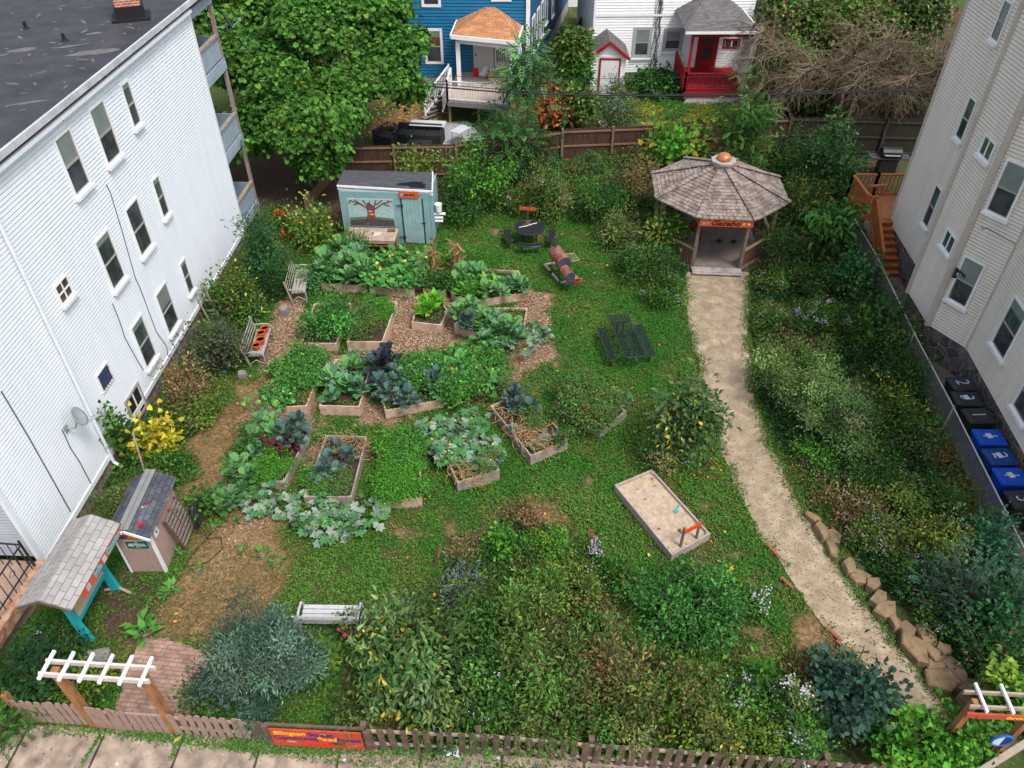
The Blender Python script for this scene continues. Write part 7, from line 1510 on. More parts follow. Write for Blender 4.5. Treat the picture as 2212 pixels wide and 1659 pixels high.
cloud('herb', -2.6, 27.2, .8, .5, 5, 1.2, 'green herb plant behind the dried corn stalks'); cloud('pepper', -4.6, 27.5, .5, .3, 3, .9, 'dark leafy plant in front of the shed door'); cloud('bean', -6.7, 27.4, .7, .35, 6, 1.2, 'leafy green plant growing up before the work table')
for k, (P, lab, nm) in BEDS.items():      # low seedlings and weeds over the soil of each bed
    if k in 'C': continue
    a_ = np.array(P); rq = np.random.default_rng(len(k) + ord(k[0])); nn = int(np.ptp(a_[:, 0]) * np.ptp(a_[:, 1]) * (220 if k in 'INGO' else 420)); x = rq.uniform(a_[:, 0].min(), a_[:, 0].max(), nn); y = rq.uniform(a_[:, 1].min(), a_[:, 1].max(), nn); kk = inpoly(x, y, P) & (fnoise(x, y, .5, ord(k[0])) > .42); x, y = x[kk], y[kk]; nn = len(x)
    c_ = sum((Vector((p[0], p[1], 0)) for p in P), Vector()) / len(P); root = [o for o in col.objects if o.name.startswith('raised_bed') and o.get('label') == lab][0]
    pr_ = [leaves(KITE, np.stack([x - c_.x, y - c_.y, .27 + rq.uniform(0, .14, nn)], 1), rq.normal(0, 1, (nn, 3)) * np.array([1, 1, .4]), unit(rq.normal(0, .5, (nn, 3)) + np.array([0, 0, 1.])), .08, .045, pick(rq, MID + BRIGHT + OLIVE, nn, .25))]
    o = nobj('low_growth', npmesh('low_growth', pr_), parent=root); o['kind'] = 'stuff'
cloud('squash', 1.1, 22.3, .4, .5, 3, .7, 'squash plant spilled on the wood chips left of the picnic table')
cloud('mullein', -9.0, 10.4, .3, .25, 2, 1.0, 'large leaved rosette on bare soil by the information board'); cloud('mullein', -8.6, 11.4, .3, .2, 2, .7, 'small leafy rosette on the dry grass by the tan shed')
for u, v, s in ((530, 1015, 1), (430, 1030, 1), (505, 1125, .9), (570, 1205, 1.1), (600, 1215, .9), (460, 1140, 1), (355, 1185, .8), (520, 1190, .8), (395, 1200, 1), (430, 1235, .9), (415, 1085, 1), (485, 1000, .8), (590, 945, .9), (1080, 950, .8), (1290, 1140, 1), (330, 1360, .9)):
    q = at(u, v); put('weed', q.x, q.y, 0, s, 'small leafy weed growing in the dry grass of the garden', 'weeds in the dry grass')
# ---------------------------------------------------------------- shrubs and trees, one by one
leaf_big = dict(L=.14, Wd=.06)
shrub(563, 522, 108, 3.3, [(.045, .11, .05), (.06, .14, .06), (.035, .085, .04)], 'tall narrow green shrub between the white building and the far bench', L=.08, n=7, sub=.42, trunk=.04)
shrub(590, 600, 60, 1.6, DARK, 'low dark shrub at the foot of the tall shrub beside the far bench', L=.07)
shrub(668, 478, 90, 2.1, YEL + MID, 'yellow green shrub left of the garden shed', L=.12, Wd=.07, accent=GOLD, acc_p=.1, trunk=.035)
shrub(610, 470, 50, 1.6, MID, 'green shrub with red flowers behind the far bench', flowers=REDF, fn=14, fsz=.09)
shrub(520, 630, 110, 2.1, OLIVE + MID, 'olive green shrub leaning on the white wall above the pots bench', L=.09, Wd=.04, accent=GOLD, acc_p=.08)
shrub(458, 745, 128, 1.9, [(.055, .085, .045), (.08, .105, .06), (.10, .10, .05)], 'round dark olive shrub left of the pots bench', L=.075, Wd=.045, accent=YEL, acc_p=.06)
shrub(395, 820, 100, 1.7, OLIVE + BROWN, 'brownish straggly shrub below the basement window', L=.07, accent=BROWN, acc_p=.2)
shrub(425, 880, 90, 1.2, OLIVE + YEL, 'low olive yellow weeds right of the yellow vine', L=.06)
shrub(335, 930, 75, 1.7, [(.42, .36, .03), (.5, .42, .04), (.25, .28, .04)], 'bright yellow leaved vine mound beside the tan shed and wall', L=.10, Wd=.09, tpl=HEART, n=5, dens=1.3)
shrub(268, 925, 90, 2.2, MID + YEL, 'green creeper reaching over the white wall by the downspout', cat='vine', name='creeper', L=.09, Wd=.07, tpl=HEART, n=5, ry=.35, dens=.6, sub=.3)
shrub(370, 1000, 110, .9, MID, 'low green weeds between straw patch and the tan shed', L=.07)
shrub(245, 1080, 90, .8, OLIVE + MID, 'weeds at the white building foundation behind the tan shed', L=.06, cat='weeds', name='weed_patch')
shrub(430, 1085, 70, .9, MID, 'green leafy clump beside the coiled hose', L=.1, Wd=.07, tpl=OVAL)
shrub(468, 635, 40, 1.4, MID, 'leafy shoot climbing toward the ground floor window', L=.09, Wd=.06)
shrub(120, 1400, 130, .7, DARK, 'dark leafy shrub below the information board roof', L=.07, flowers=WHITEF, fn=4)
shrub(40, 1450, 150, 1.5, DARK + [(.03, .10, .05)], 'dark shrub in the lower left corner behind the fence end', L=.1, Wd=.05, tpl=FROND, seed=5)
shrub(175, 1470, 120, .8, YEL + MID, 'yellow green weeds behind the gate below the arbor', L=.06)
shrub(15, 1560, 60, .7, MID, 'fern like plant at the bottom left corner of the pavement', L=.12, Wd=.06, tpl=FROND)
shrub(560, 1422, 262, 2.3, BLUE, 'large blue green narrow leaved shrub right of the arbor', L=.075, Wd=.02, n=9, dens=1.9, nl=20, up=.9, cr=.14, trunk=.04, wild=.7)
shrub(430, 1495, 80, .9, OLIVE + MID, 'olive weeds beside the brick patio and arbor post', L=.07)
shrub(700, 1420, 75, 1.2, YEL + BRIGHT, 'yellow green leafy shrub right of the blue green shrub', L=.09, Wd=.05, tpl=FROND)
shrub(888, 1418, 300, 2.4, [(.10, .15, .05), (.14, .19, .08), (.06, .11, .04), (.18, .23, .12)], 'large shrub with curled drooping leaves and yellow autumn leaves by the fence', L=.115, Wd=.046, tpl=CURL, n=11, nl=9, dens=1.25, droop=.55, accent=GOLD, acc_p=.07, trunk=.04, wild=.6, cr=.17, sub=.36)
shrub(745, 1345, 36, .8, MID, 'small rose bush with a pink bloom against the white bench', L=.06, flowers=[(.6, .06, .16)], fn=4, fsz=.1)
shrub(998, 1272, 85, 1.0, [(.16, .22, .18), (.22, .28, .23), (.12, .17, .14)], 'silvery green sage like shrub behind the curled leaf shrub', L=.09, Wd=.025, up=.8)
shrub(1085, 1170, 85, .8, BRIGHT, 'bright green parsley like clump left of the leaning stake', L=.06, Wd=.05)
shrub(1175, 1190, 130, 1.0, BRIGHT + YEL, 'light green leafy clump below the stake sign', L=.055, Wd=.04)
shrub(1280, 1180, 40, .9, MID, 'aster clump with pale lilac flowers beside the leaning stake', cat='flowers', name='aster', flowers=LILAC, fn=7, fsz=.05, fclump=20)
shrub(1225, 1270, 150, 1.3, YEL + OLIVE, 'yellow olive leafy shrub in the middle of the front meadow', L=.06, Wd=.035)
shrub(1335, 1240, 90, .8, MID, 'green shrub with red and orange zinnias by the lawn', flowers=REDF, fn=5, fsz=.11, fclump=1, L=.06)
shrub(1500, 1310, 290, 1.2, [(.055, .15, .045), (.08, .19, .06), (.04, .11, .03)], 'broad dense deep green shrub below the sandbox', L=.085, Wd=.04, n=10, dens=1.05, ry=.7, accent=BRIGHT, acc_p=.06)
shrub(1580, 1245, 60, .7, BRIGHT, 'bright green zinnia plant with orange bloom behind the dense shrub', flowers=ORF, fn=2, fsz=.12, fclump=1)
shrub(1640, 1290, 60, .8, MID, 'pale lilac aster clump at the lawn edge right of the dense shrub', flowers=WHITEF, fn=16, fsz=.05, cat='flowers', name='aster')
shrub(1835, 1480, 175, 1.9, [(.035, .085, .06), (.05, .115, .08), (.028, .065, .045)], 'dark blue green broad leaved young tree beside the lower path', cat='tree', name='small_tree', L=.11, Wd=.072, tpl=OVAL, n=9, nl=9, dens=1.3, trunk=.05, zc=.6, cr=.17)
shrub(1495, 895, 145, 2.7, [(.07, .12, .05), (.10, .15, .07), (.045, .085, .035)], 'fruit tree with broad dark leaves leaning over the path', cat='tree', name='fruit_tree', L=.12, Wd=.062, tpl=OVAL, n=8, nl=8, dens=1.1, accent=GOLD, acc_p=.05, trunk=.06, zc=.55, cr=.2, droop=.4, ry=.8)
shrub(1440, 960, 110, 1.1, MID + OLIVE, 'low aster and weed mound left of the fruit tree trunk', flowers=LILAC, fn=8)
# around the gazebo
shrub(1345, 490, 110, 1.3, OLIVE + MID, 'olive green mound left of the gazebo', L=.09, accent=RUST, acc_p=.15, flowers=LILAC, fn=8, fsz=.05)
shrub(1405, 560, 125, 1.4, MID + DARK, 'dense green shrub against the gazebo front left', L=.09, accent=YEL, acc_p=.12)
shrub(1440, 480, 80, 2.4, YEL + BRIGHT, 'bright yellow green sapling at the gazebo left rail', L=.13, Wd=.07, n=5)
shrub(1430, 625, 100, 1.0, MID, 'lilac aster clump where the gazebo bushes meet the path', flowers=LILAC, fn=9, fsz=.055, fclump=20, cat='flowers', name='aster')
shrub(1300, 420, 130, 1.8, MID + DARK, 'mid green shrub between asters and gazebo roof', L=.1)
shrub(1370, 380, 110, 2.2, OLIVE + RUST, 'brownish seed headed shrub left of the gazebo roof', L=.1, accent=BROWN, acc_p=.3)
shrub(1165, 402, 140, 2.2, OLIVE + MID, 'big olive shrub with lilac asters behind the round table', L=.10, accent=RUST, acc_p=.15, flowers=LILAC, fn=16, fsz=.06, fclump=12, n=8)
shrub(1035, 365, 150, 3.0, MID + BRIGHT, 'tall mid green shrub right of the garden shed', L=.12, Wd=.06, n=8)
shrub(1000, 430, 110, 1.7, DARK + MID, 'dark green low shrub by the shed side wall', L=.1)
shrub(1110, 295, 150, 3.8, [(.05, .12, .045), (.075, .16, .06), (.035, .09, .035)], 'dark large leaved tree over the back fence', cat='tree', name='sumac_tree', L=.38, Wd=.22, tpl=FROND, n=8, nl=8, dens=.8, cr=.3, droop=.3, trunk=.07)
shrub(1140, 140, 95, 6.0, [(.13, .24, .10), (.17, .30, .14), (.09, .18, .08)], 'slender fern leaved tree in front of the blue house deck', cat='tree', name='fern_leaved_tree', L=.50, Wd=.25, tpl=FROND, n=6, nl=8, dens=.28, cr=.3, droop=.3, trunk=.05, yshift=-.5)
shrub(890, 350, 60, 2.4, YEL, 'small yellow green maple like shrub at the fence behind the shed', L=.15, Wd=.1)
shrub(1190, 228, 80, 2.2, [(.50, .15, .05), (.42, .11, .04), (.55, .2, .09)], 'orange red leaved shrub beyond the back fence', L=.16, Wd=.10, trunk=.03)
shrub(1330, 235, 110, 2.2, [(.10, .17, .10), (.15, .21, .13)] + OLIVE, 'grey green loose shrub with white blossom beyond the fence', L=.12, flowers=WHITEF, fn=30, fsz=.07)
shrub(1340, 190, 50, 2.0, MID + DARK, 'round leafy shrub in front of the white entry shed', L=.16, Wd=.08, tpl=FROND)
shrub(1470, 300, 135, 3.0, BRIGHT + YEL, 'bright green leafy shrub climbing the fence left of the gazebo dome', L=.17, Wd=.12, tpl=HEART, accent=GOLD, acc_p=.06)
shrub(1610, 270, 130, 4.6, [(.07, .15, .035), (.10, .19, .05), (.05, .12, .03)], 'tall feathery green tree behind the gazebo', cat='tree', name='locust_tree', L=.22, Wd=.1, tpl=FROND, n=8, nl=10, dens=.9, droop=.5, cr=.25, trunk=.06)
shrub(1730, 330, 140, 2.6, MID + DARK, 'mid green shrub right behind the gazebo roof', L=.11, n=8)
shrub(1740, 430, 130, 2.4, MID + OLIVE, 'leafy shrub right of the gazebo eaves', L=.11, accent=GOLD, acc_p=.08)
shrub(1815, 340, 120, 3.6, [(.05, .13, .05), (.075, .17, .06), (.035, .095, .035)], 'tall blue green shrub left of the reddish deck', L=.13, Wd=.07, n=8)
shrub(1790, 480, 130, 3.0, [(.07, .17, .05), (.10, .22, .06), (.05, .13, .035)], 'drooping long leaved sapling in front of the reddish deck', cat='tree', name='sapling', L=.26, Wd=.09, n=8, nl=9, droop=.6, dens=.7, cr=.22, tpl=CURL)
shrub(1700, 520, 120, 1.8, DARK + OLIVE, 'dark green shrub beside the gazebo right rail', L=.09, accent=RUST, acc_p=.08)
for u, v, w, h, pal, lab, kw in (
 (1670, 600, 80, .9, MID + OLIVE, 'green mound at the top right of the path', dict(flowers=LILAC, fn=10, fsz=.05)),
 (1750, 600, 100, 1.2, DARK + MID, 'dark mound two steps right of the upper path', dict(accent=RUST, acc_p=.12)),
 (1850, 590, 120, 1.7, [(.04, .11, .045), (.055, .14, .05)], 'deep green bush left of the reddish steps', dict(L=.12, Wd=.08)),
 (1900, 680, 110, 1.7, DARK + MID, 'dark leafy bush against the fence rail bend', dict(L=.12, Wd=.08)),
 (1770, 685, 100, 1.2, MID, 'lilac flowering aster mound in the upper bank', dict(flowers=LILAC, fn=16, fsz=.06, fclump=22)),
 (1855, 710, 80, 1.1, MID, 'smaller lilac aster mound near the fence rail', dict(flowers=LILAC, fn=8, fsz=.06, fclump=20)),
 (1670, 690, 75, .8, OLIVE + MID, 'olive mound on the path edge above the pale shrub', dict(flowers=LILAC, fn=10, fsz=.05)),
 (1950, 720, 90, 1.5, MID + OLIVE, 'climbing weeds on the rail below the bay', dict(L=.08)),
 (1735, 800, 200, 1.9, [(.17, .23, .09), (.23, .29, .12), (.11, .16, .06)], 'pale grey green arching shrub in the bank', dict(L=.055, Wd=.034, dens=1.6, up=.7)),
 (1815, 890, 190, 1.9, [(.17, .25, .11), (.23, .31, .14), (.12, .18, .08)], 'larger pale arching shrub in the bank centre', dict(L=.055, Wd=.034, dens=1.6, up=.7)),
 (1668, 810, 60, .7, MID, 'aster mound touching the path edge midway', dict(flowers=LILAC, fn=25, fsz=.05)),
 (1960, 800, 110, 1.3, DARK + MID, 'dark shrub by the fence above the black bins', dict(L=.09)),
 (1930, 880, 110, 1.4, MID + YEL, 'mid green shrub right of the pale arching shrubs', dict(L=.09, accent=GOLD, acc_p=.05)),
 (1990, 940, 100, 1.0, OLIVE + MID, 'straggly weeds near the chain link fence', dict(flowers=LILAC, fn=8)),
 (1765, 985, 110, .6, MID + BRIGHT, 'low green mound beside the path bend', dict()),
 (1880, 990, 130, 1.2, DARK + MID, 'dark green mound right of the low path mound', dict()),
 (1850, 1080, 120, .8, OLIVE + RUST, 'brownish dry weeds right of the lower path', dict(accent=RUST, acc_p=.3, flowers=LILAC, fn=18)),
 (1950, 1060, 130, 1.1, MID + OLIVE, 'yellow tinged mound below the bare passage ground', dict(accent=YEL, acc_p=.2)),
 (2050, 1070, 120, 1.0, OLIVE + MID, 'sparse weeds against the fence by the blue bins', dict(flowers=LILAC, fn=6)),
 (1900, 1150, 120, .9, OLIVE + MID, 'olive weed mound above the stone border', dict(accent=RUST, acc_p=.2, flowers=LILAC, fn=16)),
 (2030, 1160, 150, 1.4, OLIVE + YEL, 'tall goldenrod mound gone to seed in the lower bank', dict(accent=RUST, acc_p=.25)),
 (1990, 1240, 120, 1.1, MID + DARK, 'green mound between stone border and corner shrubs', dict(flowers=LILAC, fn=18)),
 (2140, 1170, 140, 1.8, [(.04, .13, .07), (.055, .17, .09)], 'blue green shrub at the right edge below the last bin', dict(L=.1, Wd=.05)),
 (2090, 1270, 150, 1.5, [(.04, .085, .06), (.06, .11, .08), (.03, .06, .045)], 'dusky fern leaved shrub in the lower bank', dict(L=.16, Wd=.08, tpl=FROND, accent=RUST, acc_p=.06)),
 (2180, 1300, 130, 2.0, [(.04, .12, .055), (.05, .15, .07), (.03, .09, .04)], 'tall dark green shrub cut by the right edge', dict(L=.11, Wd=.06)),
 (2040, 1330, 90, .9, DARK + MID, 'dark leafy mound over the larger border stones', dict(flowers=LILAC, fn=10)),
 (2150, 1400, 130, 1.3, DARK, 'very dark shrub above the entrance arbor', dict(accent=RUST, acc_p=.08, L=.09)),
 (2030, 1215, 90, 1.0, YEL + MID, 'small light green mound in the lower bank', dict())):
    shrub(u, v, w, h, pal, lab, **kw)
# ivy over the fence end
shrub(1985, 1600, 210, 1.3, BRIGHT + [(.13, .30, .05), (.18, .34, .05), (.05, .14, .03)], 'bright green ivy mass covering the right end of the picket fence', cat='vine', name='ivy', L=.072, Wd=.075, tpl=HEART, n=10, ry=.8, dens=1.9, accent=YEL, acc_p=.12)
shrub(2100, 1615, 130, 1.2, BRIGHT + [(.05, .14, .03), (.16, .32, .06)], 'ivy mass around the round blue sign', cat='vine', name='ivy', L=.072, Wd=.075, tpl=HEART, n=8, ry=.6, dens=1.9)
shrub(2185, 1480, 90, 2.0, BRIGHT + YEL, 'ivy climbing behind the entrance arbor slats', cat='vine', name='ivy', L=.072, Wd=.075, tpl=HEART, n=7, dens=1.6)
# front meadow shrubs
for u, v, w, h, pal, lab, kw in (
 (1090, 1330, 190, 1.4, OLIVE + MID, 'grey olive goldenrod mound right of the silver shrub', dict(Wd=.034, L=.09, up=.9)),
 (1180, 1420, 200, 1.3, OLIVE + MID, 'tall olive meadow mound in the centre front', dict(Wd=.034, L=.09, up=.9, accent=BROWN, acc_p=.06)),
 (1060, 1450, 160, 1.2, MID + DARK, 'dark green mound right of the curled leaf shrub', dict(flowers=WHITEF, fn=16, fsz=.035)),
 (1050, 1550, 150, 1.0, MID, 'white aster mound beside the painted sign side of fence', dict(flowers=WHITEF, fn=26, fsz=.035)),
 (1200, 1530, 200, 1.2, OLIVE + MID, 'olive mound behind the picket fence centre', dict(Wd=.034, L=.09, up=.9)),
 (1330, 1480, 170, 1.1, OLIVE + BROWN, 'browning mound with dry stalks in the front meadow', dict(Wd=.034, L=.09, accent=BROWN, acc_p=.25)),
 (1360, 1570, 180, 1.0, MID + OLIVE, 'green mound hanging on the fence right of centre', dict(Wd=.03)),
 (1480, 1490, 190, .9, OLIVE + YEL, 'low yellowish mound behind the fence', dict(accent=BROWN, acc_p=.15)),
 (1540, 1570, 130, .9, YEL + OLIVE, 'light yellow green weeds against the fence', dict(accent=GOLD, acc_p=.1)),
 (1600, 1510, 100, .9, MID, 'white aster clump left of the dark young tree', dict(flowers=WHITEF, fn=9, fsz=.05, fclump=20)),
 (1690, 1520, 110, 1.0, OLIVE + MID, 'large white aster clump beside the dark young tree', dict(flowers=WHITEF, fn=16, fsz=.05, fclump=22)),
 (1720, 1590, 120, .9, MID, 'white aster clump low against the fence near ivy', dict(flowers=WHITEF, fn=12, fsz=.05, fclump=22)),
 (1640, 1590, 110, .8, MID + YEL, 'green weeds between the fence asters', dict()),
 (1640, 1450, 50, .7, BRIGHT, 'upright bright green milkweed by the dry grass patch', dict(L=.11, Wd=.055, tpl=OVAL, nl=6)),
 (1300, 1380, 130, .9, MID + OLIVE, 'olive green mound between lawn and meadow', dict()),
 (1160, 1290, 120, 1.1, MID + OLIVE, 'mid green mound below the parsley clump', dict()),
 (1130, 1110, 75, .45, OLIVE + BROWN, 'dry brown grass clump on the central lawn', dict(accent=BROWN, acc_p=.4)),
 (955, 1600, 80, .5, DARK + MID, 'leafy weeds along the foot of the fence by the litter', dict())):
    shrub(u, v, w * 1.08, h * 1.5, pal, lab, dens=1.3, **kw)
shrub(695, 590, 90, 1.0, [(.075, .19, .08), (.1, .23, .1)], 'leafy pale green mound left of the kale bed', L=.08, Wd=.05)
shrub(710, 675, 150, 1.3, [(.07, .20, .05), (.10, .25, .065), (.05, .14, .035)], 'huge leafy green mound covering the bed left of the aisle', L=.075, Wd=.04, n=9)
shrub(755, 530, 80, 1.1, MID + BRIGHT, 'bright leafy bush in front of the work table', L=.09, Wd=.05)
# ---------------------------------------------------------------- big maple
def bigtree(label, base, lobes_, pal, L, Wd, tpl, nc, nl, cr_, name='maple_tree', droop=.35, limb=.35, accent=None, acc_p=0, up=.7, flat=.45, wild=.5):
    r = empty(name, base, 0, label, 'tree'); b0 = Vector(base); lb = []
    for u, v, y, rp in lobes_:
        p = aty(u, v, y); ra = rp * axial(p) / 1680; lb.append((p.x - b0.x, p.y - b0.y, p.z, ra * .88, ra * .85, ra * .58))
    nobj('crown', npmesh('crown', [crown(77, lb, nc, nl, L, Wd, pal, tpl, cr_, flat=flat, up=up, droop=droop, accent=accent, acc_p=acc_p, wild=wild, zmin=-.12)]), parent=r)
    m = MB(); top = Vector((0, 0, 3.2)); m.tube([(0, 0, 0), (0.1, 0, 1.6), top], [limb * 1.3, limb, limb * .85], 8); m.build('trunk', bark, r)
    m = MB()
    for l in lb: q = Vector(l[:3]); mid = top.lerp(q, .5) + Vector((0, 0, .6)); m.tube([top - Vector((0, 0, .3)), mid, q], [limb * .45, limb * .28, limb * .1], 6)
    m.build('limb', bark, r)
    return r
ML = [(640, 270, 33, 128), (560, 150, 36, 115), (700, 75, 38, 125), (825, 165, 36.5, 92), (735, 190, 35.2, 62), (500, 30, 39, 105), (625, -50, 41, 125), (805, 20, 39, 88), (690, 352, 32.2, 52), (520, 300, 34.3, 66), (872, 100, 37.5, 60), (745, 255, 34, 48), (480, 120, 37, 60), (640, 175, 35.5, 55), (880, 200, 37, 42)]
bigtree('huge green maple tree filling the space behind the white building', (-9.5, 36.5, 0), ML, [(.06, .14, .03), (.085, .18, .038), (.045, .11, .025), (.11, .21, .045)], .2, .16, LOBED, 5600, 13, .24, accent=YEL, acc_p=.06)
# bare twiggy tree and trees right at the back
def twigs(seed, base, n, reach, zlo, zhi, col_):
    rng = random.Random(seed); m = MB(); tw = []
    for i in range(n):
        a = rng.uniform(0, 6.28); p = Vector((0, 0, 2.2)); d = Vector((math.cos(a), math.sin(a), rng.uniform(.25, 1.3))).normalized(); w_ = rng.uniform(.07, .12); pts = [p.copy()]
        for k in range(8):
            p = p + d * reach / 8; d = (d + Vector((rng.uniform(-.35, .35), rng.uniform(-.35, .35), rng.uniform(-.3, .12)))).normalized(); pts.append(p.copy())
            if k > 1:
                for j in range(9):
                    q = p.copy(); e = (d * .5 + Vector((rng.uniform(-1, 1), rng.uniform(-1, 1), rng.uniform(-.5, .35)))).normalized(); bp_ = [q.copy()]
                    for t in range(5):
                        q = q + e * reach / 17; e = (e + Vector((rng.uniform(-.5, .5), rng.uniform(-.5, .5), rng.uniform(-.35, .15)))).normalized(); bp_.append(q.copy())
                        if rng.random() < .65: tw.append([q.copy(), q + (e + Vector((rng.uniform(-1, 1), rng.uniform(-1, 1), rng.uniform(-.6, .3)))).normalized() * rng.uniform(.4, .9)])
                    m.tube(bp_, [w_ * .35, w_ * .3, w_ * .26, w_ * .2, w_ * .15, .008], 3, cap=False)
        m.tube(pts, [w_ * (1 - i_ / 9) for i_ in range(9)], 5)
    for a_, b2 in tw: m.tube([a_, (a_ + b2) / 2 + Vector((rng.uniform(-.06, .06),) * 3), b2], [.009, .007, .004], 3, cap=False)
    return m
twb = M('pale_twig_bark', (.20, .15, .095), (.10, .075, .045), scale=6, rough=.9)
for bx, by, rc, n_, sd_, lab in ((16.2, 41.3, 4.7, 19, 3, 'wide bare twiggy tree behind the gazebo at the upper right'), (20.0, 40.3, 4.6, 16, 4, 'bare drooping twiggy tree beside the cream building')):
    r = empty('bare_tree', (bx, by, 0), 0, lab, 'tree'); MB().tube([(0, 0, 0), (.1, 0, 1.2), (0, 0, 2.4)], [.28, .22, .18], 8).build('trunk', bark, r); twigs(sd_, None, n_, rc, 0, 0, 0).build('crown', twb, r)
def backtree(u, v, w, h, pal, lab, y, **k):
    c = aty(u, v, y); rng = np.random.default_rng(int(u)); rx = w / 2 * axial(c) / 1680; lb = lobes_for(rng, rx, rx, h, 12, .55, .3); r = empty('leafy_tree', (c.x, y, 0), 0, lab, 'tree')
    zc = c.z - h * .55
    lb = [(a, b_, c_ + max(zc, 0), d, e, f) for a, b_, c_, d, e, f in lb]
    nobj('crown', npmesh('crown', [crown(int(u) + 3, lb, k.get('nc', 1100), 10, .26, .17, pal, KITE, .32, accent=k.get('acc'), acc_p=.15, droop=.2)]), parent=r)
    m = MB(); m.tube([(0, 0, 0), (0, 0, max(zc, .3) + h * .5)], [.2, .1], 7); m.build('trunk', bark, r)
backtree(1720, 60, 150, 4.5, OLIVE + MID, 'olive green tree left of the twiggy tree', 47, acc=BROWN)
backtree(1830, 90, 180, 5, OLIVE + MID, 'mixed olive tree behind the twiggy branches', 47, acc=BROWN)
backtree(1950, 40, 200, 6, DARK + OLIVE, 'dark tree against the cream building at the top', 49, acc=BROWN)
backtree(1690, 150, 110, 3, MID + OLIVE, 'yellowish bush beside the dirt path', 43, acc=YEL)
backtree(1800, 200, 160, 2.4, DARK + OLIVE, 'dark bush under the twiggy tree', 41, acc=BROWN)
backtree(1960, 200, 160, 3, DARK + OLIVE, 'shaded bush beneath the bare drooping tree', 43, acc=RUST)
backtree(1880, -30, 300, 5, OLIVE + BROWN, 'brownish autumn tree at the top edge', 58, acc=BROWN)
backtree(1720, -30, 200, 5, OLIVE + YEL, 'golden olive tree at the top edge right of the white house', 60, acc=BROWN)
backtree(1240, 105, 40, 1.4, MID + OLIVE, 'weeds along the alley fence between the houses', 44, nc=350)
backtree(1240, 165, 45, 1.4, MID, 'tall weeds left of the white entry shed', 43.5, nc=350)
backtree(1420, 192, 100, .8, MID + DARK, 'low border plants in front of the white house', 45.5, nc=500)
backtree(560, -60, 300, 6, MID + DARK, 'green tree beyond the maple at the top edge', 50)
backtree(1240, 225, 60, 1.2, MID + OLIVE, 'weedy green bush beyond the fence beside the orange shrub', 40.5, nc=400)
# a red shed and barrels half seen behind the bare trees
box_thing('garden_shed', 'shed', 'small red brown shed half hidden behind the bare twigs', (15.4, 43.5, 0), R(6), [('wall', M('red_brown_wall', (.22, .05, .03), (.14, .035, .025), scale=2), ((0, 0, .9), (2.6, 1.6, 1.8))), ('roof', M('rust_roof', (.16, .07, .04)), ((0, 0, 1.85), (2.9, 1.9, .1))), ('door', M('orange_door', (.35, .15, .05)), ((-.5, -.82, .8), (.8, .05, 1.6)))])
# ---------------------------------------------------------------- ground cover: clover lawn, weeds of the bank and the meadow
lawn_poly = pxpoly([(575, 560), (700, 470), (960, 440), (1250, 380), (1480, 450), (1490, 760), (1560, 980), (1700, 1245), (1830, 1420), (1700, 1640), (560, 1630), (30, 1560), (60, 1340), (215, 1240), (350, 1000), (460, 780)])
rl = np.random.default_rng(50); bedpolys = [v[0] for v in BEDS.values()] + [W2([(1330, 1048), (1408, 1015), (1532, 1152), (1452, 1197)], .3)]
gazpoly = [(GC.x + 2.5 * math.cos(R(22.5 + 45 * k)), GC.y + 2.5 * math.sin(R(22.5 + 45 * k))) for k in range(8)]
def sample(poly, n):
    a = np.array([p[:2] for p in poly]); x = rl.uniform(a[:, 0].min(), a[:, 0].max(), n); y = rl.uniform(a[:, 1].min(), a[:, 1].max(), n); k = inpoly(x, y, poly); return x[k], y[k]
def parea(poly): a = np.array([p[:2] for p in poly]); return abs(np.dot(a[:, 0], np.roll(a[:, 1], 1)) - np.dot(a[:, 1], np.roll(a[:, 0], 1))) / 2
def area_n(poly, d): a = np.array([p[:2] for p in poly]); return int(d * np.ptp(a[:, 0]) * np.ptp(a[:, 1]))
def clear(x, y, polys): 
    k = np.ones(len(x), bool)
    for p in polys: k &= ~inpoly(x, y, p)
    return k
patio_poly = [tuple(p)[:2] for p in pp]
whp = [(-9.95, 12.05), (-8.95, 12.05), (-8.95, 13.8), (-9.95, 13.8)]; shp = [(-7, 28.5), (-3.2, 28.5), (-3.1, 30.8), (-7, 30.8)]
x, y = sample(lawn_poly, area_n(lawn_poly, 1150)); k = clear(x, y, bedpolys + [path_poly, gazpoly, patio_poly, whp, shp]); x, y = x[k], y[k]
chip, dry, so, st_ = masks(x, y); keep = rl.random(len(x)) > np.clip(chip * 1.1 + so * .75 + dry * .62 + st_, 0, .985); x, y = x[keep], y[keep]; dry = dry[keep]; n = len(x)
nz = fnoise(x, y, 1.6, 61); n3 = fnoise(x, y, .5, 71)
c1 = np.array((.045, .145, .022)); c2 = np.array((.10, .175, .035)); c3 = np.array((.20, .17, .06)); t = np.clip((nz - .35) * 2.6, 0, 1)[:, None]; C = c1 * (1 - t) + c2 * t
dd_ = np.clip(dry * 1.2 + (n3 - .55) * .8, 0, 1)[:, None]; C = C * (1 - dd_) + c3 * dd_; C = C * (1 + rl.normal(0, .25, (n, 1))) * (1 + rl.normal(0, .07, (n, 3)))
hgt = .02 + .06 * rl.random(n) * (.4 + nz); P = np.stack([x, y, hgt], 1); Nn = unit(np.stack([rl.normal(0, .4, n), rl.normal(0, .4, n) - .1, np.ones(n)], 1)); D = unit(rl.normal(0, 1, (n, 3)) * np.array([1, 1, .35]))
grass = rl.random(n) < (.22 + .5 * dd_[:, 0]); s = rl.uniform(.7, 1.3, n)
parts = [leaves(HEART, P[~grass], D[~grass], Nn[~grass], .042 * s[~grass], .044 * s[~grass], C[~grass])]
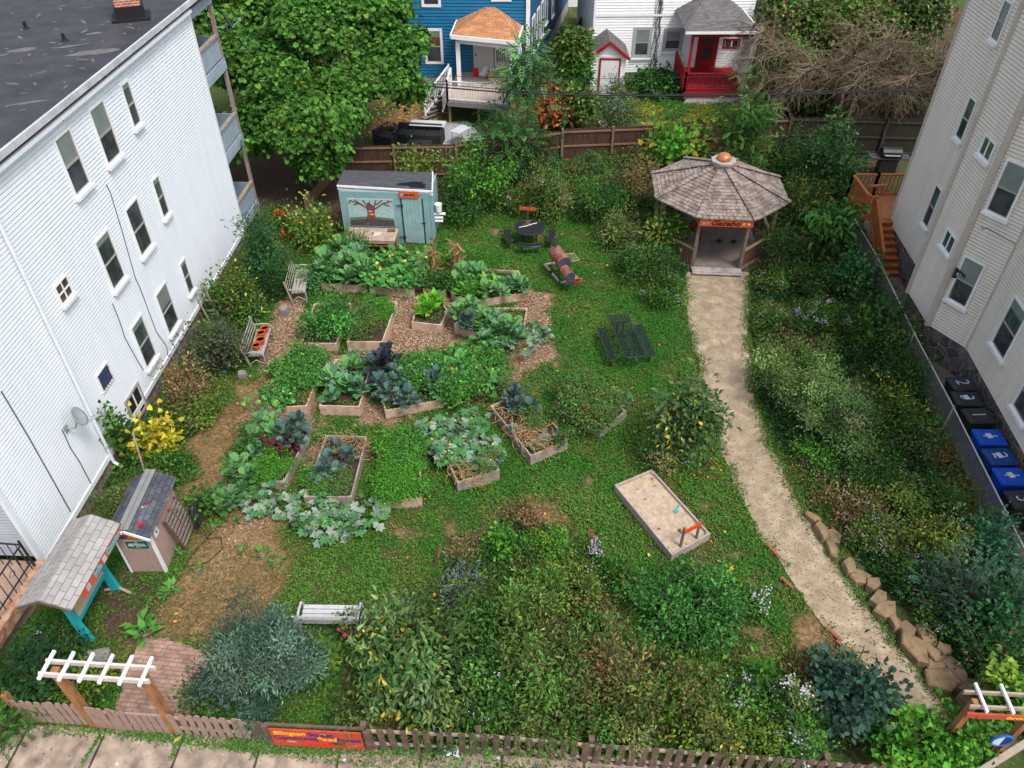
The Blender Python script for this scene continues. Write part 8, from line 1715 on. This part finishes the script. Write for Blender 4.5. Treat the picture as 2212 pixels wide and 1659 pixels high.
gD = rl.normal(0, .6, (int(grass.sum()), 3)); gD[:, 2] = np.abs(gD[:, 2]) + .35; Pg = P[grass].copy(); Pg[:, 2] = 0
parts.append(leaves(BLADE, Pg, gD, unit(rl.normal(0, 1, (len(Pg), 3)) + np.array([0, 0, .8])), .11 * s[grass], .014, C[grass] * 1.1))
nobj('clover_lawn', npmesh('clover_lawn', parts), label='clover and short grass covering the garden lawn', cat='lawn', kind='stuff')
def cover(name, label, poly, dens, hmax, pal_sets, L, Wd, tpl, hseed, clearp=(), hmin=.1, upr=.5, flow=None, fdens=0, base=.25, cat='undergrowth', hfun=None):
    x, y = sample(poly, area_n(poly, dens)); k = clear(x, y, list(clearp)); x, y = x[k], y[k]; n = len(x); ed_ = np.clip(polydist(x, y, poly) / .6, .15, 1)
    hh = (hmin + (hmax - hmin) * np.clip((fnoise(x, y, 1.0, hseed) - .25) * 2, 0, 1)) * ed_; z = hh * rl.uniform(0, 1, n) ** .45
    w_ = fnoise(x, y, 1.3, hseed + 5) + rl.normal(0, .07, n); sel = np.clip((w_ - .28) / .44 * len(pal_sets), 0, len(pal_sets) - 1).astype(int); C = np.zeros((n, 3))
    for i, p in enumerate(pal_sets): mm = sel == i; C[mm] = pick(rl, p, int(mm.sum()), .25)
    Nn = unit(np.stack([rl.normal(0, .6, n), rl.normal(0, .6, n), np.full(n, upr)], 1)); D = rl.normal(0, 1, (n, 3)); D[:, 2] = D[:, 2] * .5 + .2; s = rl.uniform(.6, 1.3, n)
    parts = [leaves(tpl, np.stack([x, y, z], 1), D, Nn, L * s, Wd * s, C)]
    m_ = min(n, int(n * .03)); parts.append(leaves(BLADE, np.stack([x[:m_], y[:m_], x[:m_] * 0], 1), np.stack([rl.normal(0, .25, m_), rl.normal(0, .25, m_), np.ones(m_)], 1), unit(rl.normal(0, 1, (m_, 3))), hh[:m_] * 1.25 + .1, .014, pick(rl, [(.22, .17, .08), (.16, .18, .07), (.30, .22, .12)], m_)))
    if flow: i = rl.choice(n, int(n * fdens)); i = i[fnoise(x[i], y[i], .5, hseed + 9) > .56]; q = len(i); parts.append(leaves(FLOW, np.stack([x[i], y[i], hh[i] + .04], 1), rl.normal(0, 1, (q, 3)) * np.array([1, 1, .2]), unit(np.stack([rl.normal(0, .3, q), rl.normal(0, .3, q), np.ones(q)], 1)), .04, .04, pick(rl, flow, q, .12)))
    return nobj(name, npmesh(name, parts), label=label, cat=cat, kind='stuff')
bank = pxpoly([(1632, 470), (1700, 330), (1830, 330), (1850, 450), (1890, 560), (1965, 720), (2045, 880), (2150, 1110), (2330, 1430), (2330, 1640), (2230, 1640), (2150, 1520), (2030, 1370), (1925, 1290), (1840, 1190), (1752, 1100), (1672, 955), (1640, 860), (1626, 720), (1624, 590)])
cover('undergrowth', 'tangled weeds and low plants covering the bank right of the path', bank, 1300, .5, [DARK, DARK, DARK + MID, MID + OLIVE, OLIVE + RUST], .11, .06, KITE, 81, [gazpoly, path_poly], flow=LILAC, fdens=.025)  # leaf colours darkened: shade between the bank shrubs put into the palette
bush_l = pxpoly([(1260, 400), (1420, 420), (1490, 500), (1485, 630), (1420, 640), (1350, 600), (1280, 510)])
cover('undergrowth', 'mixed low weeds between the lawn and the gazebo', bush_l, 1900, .8, [DARK, MID, MID + OLIVE, OLIVE + YEL], .08, .045, KITE, 91, [gazpoly, path_poly], flow=LILAC, fdens=.03)
backb = pxpoly([(955, 470), (950, 400), (975, 345), (1250, 330), (1560, 320), (1720, 310), (1700, 340), (1440, 360), (1420, 420), (1330, 430), (1240, 480), (1180, 430), (1080, 470), (1000, 450)])
cover('undergrowth', 'shaded weeds along the foot of the back fence', backb, 1300, 1.0, [DARK, DARK + MID, MID, OLIVE], .09, .055, KITE, 95, [gazpoly, shp], flow=LILAC, fdens=.02)
mead = pxpoly([(965, 1170), (1120, 1110), (1240, 1160), (1340, 1250), (1400, 1440), (1560, 1470), (1760, 1400), (1860, 1480), (1870, 1625), (1400, 1605), (820, 1590), (700, 1560), (740, 1500), (960, 1560), (1010, 1400), (960, 1270)])
cover('undergrowth', 'olive and brown meadow of goldenrod stalks behind the picket fence', mead, 1700, .45, [DARK, DARK + MID, MID, OLIVE, OLIVE + BROWN], .13, .034, KITE, 101, [path_poly], hmin=.25, flow=WHITEF, fdens=.008, upr=.7)  # darker leaf colours imitate the shade beneath the meadow shrubs
lstrip = pxpoly([(500, 500), (600, 440), (640, 560), (590, 640), (540, 720), (500, 860), (400, 960), (350, 1060), (290, 1030), (215, 1060), (300, 930), (380, 800), (440, 690)])
cover('undergrowth', 'weeds and creepers along the white building wall', lstrip, 1700, .55, [DARK, MID, OLIVE + MID, OLIVE + YEL], .075, .045, KITE, 111, [whp], hmin=.1)
corner = pxpoly([(0, 1340), (140, 1330), (180, 1400), (210, 1440), (250, 1500), (240, 1560), (0, 1560), (-60, 1480)])
cover('undergrowth', 'dark leafy ground plants in the lower left corner', corner, 1900, .45, [DARK, DARK + MID, MID], .07, .045, KITE, 121, [patio_poly])
edge = [(p[0], p[1]) for p in [(-10.8, 8.05), (-5.1, 7.62), (-3.1, 7.45), (4, 6.98), (8.3, 6.6), (8.3, 6.35), (4, 6.75), (-3.1, 7.1), (-5.1, 7.35), (-10.8, 7.9)]]
cover('weed_strip', 'green weeds growing along the pavement at the foot of the fence', edge, 900, .10, [BRIGHT, MID, MID + YEL], .05, .035, KITE, 131, cat='weeds')
jx = []; jy = []
for (ca, cb, w_) in (((221, 1585), (178, 1650), .02), ((556, 1611), (545, 1659), .05), ((810, 1610), (770, 1700), .09), ((1180, 1625), (1165, 1700), .03), ((389, 1590), (367, 1650), .03), ):
    a, b_ = at(*ca), at(*cb); q = int((b_ - a).length * 420); t = rl.random(q); jx.append(a.x + (b_.x - a.x) * t + rl.normal(0, w_, q)); jy.append(a.y + (b_.y - a.y) * t + rl.normal(0, w_, q))
x = np.concatenate(jx); y = np.concatenate(jy); k = fnoise(x, y, .5, 23) > .47; x, y = x[k], y[k]; n = len(x)
nobj('crack_weeds', npmesh('crack_weeds', [leaves(KITE, np.stack([x, y, rl.uniform(.01, .06, n)], 1), rl.normal(0, 1, (n, 3)) * np.array([1, 1, .4]), unit(rl.normal(0, .5, (n, 3)) + np.array([0, 0, 1.])), .035, .022, pick(rl, MID + BRIGHT, n, .25))]), label='low weeds sprouting from the cracks of the concrete pavement', cat='weeds', kind='stuff')
def along_edges(poly, n, sg): a = np.array([p[:2] for p in poly]); L_ = len(a); i = rl.integers(0, L_, n); t = rl.random((n, 1)); q = a[i] * (1 - t) + a[(i + 1) % L_] * t + rl.normal(0, sg, (n, 2)); return q[:, 0], q[:, 1]
x, y = along_edges(path_poly, 15000, .13); k = clear(x, y, [gazpoly]) & (y > 7.5) & (fnoise(x, y, .7, 17) > .42) & ((y < 26) | (np.abs(x - 8.2) > 1.1)); x, y = x[k], y[k]; n = len(x)
nobj('grass_fringe', npmesh('grass_fringe', [leaves(KITE, np.stack([x, y, rl.uniform(.01, .09, n)], 1), rl.normal(0, 1, (n, 3)) * np.array([1, 1, .5]), unit(rl.normal(0, .5, (n, 3)) + np.array([0, 0, 1.])), .055, .035, pick(rl, MID + BRIGHT + OLIVE + [(.2, .15, .06)], n, .25))]), label='ragged grass and clover creeping over the edges of the gravel path', cat='grass', kind='stuff')
rgt = pxpoly([(1622, 750), (1636, 860), (1668, 955), (1745, 1095), (1790, 1150), (1830, 1120), (1780, 1000), (1720, 930), (1690, 850), (1665, 760)])
cover('clover_lawn', 'bright green grass strip between the path and the bank plants', rgt, 2200, .12, [BRIGHT, BRIGHT, MID], .06, .04, KITE, 151, cat='grass')
yardp = pxpoly([(1240, 262), (1240, 215), (1470, 212), (1650, 215), (1655, 255), (1500, 262)])
cover('yard_grass', 'uneven yellow green grass of the yard behind the fence', yardp, 420, .12, [BRIGHT, MID, YEL, YEL + GOLD], .09, .05, KITE, 141, cat='grass')
# fallen leaves and straw
def litter(name, label, polys_n, z, size, pal, tpl=OVAL, kind='stuff', wdf=.7):
    Ps = []
    for poly, n_ in polys_n: x, y = sample(poly, n_); Ps.append(np.stack([x, y, np.full(len(x), z) + rl.uniform(0, .015, len(x))], 1))
    P = np.concatenate(Ps); n = len(P); Nn = unit(np.stack([rl.normal(0, .25, n), rl.normal(0, .25, n), np.ones(n)], 1)); D = rl.normal(0, 1, (n, 3)) * np.array([1, 1, .1]); s = rl.uniform(.6, 1.3, n) * size
    return nobj(name, npmesh(name, [leaves(tpl, P, D, Nn, s, s * wdf, pick(rl, pal, n, .15))]), label=label, cat='fallen leaves', kind=kind)
LEAFC = [(.5, .28, .04), (.42, .16, .04), (.25, .10, .04), (.6, .42, .1)]
litter('fallen_leaves', 'yellow and brown fallen leaves scattered on the lawn', [(lawn_poly, 260), (pxpoly([(1430, 980), (1560, 950), (1560, 1040), (1400, 1060)]), 60)], .09, .10, LEAFC)
litter('fallen_leaves', 'brown leaves lying on the sand of the sandbox', [(W2([(1340, 1048), (1408, 1022), (1522, 1150), (1455, 1190)], .2), 26)], .235, .11, LEAFC)
litter('fallen_leaves', 'dry leaves and crumbs on the gravel path', [(path_poly, 5200)], .03, .03, [(.2, .12, .06), (.13, .09, .055), (.10, .15, .04)])
pave_poly = [tuple(A0 + ed * 2)[:2], tuple(A0 + ed * 26)[:2], (14, 5.5), (-12, 6.0)]
litter('fallen_leaves', 'dry leaves and grit on the concrete pavement', [(pave_poly, 900)], .012, .045, [(.35, .2, .08), (.16, .1, .06), (.45, .4, .34), (.5, .32, .06)])
litter('fallen_leaves', 'brown and gold leaf litter in the yard by the blue house', [(pxpoly([(820, 190), (930, 220), (960, 262), (860, 300), (780, 300)]), 900)], .02, .13, LEAFC)
litter('straw', 'pale straw heaps on the ground by the left beds', [(straw[0], 1100), (pxpoly([(680, 950), (790, 945), (780, 1000), (690, 1010)]), 300), (dryz[0], 2600)], .03, .17, [(.45, .33, .17), (.34, .23, .12), (.22, .14, .07)], tpl=BLADE, wdf=.07)
litter('wood_chips', 'pale wood chips spread between the raised beds', [(chipz[0], 9000), (chipcore[0], 5000), (chipcore[1], 2500), (chipcore[2], 1200)], .015, .07, [(.50, .35, .24), (.36, .23, .15), (.22, .13, .08), (.60, .47, .34)], wdf=.45)
